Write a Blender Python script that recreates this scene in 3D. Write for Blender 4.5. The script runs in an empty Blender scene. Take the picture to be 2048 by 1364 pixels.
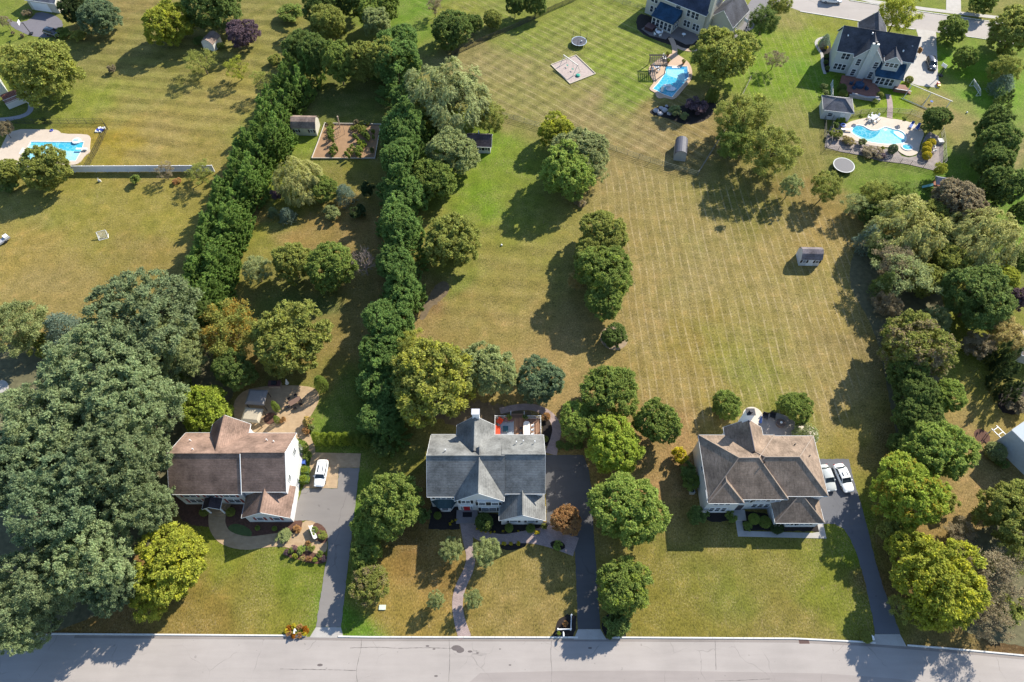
import bpy, bmesh, math, random
import numpy as np
from mathutils import Vector, Matrix
from mathutils.geometry import tessellate_polygon
R = math.radians
S = bpy.context.scene
# ---------------------------------------------------------------- camera, sky, sun, exposure
TH = R(31.5); FP = 1365.0; HC = 108.0
cam = bpy.data.cameras.new('camera'); co = bpy.data.objects.new('camera', cam); S.collection.objects.link(co)
co.location = (0, 0, HC); co.rotation_euler = (TH, 0, 0)
cam.sensor_width = 36; cam.lens = 36 * FP / 2048; cam.clip_start = 1; cam.clip_end = 3000
S.camera = co
SUN_EL = R(34.5); sun_az = Vector((0.71, 0.70, 0)).normalized()      # towards the sun
W = bpy.data.worlds.new('World'); S.world = W; W.use_nodes = True
wn = W.node_tree.nodes; wl = W.node_tree.links; wn.clear()
sky = wn.new('ShaderNodeTexSky'); sky.sky_type = 'NISHITA'; sky.sun_disc = False
sky.sun_elevation = SUN_EL; sky.sun_rotation = math.atan2(sun_az.x, sun_az.y)
sky.dust_density = .4; sky.ozone_density = 2.5; sky.altitude = 100
bg = wn.new('ShaderNodeBackground'); bg.inputs[1].default_value = 0.12
wo = wn.new('ShaderNodeOutputWorld'); wl.new(sky.outputs[0], bg.inputs[0]); wl.new(bg.outputs[0], wo.inputs[0])
sl = bpy.data.lights.new('sun', 'SUN'); sl.energy = 4.6; sl.angle = R(0.53); sl.color = (1, 0.935, 0.81)
so = bpy.data.objects.new('sun', sl); S.collection.objects.link(so); so.location = (60, 60, 90)
sd = Vector((sun_az.x * math.cos(SUN_EL), sun_az.y * math.cos(SUN_EL), math.sin(SUN_EL)))
so.rotation_euler = sd.to_track_quat('Z', 'Y').to_euler()
S.view_settings.view_transform = 'Standard'; S.view_settings.look = 'None'
S.view_settings.gamma = 1; S.view_settings.use_curve_mapping = False; S.view_settings.exposure = 1.05

# ---------------------------------------------------------------- helpers
C = S.collection
rnd = random.Random(7)
def U(px, py, h=0.0):
    """photo pixel -> point of the place at height h"""
    x = (px - 1024) / FP; v = -(py - 682) / FP
    d = (x, math.sin(TH) + v * math.cos(TH), -math.cos(TH) + v * math.sin(TH))
    t = (HC - h) / -d[2]
    return (d[0] * t, d[1] * t)
def depth(X, Y, Z): return Y * math.sin(TH) + (HC - Z) * math.cos(TH)
def lin(c):
    return tuple(((v / 255) / 12.92 if v / 255 <= .04045 else ((v / 255 + .055) / 1.055) ** 2.4) for v in c)
def tag(o, label=None, cat=None, group=None, kind=None):
    if label: o['label'] = label
    if cat: o['category'] = cat
    if group: o['group'] = group
    if kind: o['kind'] = kind
    return o
def thing(name, label, cat, loc=(0, 0, 0), rz=0, group=None, sc=None):
    o = bpy.data.objects.new(name, None); C.objects.link(o)
    o.location = loc; o.rotation_euler = (0, 0, rz); o.empty_display_size = .3
    if sc: o.scale = sc
    return tag(o, label, cat, group)
class MB:
    def __init__(s): s.v = []; s.f = []
    def add(s, vs, fs):
        n = len(s.v); s.v += [tuple(q) for q in vs]; s.f += [tuple(i + n for i in f) for f in fs]; return s
    def box(s, x0, y0, z0, x1, y1, z1, rz=0, c=None):
        vs = [(x, y, z) for z in (z0, z1) for y in (y0, y1) for x in (x0, x1)]
        if rz:
            c = c or ((x0 + x1) / 2, (y0 + y1) / 2)
            ca, sa = math.cos(rz), math.sin(rz)
            vs = [(c[0] + (x - c[0]) * ca - (y - c[1]) * sa, c[1] + (x - c[0]) * sa + (y - c[1]) * ca, z) for x, y, z in vs]
        return s.add(vs, [(0, 2, 3, 1), (4, 5, 7, 6), (0, 1, 5, 4), (2, 6, 7, 3), (0, 4, 6, 2), (1, 3, 7, 5)])
    def cbox(s, cx, cy, z0, w, d, h, rz=0):
        return s.box(cx - w / 2, cy - d / 2, z0, cx + w / 2, cy + d / 2, z0 + h, rz)
    def tube(s, p, q, r0, r1=None, n=6, cap=True):
        r1 = r0 if r1 is None else r1
        p = Vector(p); q = Vector(q); d = (q - p).normalized()
        a = d.orthogonal().normalized(); b = d.cross(a)
        vs = []
        for c, r in ((p, r0), (q, r1)):
            for k in range(n):
                t = 2 * math.pi * k / n; vs.append(c + a * (r * math.cos(t)) + b * (r * math.sin(t)))
        fs = [(k, (k + 1) % n, n + (k + 1) % n, n + k) for k in range(n)]
        if cap: fs += [tuple(range(n))[::-1], tuple(range(n, 2 * n))]
        return s.add(vs, fs)
    def lathe(s, prof, n=12, c=(0, 0, 0), sx=1, sy=1):
        vs = []; fs = []
        for r, z in prof:
            for k in range(n):
                t = 2 * math.pi * k / n; vs.append((c[0] + r * sx * math.cos(t), c[1] + r * sy * math.sin(t), c[2] + z))
        m = len(prof)
        for i in range(m - 1):
            for k in range(n):
                fs.append((i * n + k, i * n + (k + 1) % n, (i + 1) * n + (k + 1) % n, (i + 1) * n + k))
        fs += [tuple(range(n))[::-1], tuple(range((m - 1) * n, m * n))]
        return s.add(vs, fs)
    def prism(s, pts, z0, z1, top=True):
        n = len(pts)
        tri = tessellate_polygon([[Vector((p[0], p[1], 0)) for p in pts]])
        vs = [(p[0], p[1], z0) for p in pts] + [(p[0], p[1], z1) for p in pts]
        ar = sum(pts[i][0] * pts[(i + 1) % n][1] - pts[(i + 1) % n][0] * pts[i][1] for i in range(n))
        fs = []
        for t in tri:
            a, b, c = [Vector(pts[i][:2]) for i in t]
            cr = (b - a).cross(c - a)
            t = tuple(t) if cr > 0 else tuple(t)[::-1]
            fs.append(tuple(i + n for i in t))
        for i in range(n):
            j = (i + 1) % n
            fs.append((i, j, n + j, n + i) if ar > 0 else (j, i, n + i, n + j))
        return s.add(vs, fs)
    def mesh(s, name, mat=None, smooth=False):
        m = bpy.data.meshes.new(name); m.from_pydata(s.v, [], s.f)
        if mat: m.materials.append(mat)
        if smooth: m.shade_smooth()
        return m
    def build(s, name, mat, parent=None, smooth=False):
        return obj(name, s.mesh(name, mat, smooth), parent)
def obj(name, mesh, parent=None, loc=None, rz=0):
    o = bpy.data.objects.new(name, mesh); C.objects.link(o)
    if parent: o.parent = parent
    if loc: o.location = loc
    if rz: o.rotation_euler = (0, 0, rz)
    return o
def copy_tree(o, parent=None):
    c = o.copy(); C.objects.link(c)
    if parent: c.parent = parent
    for ch in o.children: copy_tree(ch, c)
    return c
def chaikin(p, it=2, closed=True):
    for _ in range(it):
        q = []
        n = len(p)
        for i in range(n if closed else n - 1):
            a, b = p[i], p[(i + 1) % n]
            q.append((a[0] * .75 + b[0] * .25, a[1] * .75 + b[1] * .25)); q.append((a[0] * .25 + b[0] * .75, a[1] * .25 + b[1] * .75))
        if not closed: q = [p[0]] + q + [p[-1]]
        p = q
    return p
def gpoly(px, h=0, smooth=0):
    p = [U(a, b, h) for a, b in px]
    return chaikin(p, smooth) if smooth else p
def ribbon(px, w, smooth=2):
    """px centre line (photo pixels), w widths in metres -> outline"""
    p = [U(*q) for q in px]
    if isinstance(w, (int, float)): w = [w] * len(p)
    p3 = [(a[0], a[1]) for a in p]
    for _ in range(smooth):
        q = [p3[0]]; ww = [w[0]]
        for i in range(len(p3) - 1):
            a, b = p3[i], p3[i + 1]
            q += [(a[0] * .75 + b[0] * .25, a[1] * .75 + b[1] * .25), (a[0] * .25 + b[0] * .75, a[1] * .25 + b[1] * .75)]
            ww += [w[i] * .75 + w[i + 1] * .25, w[i] * .25 + w[i + 1] * .75]
        q.append(p3[-1]); ww.append(w[-1]); p3 = q; w = ww
    L = []; Rr = []
    for i, a in enumerate(p3):
        b0 = Vector(p3[max(i - 1, 0)]); b1 = Vector(p3[min(i + 1, len(p3) - 1)])
        d = (b1 - b0).normalized(); n = Vector((-d.y, d.x)) * w[i] / 2
        L.append((a[0] + n.x, a[1] + n.y)); Rr.append((a[0] - n.x, a[1] - n.y))
    return L + Rr[::-1]

# ---------------------------------------------------------------- materials
def newmat(name):
    m = bpy.data.materials.new(name); m.use_nodes = True
    nt = m.node_tree; b = nt.nodes['Principled BSDF']
    return m, nt, b
def N(nt, t, **k):
    n = nt.nodes.new(t)
    for a, v in k.items(): setattr(n, a, v)
    return n
def mathn(nt, op, a, b=None, c=None):
    n = N(nt, 'ShaderNodeMath', operation=op)
    for i, x in enumerate((a, b, c)):
        if x is None: continue
        if isinstance(x, (int, float)): n.inputs[i].default_value = x
        else: nt.links.new(x, n.inputs[i])
    return n.outputs[0]
def mixc(nt, fac, a, b, bt='MIX'):
    n = N(nt, 'ShaderNodeMix', data_type='RGBA', blend_type=bt)
    for i, x in ((0, fac), (6, a), (7, b)):
        if isinstance(x, (int, float)): n.inputs[i].default_value = x
        elif isinstance(x, tuple): n.inputs[i].default_value = (*x[:3], 1)
        else: nt.links.new(x, n.inputs[i])
    return n.outputs[2]
def noise(nt, co, scale, detail=3, rough=.55, vscale=None):
    if vscale:
        mp = N(nt, 'ShaderNodeMapping'); mp.inputs['Scale'].default_value = vscale
        nt.links.new(co, mp.inputs['Vector']); co = mp.outputs[0]
    n = N(nt, 'ShaderNodeTexNoise'); n.inputs['Scale'].default_value = scale
    n.inputs['Detail'].default_value = detail; n.inputs['Roughness'].default_value = rough
    nt.links.new(co, n.inputs['Vector']); return n.outputs[0]
def ramp(nt, f, a, b):
    n = N(nt, 'ShaderNodeMapRange'); n.inputs[1].default_value = a; n.inputs[2].default_value = b
    nt.links.new(f, n.inputs[0]); return n.outputs[0]
def pos(nt, world=False):
    if world: return N(nt, 'ShaderNodeNewGeometry').outputs['Position']
    return N(nt, 'ShaderNodeTexCoord').outputs['Object']
def bump(nt, b, h, dist=.02, st=.6):
    n = N(nt, 'ShaderNodeBump'); n.inputs['Distance'].default_value = dist; n.inputs['Strength'].default_value = st
    nt.links.new(h, n.inputs['Height']); nt.links.new(n.outputs[0], b.inputs['Normal'])
MATS = {}
def M(name, col, rough=.7, var=.12, sc=2.0, spec=.3, metal=0, world=False, fine=None, bm=0):
    """plain procedural material: colour with two scales of mottling"""
    if name in MATS: return MATS[name]
    m, nt, b = newmat(name)
    p = pos(nt, world)
    n1 = noise(nt, p, sc, 5); n2 = noise(nt, p, fine or sc * 9, 2)
    f = mathn(nt, 'ADD', mathn(nt, 'MULTIPLY', n1, .65), mathn(nt, 'MULTIPLY', n2, .35))
    k = ramp(nt, f, .3, .7)
    c = mixc(nt, k, tuple(v * (1 - var) for v in col), tuple(min(1, v * (1 + var)) for v in col))
    nt.links.new(c, b.inputs['Base Color'])
    b.inputs['Roughness'].default_value = rough; b.inputs['Metallic'].default_value = metal
    b.inputs['Specular IOR Level'].default_value = spec
    if bm: bump(nt, b, n2, bm, .5)
    MATS[name] = m; return m
def roof_mat(name, col, streak=0.0, course=.15, amp=.22):
    m, nt, b = newmat(name)
    p = pos(nt)
    sx = N(nt, 'ShaderNodeSeparateXYZ'); nt.links.new(p, sx.inputs[0])
    z = mathn(nt, 'ADD', sx.outputs[2], mathn(nt, 'MULTIPLY', noise(nt, p, 1.5, 2), .03))
    fr = mathn(nt, 'FRACT', mathn(nt, 'DIVIDE', z, course))
    ln = ramp(nt, fr, 0, .35)                                        # dark butt line of each course
    n1 = noise(nt, p, .45, 4); n2 = noise(nt, p, 2.6, 4, .85, (1, 1, 1.6)); n3 = noise(nt, p, 2.2, 3, .6, (3, .35, .35))
    f = mathn(nt, 'ADD', mathn(nt, 'MULTIPLY', n1, .6), mathn(nt, 'MULTIPLY', n2, .5))
    c = mixc(nt, ramp(nt, f, .40, .70), tuple(v * .52 for v in col), tuple(min(1, v * 1.5) for v in col))
    c = mixc(nt, mathn(nt, 'MULTIPLY', mathn(nt, 'SUBTRACT', 1, ln), amp), c, tuple(v * .35 for v in col))
    if streak:
        st = mathn(nt, 'MULTIPLY', ramp(nt, n3, .5, .7), streak)
        c = mixc(nt, st, c, tuple(v * .4 for v in col))
    nt.links.new(c, b.inputs['Base Color']); b.inputs['Roughness'].default_value = .85; b.inputs['Specular IOR Level'].default_value = .2
    bump(nt, b, mathn(nt, 'ADD', mathn(nt, 'MULTIPLY', fr, .6), n2), .02, .8)
    return m
def siding_mat(name, col):
    m, nt, b = newmat(name)
    p = pos(nt); sx = N(nt, 'ShaderNodeSeparateXYZ'); nt.links.new(p, sx.inputs[0])
    fr = mathn(nt, 'FRACT', mathn(nt, 'DIVIDE', sx.outputs[2], .2))
    ln = ramp(nt, fr, 0, .2)
    n1 = noise(nt, p, .8, 4)
    c = mixc(nt, ramp(nt, n1, .3, .7), tuple(v * .94 for v in col), col)
    c = mixc(nt, ln, tuple(v * .72 for v in col), c)
    nt.links.new(c, b.inputs['Base Color']); b.inputs['Roughness'].default_value = .55
    bump(nt, b, fr, .02, .5); return m
def paver_mat(name, c1, c2, w=.3, rot=0.0, mort=(.12, .1, .09)):
    m, nt, b = newmat(name)
    p = pos(nt, True); mp = N(nt, 'ShaderNodeMapping'); mp.inputs['Rotation'].default_value = (0, 0, rot); nt.links.new(p, mp.inputs[0])
    br = N(nt, 'ShaderNodeTexBrick'); nt.links.new(mp.outputs[0], br.inputs[0])
    br.inputs['Color1'].default_value = (*c1, 1); br.inputs['Color2'].default_value = (*c2, 1); br.inputs['Mortar'].default_value = (*mort, 1)
    br.inputs['Scale'].default_value = 1; br.inputs['Brick Width'].default_value = w; br.inputs['Row Height'].default_value = w * .5; br.inputs['Mortar Size'].default_value = .012
    n1 = noise(nt, p, 1.1, 5)
    c = mixc(nt, ramp(nt, n1, .3, .75), br.outputs[0], (.5, .5, .5), 'MULTIPLY')
    c = mixc(nt, .45, br.outputs[0], c)
    nt.links.new(c, b.inputs['Base Color']); b.inputs['Roughness'].default_value = .8; b.inputs['Specular IOR Level'].default_value = .2
    return m
def asphalt_mat(name, col, crack=.5, patch=.15):
    m, nt, b = newmat(name); p = pos(nt, True)
    n1 = noise(nt, p, .12, 5, .6); n2 = noise(nt, p, 9, 3, .8); n3 = noise(nt, p, .5, 4, .6, (.25, 2, 1))
    f = mathn(nt, 'ADD', mathn(nt, 'MULTIPLY', n1, .5), mathn(nt, 'ADD', mathn(nt, 'MULTIPLY', n2, .25), mathn(nt, 'MULTIPLY', n3, .3)))
    c = mixc(nt, ramp(nt, f, .35, .72), tuple(v * (1 - patch) for v in col), tuple(v * (1 + patch) for v in col))
    if crack:
        d = N(nt, 'ShaderNodeTexNoise'); d.inputs['Scale'].default_value = .35; nt.links.new(p, d.inputs['Vector'])
        va = N(nt, 'ShaderNodeVectorMath', operation='MULTIPLY_ADD'); nt.links.new(d.outputs['Color'], va.inputs[0]); va.inputs[1].default_value = (2.2, 2.2, 0); nt.links.new(p, va.inputs[2])
        vo = N(nt, 'ShaderNodeTexVoronoi', feature='DISTANCE_TO_EDGE'); vo.inputs['Scale'].default_value = .11; nt.links.new(va.outputs[0], vo.inputs['Vector'])
        k = mathn(nt, 'LESS_THAN', vo.outputs['Distance'], .0045)
        k = mathn(nt, 'MULTIPLY', k, mathn(nt, 'MULTIPLY', ramp(nt, noise(nt, p, .3, 3), .45, .6), crack))
        c = mixc(nt, k, c, tuple(v * .35 for v in col))
        # darker drips and oil spots
        sp = mathn(nt, 'GREATER_THAN', noise(nt, p, 1.3, 2, .4), .74)
        c = mixc(nt, mathn(nt, 'MULTIPLY', sp, .35), c, tuple(v * .4 for v in col))
    nt.links.new(c, b.inputs['Base Color']); b.inputs['Roughness'].default_value = .85; b.inputs['Specular IOR Level'].default_value = .25
    bump(nt, b, n2, .01, .4)
    return m
def water_mat(name, c1, c2):
    m, nt, b = newmat(name); p = pos(nt, True)
    n1 = noise(nt, p, .25, 2); n2 = noise(nt, p, 2.5, 3, .6)
    f = mathn(nt, 'ADD', mathn(nt, 'MULTIPLY', n1, .75), mathn(nt, 'MULTIPLY', n2, .25))
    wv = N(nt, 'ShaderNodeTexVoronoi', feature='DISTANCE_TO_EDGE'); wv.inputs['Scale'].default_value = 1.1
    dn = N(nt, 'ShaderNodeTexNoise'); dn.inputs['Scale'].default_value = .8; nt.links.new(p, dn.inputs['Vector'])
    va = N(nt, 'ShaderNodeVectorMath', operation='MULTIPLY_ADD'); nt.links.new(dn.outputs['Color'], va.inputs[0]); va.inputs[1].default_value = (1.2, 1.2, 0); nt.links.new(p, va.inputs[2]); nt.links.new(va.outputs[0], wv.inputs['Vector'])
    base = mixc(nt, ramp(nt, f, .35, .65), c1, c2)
    nt.links.new(mixc(nt, mathn(nt, 'MULTIPLY', ramp(nt, wv.outputs['Distance'], .09, 0), .25), base, (.6, .85, .9)), b.inputs['Base Color'])  # caustic light lines painted into the water colour
    b.inputs['Roughness'].default_value = .06; b.inputs['Specular IOR Level'].default_value = .5; b.inputs['IOR'].default_value = 1.33
    bump(nt, b, n2, .05, .35); return m
def foliage_mat(name, second):
    """colour comes from the tree's own object colour; leaves vary by face attributes lt (leaf) and ct (clump)"""
    m, nt, b = newmat(name)
    oi = N(nt, 'ShaderNodeObjectInfo')
    lt = N(nt, 'ShaderNodeAttribute', attribute_name='lt').outputs['Fac']
    ct = N(nt, 'ShaderNodeAttribute', attribute_name='ct').outputs['Fac']
    base = oi.outputs['Color']
    sec = mixc(nt, 1.0, base, second, 'MULTIPLY') if second[0] > 1.01 else None
    if sec is None: sec = second
    g = mathn(nt, 'ADD', mathn(nt, 'MULTIPLY', ct, .7), mathn(nt, 'MULTIPLY', lt, .3))
    k = mathn(nt, 'GREATER_THAN', g, mathn(nt, 'SUBTRACT', 1.0, oi.outputs['Alpha']))
    c = mixc(nt, mathn(nt, 'MULTIPLY', k, .75), base, sec)
    br = mathn(nt, 'ADD', mathn(nt, 'MULTIPLY', lt, .62), mathn(nt, 'ADD', mathn(nt, 'MULTIPLY', ct, .42), .48))
    hs = N(nt, 'ShaderNodeHueSaturation'); nt.links.new(c, hs.inputs['Color']); nt.links.new(br, hs.inputs['Value'])
    nt.links.new(mathn(nt, 'ADD', .485, mathn(nt, 'MULTIPLY', lt, .03)), hs.inputs['Hue'])
    col = hs.outputs[0]
    nt.links.new(col, b.inputs['Base Color']); b.inputs['Roughness'].default_value = .7; b.inputs['Specular IOR Level'].default_value = .08
    tr = N(nt, 'ShaderNodeBsdfTranslucent'); nt.links.new(col, tr.inputs[0])
    mx = N(nt, 'ShaderNodeMixShader'); mx.inputs[0].default_value = .5
    nt.links.new(b.outputs[0], mx.inputs[1]); nt.links.new(tr.outputs[0], mx.inputs[2])
    nt.links.new(mx.outputs[0], nt.nodes['Material Output'].inputs[0])
    return m
FOL = foliage_mat('foliage', (1.32, 1.18, .7))
FOL_ORANGE = foliage_mat('foliage_autumn', (.34, .17, .03))
FOL_PINK = foliage_mat('foliage_seed_heads', (.30, .2, .15))
WHITE = M('white_paint', (.74, .74, .73), .5, .05)
DARKM = M('dark_metal', (.03, .03, .035), .4, .2, metal=.3)
GLASS, _nt, _b = newmat('window_glass'); _b.inputs['Base Color'].default_value = (.02, .028, .035, 1); _b.inputs['Roughness'].default_value = .08
_n = noise(_nt, pos(_nt, True), .9, 2); _nt.links.new(mixc(_nt, _n, (.01, .015, .02), (.06, .075, .09)), _b.inputs['Base Color'])
BARK = M('bark', (.12, .09, .065), .9, .35, 3)
MULCH_B = M('dark_mulch', (.022, .017, .015), .95, .45, 3, world=True, bm=.04)
MULCH_R = M('brown_mulch', (.10, .05, .035), .95, .4, 3, world=True, bm=.04)
CONC = M('pale_concrete', (.36, .335, .305), .8, .13, .8, world=True)
# ---------------------------------------------------------------- ground
def lawn_sheet():
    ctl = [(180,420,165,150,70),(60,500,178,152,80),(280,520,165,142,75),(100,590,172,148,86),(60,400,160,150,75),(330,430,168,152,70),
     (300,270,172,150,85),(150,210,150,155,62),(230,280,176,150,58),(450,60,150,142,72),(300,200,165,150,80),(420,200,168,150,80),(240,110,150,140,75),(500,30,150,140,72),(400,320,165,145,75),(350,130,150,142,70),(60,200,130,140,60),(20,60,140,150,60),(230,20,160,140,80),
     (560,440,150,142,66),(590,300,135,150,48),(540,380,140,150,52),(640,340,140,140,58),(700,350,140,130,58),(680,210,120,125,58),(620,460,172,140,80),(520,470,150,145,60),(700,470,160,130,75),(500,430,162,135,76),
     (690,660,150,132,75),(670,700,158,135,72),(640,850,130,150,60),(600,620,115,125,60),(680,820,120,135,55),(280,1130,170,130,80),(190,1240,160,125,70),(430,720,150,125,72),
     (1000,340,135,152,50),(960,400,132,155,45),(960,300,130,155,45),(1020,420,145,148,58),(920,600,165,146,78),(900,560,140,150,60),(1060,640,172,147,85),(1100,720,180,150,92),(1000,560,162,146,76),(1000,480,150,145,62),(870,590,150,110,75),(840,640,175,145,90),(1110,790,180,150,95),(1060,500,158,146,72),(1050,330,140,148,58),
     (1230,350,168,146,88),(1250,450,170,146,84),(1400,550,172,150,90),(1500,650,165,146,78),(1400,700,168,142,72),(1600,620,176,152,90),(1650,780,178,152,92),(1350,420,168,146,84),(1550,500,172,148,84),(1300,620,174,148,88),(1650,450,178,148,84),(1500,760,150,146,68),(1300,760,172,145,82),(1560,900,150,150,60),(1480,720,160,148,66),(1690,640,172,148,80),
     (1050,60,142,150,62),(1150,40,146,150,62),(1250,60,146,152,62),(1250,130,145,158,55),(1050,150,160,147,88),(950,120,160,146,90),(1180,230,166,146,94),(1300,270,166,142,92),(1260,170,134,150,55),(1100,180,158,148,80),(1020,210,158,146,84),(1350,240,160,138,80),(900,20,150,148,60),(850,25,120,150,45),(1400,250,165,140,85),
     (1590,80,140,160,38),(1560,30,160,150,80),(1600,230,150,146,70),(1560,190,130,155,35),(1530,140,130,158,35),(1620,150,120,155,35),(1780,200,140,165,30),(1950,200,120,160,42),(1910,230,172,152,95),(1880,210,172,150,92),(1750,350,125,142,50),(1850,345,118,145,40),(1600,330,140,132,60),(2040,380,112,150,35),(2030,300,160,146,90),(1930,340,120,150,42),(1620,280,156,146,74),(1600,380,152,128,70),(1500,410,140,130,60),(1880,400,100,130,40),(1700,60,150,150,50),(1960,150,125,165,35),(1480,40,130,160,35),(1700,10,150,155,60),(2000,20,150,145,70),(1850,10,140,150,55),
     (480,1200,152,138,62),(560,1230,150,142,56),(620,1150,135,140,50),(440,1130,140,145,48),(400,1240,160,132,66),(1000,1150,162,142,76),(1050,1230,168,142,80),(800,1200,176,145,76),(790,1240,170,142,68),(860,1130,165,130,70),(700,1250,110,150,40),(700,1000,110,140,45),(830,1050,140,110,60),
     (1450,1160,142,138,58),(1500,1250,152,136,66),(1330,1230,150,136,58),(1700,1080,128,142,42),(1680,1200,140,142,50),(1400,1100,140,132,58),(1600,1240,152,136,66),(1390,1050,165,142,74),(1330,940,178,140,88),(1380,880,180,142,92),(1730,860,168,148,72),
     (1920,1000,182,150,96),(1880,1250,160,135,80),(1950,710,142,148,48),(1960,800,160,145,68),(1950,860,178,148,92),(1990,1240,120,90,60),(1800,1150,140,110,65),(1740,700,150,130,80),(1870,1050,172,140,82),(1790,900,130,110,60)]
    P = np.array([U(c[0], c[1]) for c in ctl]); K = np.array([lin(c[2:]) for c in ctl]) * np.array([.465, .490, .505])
    x0, x1, y0, y1, st = -190, 190, -6, 216, .75
    nx = int((x1 - x0) / st) + 1; ny = int((y1 - y0) / st) + 1
    xs = np.linspace(x0, x1, nx); ys = np.linspace(y0, y1, ny)
    X, Y = np.meshgrid(xs, ys)
    # warp the lookup so that colour zones get uneven borders
    wx = X + 2.2 * np.sin(Y * .31 + 1.3 * np.sin(X * .17)) + 1.1 * np.sin(Y * .83 + X * .37)
    wy = Y + 2.2 * np.sin(X * .27 + 1.7 * np.sin(Y * .21)) + 1.1 * np.sin(X * .91 - Y * .33)
    num = np.zeros((ny, nx, 3)); den = np.zeros((ny, nx))
    for p, k in zip(P, K):
        w = 1.0 / ((wx - p[0]) ** 2 + (wy - p[1]) ** 2 + 9.0) ** 1.9
        num += w[..., None] * k; den += w
    col = num / den[..., None]
    # mowing pattern weights: r = along y (big field), g = diagonal (upper middle lawn), b = across (upper left lawn)
    def soft(cond_pts, fall=5):
        poly = [U(*q) for q in cond_pts]; ins = np.zeros(X.shape, bool); n = len(poly)
        for i in range(n):
            (ax, ay), (bx, by) = poly[i], poly[(i + 1) % n]
            c = ((ay > Y) != (by > Y)) & (X < (bx - ax) * (Y - ay) / (by - ay + 1e-9) + ax); ins ^= c
        w = ins.astype(float)
        for _ in range(fall): w = (w + np.roll(w, 1, 0) + np.roll(w, -1, 0) + np.roll(w, 1, 1) + np.roll(w, -1, 1)) / 5
        return w
    w1 = soft([(1215,315),(1420,370),(1700,430),(1740,640),(1700,860),(1280,860),(1250,640),(1180,420)]) + .5 * soft([(1480,0),(1640,0),(1640,400),(1440,400)]) + .1 * soft([(1300,1080),(1720,1080),(1730,1275),(1260,1275)])
    w2 = soft([(890,140),(1180,0),(1300,0),(1300,80),(1400,200),(1440,300),(1400,350),(1180,290),(1000,230)]) + .8 * soft([(820,0),(1100,0),(900,100)])
    w3 = soft([(100,0),(620,0),(560,120),(480,260),(250,340),(200,240),(180,120)]) + .6 * soft([(960,420),(1080,460),(1150,560),(1000,660),(830,640),(900,560)])
    m = bpy.data.meshes.new('lawn')
    vs = np.stack([X, Y, np.zeros_like(X)], -1).reshape(-1, 3)
    big = [(-2500, -600), (2500, -600), (2500, 2500), (-2500, 2500)]
    idx = np.arange(nx * ny).reshape(ny, nx)
    q = np.stack([idx[:-1, :-1], idx[:-1, 1:], idx[1:, 1:], idx[1:, :-1]], -1).reshape(-1, 4)
    nv = len(vs)
    vs = np.concatenate([vs, np.array([(a, b, 0) for a, b in big], float)])
    cs = [idx[0, 0], idx[0, -1], idx[-1, -1], idx[-1, 0]]
    ring = np.array([(nv, nv + 1, cs[1], cs[0]), (nv + 1, nv + 2, cs[2], cs[1]), (nv + 2, nv + 3, cs[3], cs[2]), (nv + 3, nv, cs[0], cs[3])])
    q = np.concatenate([q, ring])
    m.vertices.add(len(vs)); m.vertices.foreach_set('co', vs.ravel().astype(np.float32))
    m.loops.add(q.size); m.loops.foreach_set('vertex_index', q.ravel().astype(np.int32))
    m.polygons.add(len(q)); m.polygons.foreach_set('loop_start', np.arange(0, q.size, 4, dtype=np.int32))
    m.update(calc_edges=True); m.validate()
    def att(n, a, pad):
        A = m.color_attributes.new(n, 'FLOAT_COLOR', 'POINT')
        a = np.concatenate([a.reshape(-1, 3), np.tile(pad, (4, 1))]); a = np.concatenate([a, np.ones((len(a), 1))], 1)
        A.data.foreach_set('color', a.ravel().astype(np.float32))
    att('soil', col, col.reshape(-1, 3).mean(0)); att('mow', np.stack([w1, w2, w3], -1), np.zeros(3))
    mt, nt, b = newmat('grass')
    p = pos(nt, True)
    A = N(nt, 'ShaderNodeVertexColor', layer_name='soil').outputs[0]
    Wt = N(nt, 'ShaderNodeSeparateColor'); nt.links.new(N(nt, 'ShaderNodeVertexColor', layer_name='mow').outputs[0], Wt.inputs[0])
    sx = N(nt, 'ShaderNodeSeparateXYZ'); nt.links.new(p, sx.inputs[0]); x, y = sx.outputs[0], sx.outputs[1]
    wob = mathn(nt, 'MULTIPLY', mathn(nt, 'SUBTRACT', noise(nt, p, .045, 1), .5), 4.0)
    def stripe(dx, dy, per, ph=0):
        d = mathn(nt, 'ADD', mathn(nt, 'MULTIPLY', x, dx), mathn(nt, 'ADD', mathn(nt, 'MULTIPLY', y, dy), wob))
        return mathn(nt, 'SINE', mathn(nt, 'MULTIPLY', d, 2 * math.pi / per))
    def sharp(dx, dy, per, w):
        d = mathn(nt, 'FRACT', mathn(nt, 'DIVIDE', mathn(nt, 'ADD', mathn(nt, 'MULTIPLY', x, dx), mathn(nt, 'ADD', mathn(nt, 'MULTIPLY', y, dy), mathn(nt, 'MULTIPLY', wob, .5))), per))
        return mathn(nt, 'LESS_THAN', d, w)
    brk = ramp(nt, noise(nt, p, .35, 3), .38, .62)
    s1 = mathn(nt, 'ADD', mathn(nt, 'MULTIPLY', stripe(1, .03, 2.9), .07), mathn(nt, 'ADD', mathn(nt, 'MULTIPLY', mathn(nt, 'MULTIPLY', sharp(1, .03, 1.45, .14), brk), .10), mathn(nt, 'MULTIPLY', mathn(nt, 'MULTIPLY', sharp(-.04, 1, 1.6, .14), brk), .06)))
    s2 = mathn(nt, 'ADD', mathn(nt, 'MULTIPLY', stripe(.62, .78, 3.2), .12), mathn(nt, 'ADD', mathn(nt, 'MULTIPLY', mathn(nt, 'MULTIPLY', sharp(.62, .78, 1.6, .16), brk), .20), mathn(nt, 'MULTIPLY', stripe(-.66, .75, 3.4), .11)))
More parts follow.
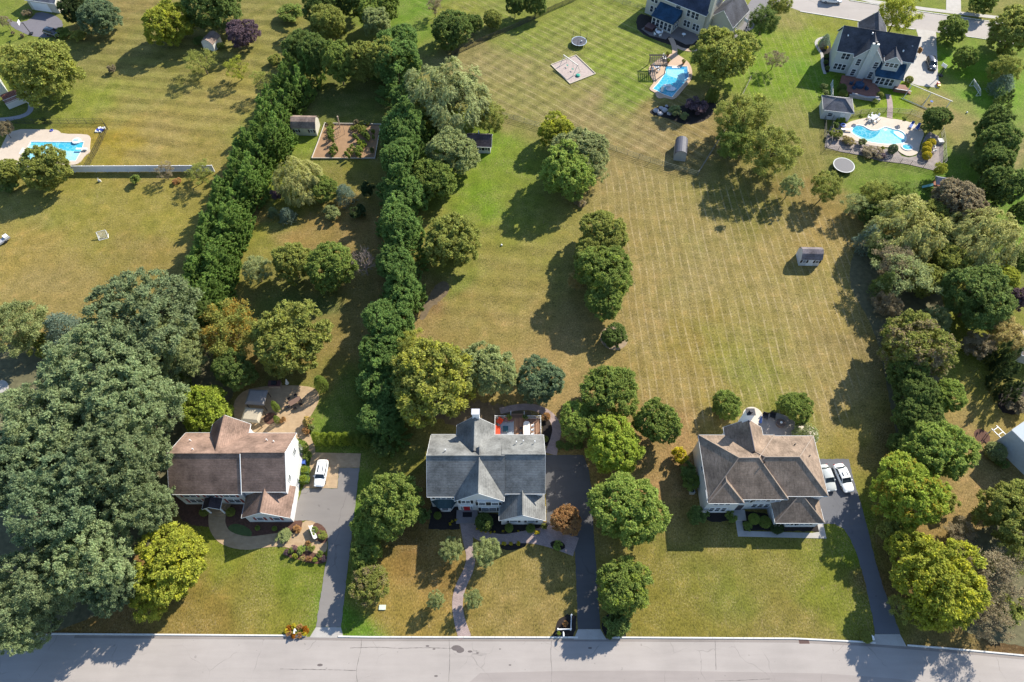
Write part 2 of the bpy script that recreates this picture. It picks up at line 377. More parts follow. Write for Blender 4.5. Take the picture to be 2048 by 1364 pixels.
    s3 = mathn(nt, 'ADD', mathn(nt, 'MULTIPLY', stripe(.12, .99, 4.2), .17), mathn(nt, 'MULTIPLY', mathn(nt, 'MULTIPLY', stripe(.12, .99, 1.4), brk), .08))
    st = mathn(nt, 'ADD', mathn(nt, 'MULTIPLY', Wt.outputs[0], s1), mathn(nt, 'ADD', mathn(nt, 'MULTIPLY', Wt.outputs[1], s2), mathn(nt, 'MULTIPLY', Wt.outputs[2], s3)))
    n0 = noise(nt, p, .07, 4, .6); n1 = noise(nt, p, .45, 5, .65); n2 = noise(nt, p, 2.6, 3, .7); n3 = noise(nt, p, 6.5, 2, .7, (1, .45, 1)); n4 = noise(nt, p, 1.6, 4, .7, (1, .35, 1))
    f = mathn(nt, 'ADD', mathn(nt, 'MULTIPLY', mathn(nt, 'SUBTRACT', n1, .5), .95), mathn(nt, 'ADD', mathn(nt, 'MULTIPLY', mathn(nt, 'SUBTRACT', n2, .5), 1.3), mathn(nt, 'MULTIPLY', mathn(nt, 'SUBTRACT', n3, .5), 2.0)))
    val = mathn(nt, 'ADD', 1.0, mathn(nt, 'ADD', f, st))
    c = mixc(nt, 1.0, A, (1.0, 1.0, 1.0), 'MULTIPLY')
    # green and tan drift
    c = mixc(nt, mathn(nt, 'MULTIPLY', ramp(nt, n0, .50, .66), .3), c, mixc(nt, 1.0, A, (.78, 1.0, .7), 'MULTIPLY'))
    c = mixc(nt, mathn(nt, 'MULTIPLY', ramp(nt, n1, .54, .72), .5), c, mixc(nt, 1.0, A, (1.3, 1.08, 1.25), 'MULTIPLY'))
    c = mixc(nt, mathn(nt, 'MULTIPLY', ramp(nt, n1, .46, .28), .4), c, mixc(nt, 1.0, A, (.72, .88, .6), 'MULTIPLY'))
    c = mixc(nt, mathn(nt, 'MULTIPLY', ramp(nt, n4, .60, .70), .45), c, (.23, .17, .085))   # dry tufts
    fine = ramp(nt, noise(nt, p, 4.5, 3, .75), .50, .62); patchy = ramp(nt, noise(nt, p, .22, 4, .6), .42, .60)
    c = mixc(nt, mathn(nt, 'MULTIPLY', mathn(nt, 'MULTIPLY', fine, patchy), .42), c, (.34, .265, .14))          # straw flecks
    lns = mathn(nt, 'MAXIMUM', sharp(1, .03, 1.45, .2), mathn(nt, 'MULTIPLY', sharp(-.04, 1, 1.9, .14), .35))
    lns2 = mathn(nt, 'MULTIPLY', sharp(.62, .78, 1.7, .2), .8)
    lm = mathn(nt, 'ADD', mathn(nt, 'MULTIPLY', lns, Wt.outputs[0]), mathn(nt, 'MULTIPLY', lns2, Wt.outputs[1]))
    lm = mathn(nt, 'MULTIPLY', lm, mathn(nt, 'ADD', .05, mathn(nt, 'MULTIPLY', ramp(nt, noise(nt, p, .3, 4, .7), .40, .64), .40)))
    c = mixc(nt, lm, c, (.35, .275, .16))                                                                          # pale wheel lines of the mower
    hs = N(nt, 'ShaderNodeHueSaturation'); nt.links.new(c, hs.inputs['Color']); nt.links.new(val, hs.inputs['Value'])
    nt.links.new(hs.outputs[0], b.inputs['Base Color']); b.inputs['Roughness'].default_value = .9; b.inputs['Specular IOR Level'].default_value = .1
    bump(nt, b, mathn(nt, 'ADD', n2, n3), .06, .5)
    m.materials.append(mt)
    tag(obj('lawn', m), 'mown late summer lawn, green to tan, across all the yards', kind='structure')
lawn_sheet()

def ragged(pts, amp, step=.45):
    out = []; n = len(pts); rr = random.Random(len(pts) * 31 + int(pts[0][0] * 7))
    for i in range(n):
        a = Vector(pts[i][:2]); b = Vector(pts[(i + 1) % n][:2]); L = (b - a).length; k = max(1, min(160, int(L / step))); d = (b - a) / max(L, 1e-6); q = Vector((-d.y, d.x))
        for j in range(k): p = a.lerp(b, j / k) + q * (rr.uniform(-amp, amp) if j else 0); out.append((p.x, p.y))
    return out
def area(name, pts, mat, z0, z1, label=None, kind='structure', parent=None):
    if name in ('driveway', 'mulch_bed', 'front_walk', 'side_walk', 'bare_ground', 'rear_path'): pts = ragged(pts, {'driveway': .06, 'mulch_bed': .1, 'bare_ground': .5}.get(name, .03))
    mb = MB(); mb.prism(pts, z0, z1); o = mb.build(name, mat, parent)
    if not parent: tag(o, label, kind=kind)
    return o
def ring_area(name, outer, inner, mat, z0, z1, label):
    """slab with a hole (a pool deck)"""
    bm = bmesh.new()
    es = []
    for loop in (outer, inner):
        vs = [bm.verts.new((p[0], p[1], z1)) for p in loop]
        es += [bm.edges.new((vs[i], vs[(i + 1) % len(vs)])) for i in range(len(vs))]
    bmesh.ops.triangle_fill(bm, edges=es, use_beauty=True, normal=(0, 0, 1))
    r = bmesh.ops.extrude_edge_only(bm, edges=es)
    for v in [g for g in r['geom'] if isinstance(g, bmesh.types.BMVert)]: v.co.z = z0
    me = bpy.data.meshes.new(name); bm.to_mesh(me); bm.free(); me.materials.append(mat)
    o = obj(name, me); tag(o, label, kind='structure'); return o

STREET = asphalt_mat('pale_asphalt', (.325, .290, .265), .35, .15)
STREET2 = asphalt_mat('worn_asphalt', (.28, .245, .225), .3, .14)
DRIVE_D = asphalt_mat('dark_asphalt', (.082, .079, .080), .3, .18)
DRIVE_G = asphalt_mat('grey_asphalt', (.195, .178, .165), .5, .14)
DRIVE_M = asphalt_mat('mid_asphalt', (.112, .113, .124), .3, .14)
kerb_px = [(-500,1262),(150,1270),(570,1273),(740,1276),(1260,1277),(1590,1279),(1730,1286),(1900,1299),(2048,1313),(2300,1345),(2700,1420)]
kl = [U(*q) for q in kerb_px]
area('street', kl + [(a[0], a[1] - 9.6) for a in kl[::-1]], STREET, -.1, .012, 'pale asphalt street along the bottom of the picture')
area('worn_street_lane', [U(*q) for q in [(930,1372),(960,1346),(1120,1342),(1300,1341),(1650,1347),(1790,1357),(1900,1376)]] + [(62, 6.3), (-6, 7.2)], STREET2, .012, .017, 'worn darker strip of street asphalt near the bottom edge')
for cx, cy, rx, ry in ((913,1296,.75,.38),(920,1300,.6,.4)):
    c = U(cx, cy); area('oil_stain', [(c[0] + rx * math.cos(t * .4488) * (1 + .1 * math.sin(3 * t)), c[1] + ry * math.sin(t * .4488)) for t in range(14)], STREET2 if 0 else M('tar_patch', (.12, .10, .095), .8), .0125, .016 + .002 * (cx > 915), 'dark tar blotch on the pale street')
CRK = M('crack_fill', (.13, .115, .105), .9, .2)
for pl in ([(1103,1281),(1101,1310),(1104,1340),(1102,1372)], [(723,1279),(722,1300),(716,1322),(712,1345),(716,1372)], [(560,1338),(640,1339),(712,1341)], [(898,1278),(900,1310),(897,1372)], [(1430,1280),(1432,1340)], [(1430,1362),(1470,1361),(1540,1358)], [(700,1296),(760,1294),(800,1297),(850,1295),(905,1297)]):
    area('road_crack', ragged(ribbon(pl, .05, 1), .03, .3), CRK, .012, .0185 if pl[0][1] > 1355 else .0175, 'thin dark crack across the pale street')
for x, y, r in ((640,1330,.3),(855,1292,.2),(868,1298,.16),(940,1303,.25),(955,1306,.16),(1020,1330,.15),(1000,1298,.12),(1180,1296,.22),(872,1352,.2)):
    c = U(x, y); area('oil_stain', [(c[0] + r * 1.4 * math.cos(t * .7854), c[1] + r * .6 * math.sin(t * .7854)) for t in range(8)], M('tar_patch', (.12, .10, .095), .8), .0125, .0192, 'small dark spot on the pale street')
area('gutter', [(a[0], a[1]) for a in kl[1:-1]] + [(a[0], a[1] - .42) for a in kl[1:-1][::-1]], asphalt_mat('gutter_dirt_shadow', (.23, .20, .18), 0, .3), .012, .0168, 'gutter strip along the kerb with dirt and a painted shadow line')  # kerb shadow line and dirt, both put into a darker asphalt colour
# kerb built of separate concrete sections
KERB = M('kerb_concrete', (.60, .58, .54), .8, .12, 2, world=True)
ks = tag(bpy.data.objects.new('street_kerb', None), 'pale concrete kerb between the front lawns and the street', kind='structure'); C.objects.link(ks)
def kerb_run(pl, gaps, parent, step=3.0, w=.24, h=.13):
    tot = []
    for a, b in zip(pl, pl[1:]):
        a = Vector(a); b = Vector(b); L = (b - a).length; n = max(1, round(L / step)); d = (b - a) / n
        for i in range(n):
            p = a + d * i; q = a + d * (i + 1); mid = (p + q) / 2
            if abs(mid.x) > 85 or any(g0 < mid.x < g1 for g0, g1 in gaps): continue
            tot.append((mid, math.atan2(d.y, d.x), d.length))
    cache = {}
    for mid, ang, L in tot:
        k = round(L, 2)
        if k not in cache:
            mb = MB(); l = L / 2 - .012
            mb.add([(-l, -w/2, -.02), (l, -w/2, -.02), (l, w/2, -.02), (-l, w/2, -.02), (-l, -w/2 + .05, h), (l, -w/2 + .05, h), (l, w/2, h), (-l, w/2, h)],
                   [(4, 5, 6, 7), (0, 1, 5, 4), (1, 2, 6, 5), (2, 3, 7, 6), (3, 0, 4, 7)])
            cache[k] = mb.mesh('kerb_stone', KERB)
        obj('kerb_stone', cache[k], parent, (mid.x, mid.y, 0), ang)
kerb_run([(a, b + .12) for a, b in kl], [(U(619,1273)[0], U(686,1273)[0]), (U(1149,1277)[0], U(1211,1277)[0]), (U(1741,1286)[0], U(1813,1291)[0])], ks, 1.5)
# driveways and aprons
area('driveway', gpoly([(632,1254),(640,1200),(648,1150),(655,1110),(656,1085),(650,1064),(636,1048),(618,1041),(588,1041),(592,1010),(606,976),(675,977),(678,936),(719,936),(714,980),(706,1050),(696,1130),(689,1190),(682,1254)]), DRIVE_G, -.05, .03, 'grey asphalt driveway beside the brown roofed house')
area('driveway_apron', gpoly([(619,1275),(632,1254.5),(682,1254.5),(687,1276)]), CONC, -.05, .035, 'concrete apron where the grey asphalt driveway meets the street')
TANP = paver_mat('tan_pavers', (.43, .31, .19), (.37, .26, .155), .6, .1, (.36, .25, .15))
area('paver_strip', gpoly([(624,905),(722,907),(719,935.5),(677.5,935.5),(674.5,976.5),(606.5,975.5),(618,935)]), TANP, -.05, .036, 'tan paver parking strip under the white car')
area('driveway', gpoly([(1091,910),(1166,910),(1176,935),(1184,980),(1187,1060),(1194,1160),(1201,1258),(1156,1258),(1152,1150),(1150,1090),(1128,1070),(1096,1056),(1093,1040)]), DRIVE_D, -.05, .03, 'black sealed driveway beside the grey roofed house')
area('driveway_apron', gpoly([(1147,1279),(1156,1258.5),(1201,1258.5),(1213,1279)]), CONC, -.05, .035, 'concrete apron at the foot of the black driveway')
area('driveway', gpoly([(1636,918),(1697,918),(1708,962),(1722,1008),(1736,1060),(1750,1120),(1768,1180),(1785,1225),(1800,1268),(1750,1268),(1746,1240),(1738,1200),(1729,1160),(1716,1115),(1702,1080),(1688,1058),(1670,1048),(1642,1047),(1636,980)]), DRIVE_M, -.05, .03, 'smooth dark driveway curving down from the tan roofed house')
area('driveway_apron', gpoly([(1742,1288),(1750,1268.5),(1800,1268.5),(1813,1293)]), CONC, -.05, .035, 'concrete apron below the curved driveway at lower right')
area('driveway', gpoly([(1832,58),(1872,63),(1874,110),(1878,176),(1836,171),(1800,160),(1822,110),(1838,80)]), CONC, -.05, .03, 'pale concrete driveway beside the slate roofed house at upper right')
area('driveway', gpoly([(1400,92),(1420,50),(1450,34),(1480,30),(1500,6),(1510,-20),(1560,-20),(1552,10),(1530,38),(1500,62),(1462,80)], smooth=1), asphalt_mat('old_asphalt', (.17, .16, .165), .5), -.05, .02, 'grey driveway behind the white house at the top of the picture')
area('driveway', gpoly([(12,36),(35,46),(60,40),(75,22),(110,30),(128,45),(120,66),(96,76),(60,72),(22,54)], smooth=1), asphalt_mat('old_asphalt_left', (.15, .14, .155), .5), -.05, .02, 'grey driveway in the upper left corner of the picture')
fs_lo = [(1480,-30),(1540,0),(1600,22),(1735,44),(1840,60),(1975,77),(2048,89),(2400,140)]; fs_hi = [(1620,-40),(1700,2),(1840,24),(1995,46),(2048,53),(2400,100)]
area('far_street', gpoly(fs_lo + fs_hi[::-1]), STREET, -.05, .015, 'pale street crossing the upper right corner')
area('far_sidewalk', gpoly([(1660,-26),(1745,0),(1850,15),(2010,34),(2400,85),(2400,92),(2010,40),(1850,21),(1742,6),(1655,-18)]), CONC, -.05, .04, 'narrow concrete pavement beyond the far street')
area('far_driveway', gpoly([(1893,-30),(1921,-30),(1922,24),(1892,20)]), CONC, -.05, .05, 'short concrete drive crossing the far pavement at the top edge')
fk = tag(bpy.data.objects.new('far_kerb', None), 'thin pale kerb edging the far street', kind='structure'); C.objects.link(fk)
def kerb_far(pl):
    cache = None
    for a, b in zip(pl, pl[1:]):
        a = Vector(a); b = Vector(b); L = (b - a).length; n = max(1, round(L / 3)); d = (b - a) / n
        for i in range(n):
            mid = a + d * (i + .5)
            if mid.x > 150: continue
            mb = MB(); mb.box(-d.length / 2 + .02, -.1, 0, d.length / 2 - .02, .1, .12); obj('kerb_stone', mb.mesh('kerb_stone', KERB), fk, (mid.x, mid.y, 0), math.atan2(d.y, d.x))
kerb_far(gpoly([(1600,23),(1735,45),(1828,59)])); kerb_far(gpoly([(1874,64.5),(1975,79),(2048,91),(2200,113)])); kerb_far(gpoly([(1700,1),(1840,23),(1995,45),(2048,52),(2200,73)]))

# front walks and beds
area('mulch_bed', gpoly([(345,985),(588,1005),(604,1040),(607,1052),(596,1064),(570,1070),(548,1078),(520,1074),(470,1068),(456,1062),(420,1054),(372,1050),(350,1020)], smooth=1), MULCH_R, -.02, .02, 'brown mulch bed along the front of the brown roofed house')
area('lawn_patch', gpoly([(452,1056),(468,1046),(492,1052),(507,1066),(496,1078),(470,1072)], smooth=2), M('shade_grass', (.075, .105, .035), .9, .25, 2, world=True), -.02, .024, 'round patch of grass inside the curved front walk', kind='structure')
area('front_walk', ribbon([(436,1012),(434,1035),(434,1052),(448,1076),(490,1088),(530,1082),(566,1078),(600,1084),(640,1090)], [2.9,2.7,2.5,2.2,2.1,2.0,2.2,2.6,2.2]), TANP, -.02, .04, 'tan stamped front walk curving past the brown roofed house')
area('bench_terrace', gpoly([(606,1041),(630,1042),(634,1056),(652,1070),(656,1100),(640,1110),(600,1096),(578,1092),(590,1072),(602,1060)], smooth=1), TANP, -.02, .045, 'tan paved spot with the stone bench')
area('mulch_bed', gpoly([(631,1044),(648,1052),(656,1070),(655,1084),(640,1088),(628,1068),(624,1054)], smooth=1), MULCH_R, -.02, .055, 'small brown mulch bed beside the stone bench')
area('mulch_bed', gpoly([(566,1100),(590,1092),(620,1098),(652,1106),(652,1126),(628,1128),(600,1120),(574,1114)], smooth=1), MULCH_R, -.02, .03, 'flower bed full of mixed plants below the tan walk')
area('patio', gpoly([(466,815),(472,796),(490,780),(520,774),(560,770),(612,772),(634,778),(640,798),(628,822),(612,846),(620,868),(634,906),(618,906),(606,880),(596,876),(520,876),(470,840)], smooth=1), TANP, -.02, .05, 'tan stamped rear patio of the brown roofed house')
area('mulch_bed', ribbon([(860,1032),(900,1034),(918,1032)], 4.2, 1), MULCH_B, -.02, .02, 'black mulch bed left of the front steps of the grey roofed house')
area('mulch_bed', gpoly([(948,1022),(1095,1042),(1098,1056),(1086,1066),(1066,1062),(1040,1066),(1010,1070),(975,1068),(954,1058),(946,1044)], smooth=1), MULCH_B, -.02, .02, 'long black mulch bed right of the front steps of the grey roofed house')
area('mulch_bed', gpoly([(1000,1086),(1020,1080),(1044,1080),(1056,1086),(1046,1096),(1016,1102),(1000,1096)], smooth=1), MULCH_B, -.02, .03, 'oval black mulch bed with three yellow mums')
area('mulch_bed', gpoly([(1100,1084),(1116,1080),(1130,1088),(1130,1098),(1114,1102),(1102,1094)], smooth=1), MULCH_B, -.02, .07, 'small black bed with one green shrub beside the black driveway')
area('mulch_bed', gpoly([(1084,832),(1098,836),(1106,860),(1104,880),(1092,896),(1084,880)], smooth=1), MULCH_B, -.02, .02, 'black bed between the deck and the curved rear path')
area('bare_ground', gpoly([(1096,850),(860,850),(856,800),(1000,806),(1060,826)], smooth=1), M('shade_soil', (.13, .095, .055), .95, .35, 1.5, world=True), -.02, .012, 'brown ground with shade in its colour behind the grey roofed house')  # soil colour darkened to carry the shade on this ground
PINKP = paver_mat('pink_pavers', (.38, .29, .265), (.31, .235, .22), .4, .5, (.2, .16, .15))
area('front_walk', ribbon([(935,1018),(935,1036),(934,1060),(936,1085),(943,1112),(938,1140),(922,1170),(914,1200),(917,1235),(930,1276)], [2.8,2.6,1.9,1.5,1.4,1.5,1.6,1.6,1.6,1.9]), PINKP, -.02, .04, 'pink paver walk winding from the red door down to the street')
area('side_walk', ribbon([(944,1056),(965,1074),(1005,1080),(1045,1074),(1076,1072),(1110,1078),(1152,1094)], [2.0,1.8,1.6,1.8,2.6,3.0,3.0]), PINKP, -.02, .046, 'pink paver walk branching right to the black driveway')
area('side_walk', gpoly([(1088,1068),(1098,1046),(1110,1050),(1150,1076),(1150,1104),(1110,1092)], smooth=1), PINKP, -.02, .052, 'pink paver landing beside the copper coloured tree')
area('rear_path', ribbon([(1000,822),(1040,813),(1075,815),(1104,832),(1115,856),(1110,880),(1102,908)], [1.2,1.2,1.3,1.4,1.5,1.6,2.0]), PINKP, -.02, .03, 'pink paver path curving behind the deck')
area('mulch_bed', gpoly([(1104,1274),(1112,1252),(1118,1238),(1134,1228),(1153,1232),(1152,1258),(1145,1275)]), MULCH_B, -.02, .02, 'black mulch bed at the left driveway gate')
area('mulch_bed', gpoly([(1205,1236),(1216,1228),(1252,1230),(1252,1275),(1214,1275),(1204,1258)]), MULCH_B, -.02, .02, 'black mulch bed at the right driveway gate')
area('concrete_walk', gpoly([(1468,1024),(1482,1024),(1487,1062),(1624,1066),(1638,1064),(1634,1046),(1646,1046),(1653,1077),(1476,1073)]), CONC, -.02, .05, 'white concrete walk wrapped round the front of the tan roofed house')
area('mulch_bed', gpoly([(1400,1018),(1467,1020),(1470,1040),(1430,1046),(1400,1036)], smooth=1), MULCH_B, -.02, .02, 'dark planted bed left of the entrance of the tan roofed house')
area('mulch_bed', gpoly([(1483,1020),(1640,1044),(1637,1063),(1488,1061)]), MULCH_B, -.02, .03, 'dark planted bed between garage and walk of the tan roofed house')
area('patio', gpoly([(1500,880),(1504,850),(1524,832),(1548,824),(1592,838),(1600,850),(1590,880)], smooth=0), M('taupe_concrete', (.26, .23, .21), .8, .1, 1, world=True), -.02, .05, 'taupe rear patio of the tan roofed house')
def disc(cx, cy, r, z=0, n=28, h=0):
    c = U(cx, cy, h); return [(c[0] + r * math.cos(2 * math.pi * k / n), c[1] + r * math.sin(2 * math.pi * k / n)) for k in range(n)]
area('round_terrace', disc(1506, 832, 1.75), M('cream_concrete', (.52, .46, .38), .8, .1, 1, world=True), -.02, .06, 'round cream terrace beside the chimney of the tan roofed house')
area('round_terrace', disc(1614, 870, 1.9), M('cream_concrete', (.52, .46, .38)), -.02, .06, 'round cream terrace under the weeping shrub')
area('mulch_bed', disc(1228, 676, 2.6), M('bare_soil', (.27, .2, .13), .95, .2, 2, world=True), -.02, .01, 'bare soil ring round the lone dark bush')
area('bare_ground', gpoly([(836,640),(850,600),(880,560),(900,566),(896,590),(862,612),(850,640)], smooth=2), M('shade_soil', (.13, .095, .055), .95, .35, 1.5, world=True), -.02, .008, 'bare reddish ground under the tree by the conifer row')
area('mulch_bed', gpoly([(1690,560),(1740,640),(1760,700),(1790,860),(1800,900),(1850,900),(1900,700),(1880,560),(1800,470),(1720,470)], smooth=2), M('shaded_litter', (.115, .105, .055), .95, .4, 1.2, world=True), -.02, .008, 'shaded rough ground under the mixed trees on the right')  # grass and litter colour darkened to carry the tree shade
area('mulch_bed', gpoly([(-60,700),(100,680),(330,700),(460,700),(480,770),(420,860),(340,1010),(330,1060),(250,1130),(180,1262),(-80,1262)], smooth=1), M('shaded_litter', (.12, .085, .06)), -.02, .008, 'leaf litter and painted shade under the big blue green trees')
area('mulch_bed', gpoly([(1860,1100),(1960,1060),(2100,1000),(2100,1300),(1960,1280),(1880,1230)], smooth=1), M('shaded_litter', (.12, .085, .06)), -.02, .008, 'leaf strewn ground in the lower right corner')
area('side_patio', gpoly([(-12,780),(0,758),(16,764),(18,778),(6,800),(-14,820)], smooth=1), CONC, -.02, .03, 'pale paving at the left edge below the spruce')
area('mulch_bed', disc(1964, 872, 1.3), MULCH_R, -.02, .02, 'small brown bed near the round clipped bush on the right')
area('mulch_bed', gpoly([(1990,805),(2005,775),(2060,760),(2060,822),(2010,832)], smooth=1), MULCH_B, -.02, .02, 'dark bed in front of the conifers at the right edge')
# ---------------------------------------------------------------- trees
def quads_mesh(name, P, T, B, lt, ct, mat, L, Wd):
    """P centres, T long axis, B short axis (unit), L, Wd half sizes; leaf = kite of two triangles folded on its rib"""
    n = len(P); L = L[:, None]; Wd = Wd[:, None]
    Nn = np.cross(T, B)
    v = np.empty((n, 4, 3)); v[:, 0] = P - T * L; v[:, 1] = P + B * Wd + T * L * .1 + Nn * Wd * .35; v[:, 2] = P + T * L; v[:, 3] = P - B * Wd + T * L * .1 + Nn * Wd * .35
    m = bpy.data.meshes.new(name)
    m.vertices.add(n * 4); m.vertices.foreach_set('co', v.ravel().astype(np.float32))
    i = np.arange(n)[:, None] * 4
    q = np.concatenate([i + [0, 1, 2], i + [0, 2, 3]], 1).reshape(-1)
    m.loops.add(n * 6); m.loops.foreach_set('vertex_index', q.astype(np.int32))
    m.polygons.add(n * 2); m.polygons.foreach_set('loop_start', np.arange(0, n * 6, 3, dtype=np.int32))
    m.update(calc_edges=True)
    for nm, a in (('lt', lt), ('ct', ct)):
        A = m.attributes.new(nm, 'FLOAT', 'FACE'); A.data.foreach_set('value', np.repeat(a, 2).astype(np.float32))
    m.materials.append(mat); return m
def unit(a): return a / (np.linalg.norm(a, axis=-1, keepdims=True) + 1e-9)
def crown(kind, seed):
    g = np.random.default_rng(seed)
    def rdir(n): return unit(g.normal(size=(n, 3)))
    nl, rl, rr, n2, r2r, ncl, per, sig, leaf, asp = dict(
        round=(22, (.22, .42), .64, 150, (.10, .18), 2200, 16, .026, .037, .46),
        dense=(16, (.30, .46), .56, 170, (.09, .16), 2100, 16, .024, .036, .5),
        loose=(20, (.16, .32), .70, 80, (.09, .16), 1200, 14, .038, .034, .42),
        thin=(16, (.16, .30), .72, 34, (.08, .15), 420, 11, .045, .034, .42),
        mass=(36, (.14, .29), .74, 270, (.06, .11), 3500, 15, .020, .025, .46),
        shrub=(7, (.4, .6), .42, 26, (.16, .26), 480, 12, .050, .065, .7),
        ball=(1, (.97, .98), 0.0, 0, 0, 700, 10, .035, .06, .8),
        willow=(14, (.3, .5), .55, 80, (.1, .2), 1600, 14, .03, .04, .28),
        spruce=(0, 0, 0, 0, 0, 800, 10, .04, .045, .35),
        cypress=(0, 0, 0, 0, 0, 1300, 16, .024, .038, .38),
        column=(0, 0, 0, 0, 0, 620, 12, .035, .055, .5))[kind]
    gid = None
    if nl:
        d = rdir(nl); d[:, 2] = d[:, 2] * .9 + .12; d = unit(d)
        if kind in ('mass', 'round', 'loose'):
            for _ in range(30):                                       # spread lobes apart
                df = d[:, None] - d[None]; ds = np.linalg.norm(df, axis=2) + np.eye(nl) * 9
                d = unit(d + .02 * (df / ds[..., None] ** 3).sum(1))
        c = d * rr * g.uniform(.72, 1.2, (nl, 1)); r = g.uniform(*rl, nl)
        if kind != 'ball': c = np.concatenate([c, [[0, 0, 0]]]); r = np.append(r, rr * (.78 if kind == 'mass' else .9))
        def surf(c, r, n, lim=.86):
            k = g.choice(len(c), n * 4, p=r ** 2 / (r ** 2).sum())
            s = rdir(len(k)); s[:, 2] = np.where(g.random(len(k)) < .55, np.abs(s[:, 2]), s[:, 2])
            p = c[k] + s * r[k][:, None] * g.uniform(.9, 1.04, (len(k), 1))
            dist = np.linalg.norm(p[:, None] - c[None], axis=2) / r[None]; dist[np.arange(len(k)), k] = 9
            ok = dist.min(1) > lim
            return p[ok][:n], unit(s[ok][:n] * .7 + unit(p[ok][:n]) * .5), k[ok][:n]
        if n2:
            p2, o2, _ = surf(c, r, n2); m2 = len(p2)
            for _ in range(6):                                       # even out the leaf clumps a little
                df = p2[:, None] - p2[None]; ds = np.linalg.norm(df, axis=2) + np.eye(m2) * 9
                p2 = p2 + .0006 * (df / ds[..., None] ** 3).sum(1).clip(-40, 40)
            r2 = g.uniform(*r2r, m2)
            k = g.integers(0, m2, ncl); s = unit(rdir(ncl) + o2[k] * .75 + np.array([0, 0, .15]))
            p = p2[k] + s * r2[k][:, None] * g.uniform(.75, 1.08, (ncl, 1)); out = unit(s * .8 + o2[k] * .35); gid = k
            ni = ncl // 7; q = rdir(ni) * rr * g.uniform(.5, .9, (ni, 1)); p = np.concatenate([p, q]); out = np.concatenate([out, unit(q)]); gid = np.concatenate([gid, g.integers(0, m2, ni)])
        else: p, out, gid = surf(c, r, ncl)
    elif kind == 'cypress':                                          # ragged cone of upswept branch tips
        nb = 150; zb = 1 - 2 * np.sqrt(g.random(nb)); thb = np.arange(nb) * 2.399 + g.normal(0, .3, nb)
        prof = np.clip((1 - zb) / 1.75, 0, 1) ** .92 * np.clip((zb + 1.35) / .5, .5, 1); rb = prof * g.uniform(.78, 1.08, nb)
        zb[0], rb[0] = .95, .02
        k = g.integers(0, nb, ncl); t = g.random(ncl) ** .6
        ob = unit(np.stack([np.cos(thb), np.sin(thb), np.full(nb, .8)], 1))
        tip = np.stack([rb * np.cos(thb), rb * np.sin(thb), zb], 1)
        p = tip[k] - ob[k] * ((1 - t) * .24)[:, None] + g.normal(0, .038, (ncl, 3)) * (1.25 - t)[:, None]; out = ob[k]; gid = k
    elif kind == 'spruce':                                           # tiers
        t = np.floor(g.random(ncl) ** .6 * 11) / 11; z = 1 - 2 * t + g.normal(0, .03, ncl); th = g.random(ncl) * 2 * np.pi
        rad = (.12 + .88 * t ** .62) * g.uniform(.55, 1.05, ncl) * (1 + .14 * np.sin(th * 9 + t * 20)); p = np.stack([rad * np.cos(th), rad * np.sin(th), z - rad * .12], 1)
        out = unit(np.stack([np.cos(th), np.sin(th), np.full(ncl, .3)], 1))
    else:                                                            # column
        z = g.uniform(-1, 1, ncl); th = g.random(ncl) * 2 * np.pi
        prof = np.clip(1 - ((z + .35) / 1.36) ** 2, 0, 1) ** .7
        rad = prof * g.uniform(.85, 1.03, ncl); p = np.stack([rad * np.cos(th), rad * np.sin(th), z], 1); out = unit(np.stack([np.cos(th) * .6, np.sin(th) * .6, np.full(ncl, .8)], 1))
    n = len(p); ctv = g.random(n) if gid is None else np.clip(g.random(4000)[gid] * .8 + g.random(n) * .2, 0, 1)
    # clump tint follows large soft patches
    ph = g.uniform(0, 6, 6); patch = .5 + .5 * np.sin(p[:, 0] * 3.1 + ph[0] + 1.3 * np.sin(p[:, 1] * 2.7 + ph[1])) * np.sin(p[:, 1] * 3.4 + ph[2]) * np.sin(p[:, 2] * 2.3 + ph[3])
    ctv = np.clip(.55 * ctv + .45 * patch, 0, 1)
    P = np.repeat(p, per, 0); O = np.repeat(out, per, 0); ct = np.repeat(ctv, per)
    m = len(P); lt = g.random(m)
    if kind in ('cypress', 'spruce', 'column'):
        a = g.uniform(-.5, 1, m); P = P + O * (a * .12)[:, None] + g.normal(0, sig, (m, 3)) * (1.1 - a * .6)[:, None]
        T = unit(O + g.normal(0, .45, (m, 3)))
    elif kind == 'willow':                                           # drooping streamers
        a = g.random(m); fall = a ** 1.4 * np.repeat(g.uniform(.15, .55, n), per)
        Oh = O.copy(); Oh[:, 2] = 0
        P = P + Oh * (a * .12)[:, None] + g.normal(0, .022, (m, 3)); P[:, 2] -= fall
        T = unit(Oh * .6 + np.array([0, 0, -.8]) + g.normal(0, .25, (m, 3)))
    else:
        P = P + g.normal(0, sig * 1.25, (m, 3)) + O * np.abs(g.normal(0, sig, m))[:, None]; T = unit(g.normal(size=(m, 3)) + O * 1.5)
    nrm = unit(O * .9 + np.array([0, 0, .35]) + g.normal(0, .42, (m, 3)))
    B = unit(np.cross(nrm, T)); L = leaf * g.uniform(.7, 1.3, m)
    if kind in ('ball', 'column'): pass
    mx = np.abs(P[:, :2]).max(); P = P / max(1.0, np.percentile(np.linalg.norm(P[:, :2], axis=1), 98.5))
    return quads_mesh('crown', P, T, B, lt, ct, FOL, L, L * asp)
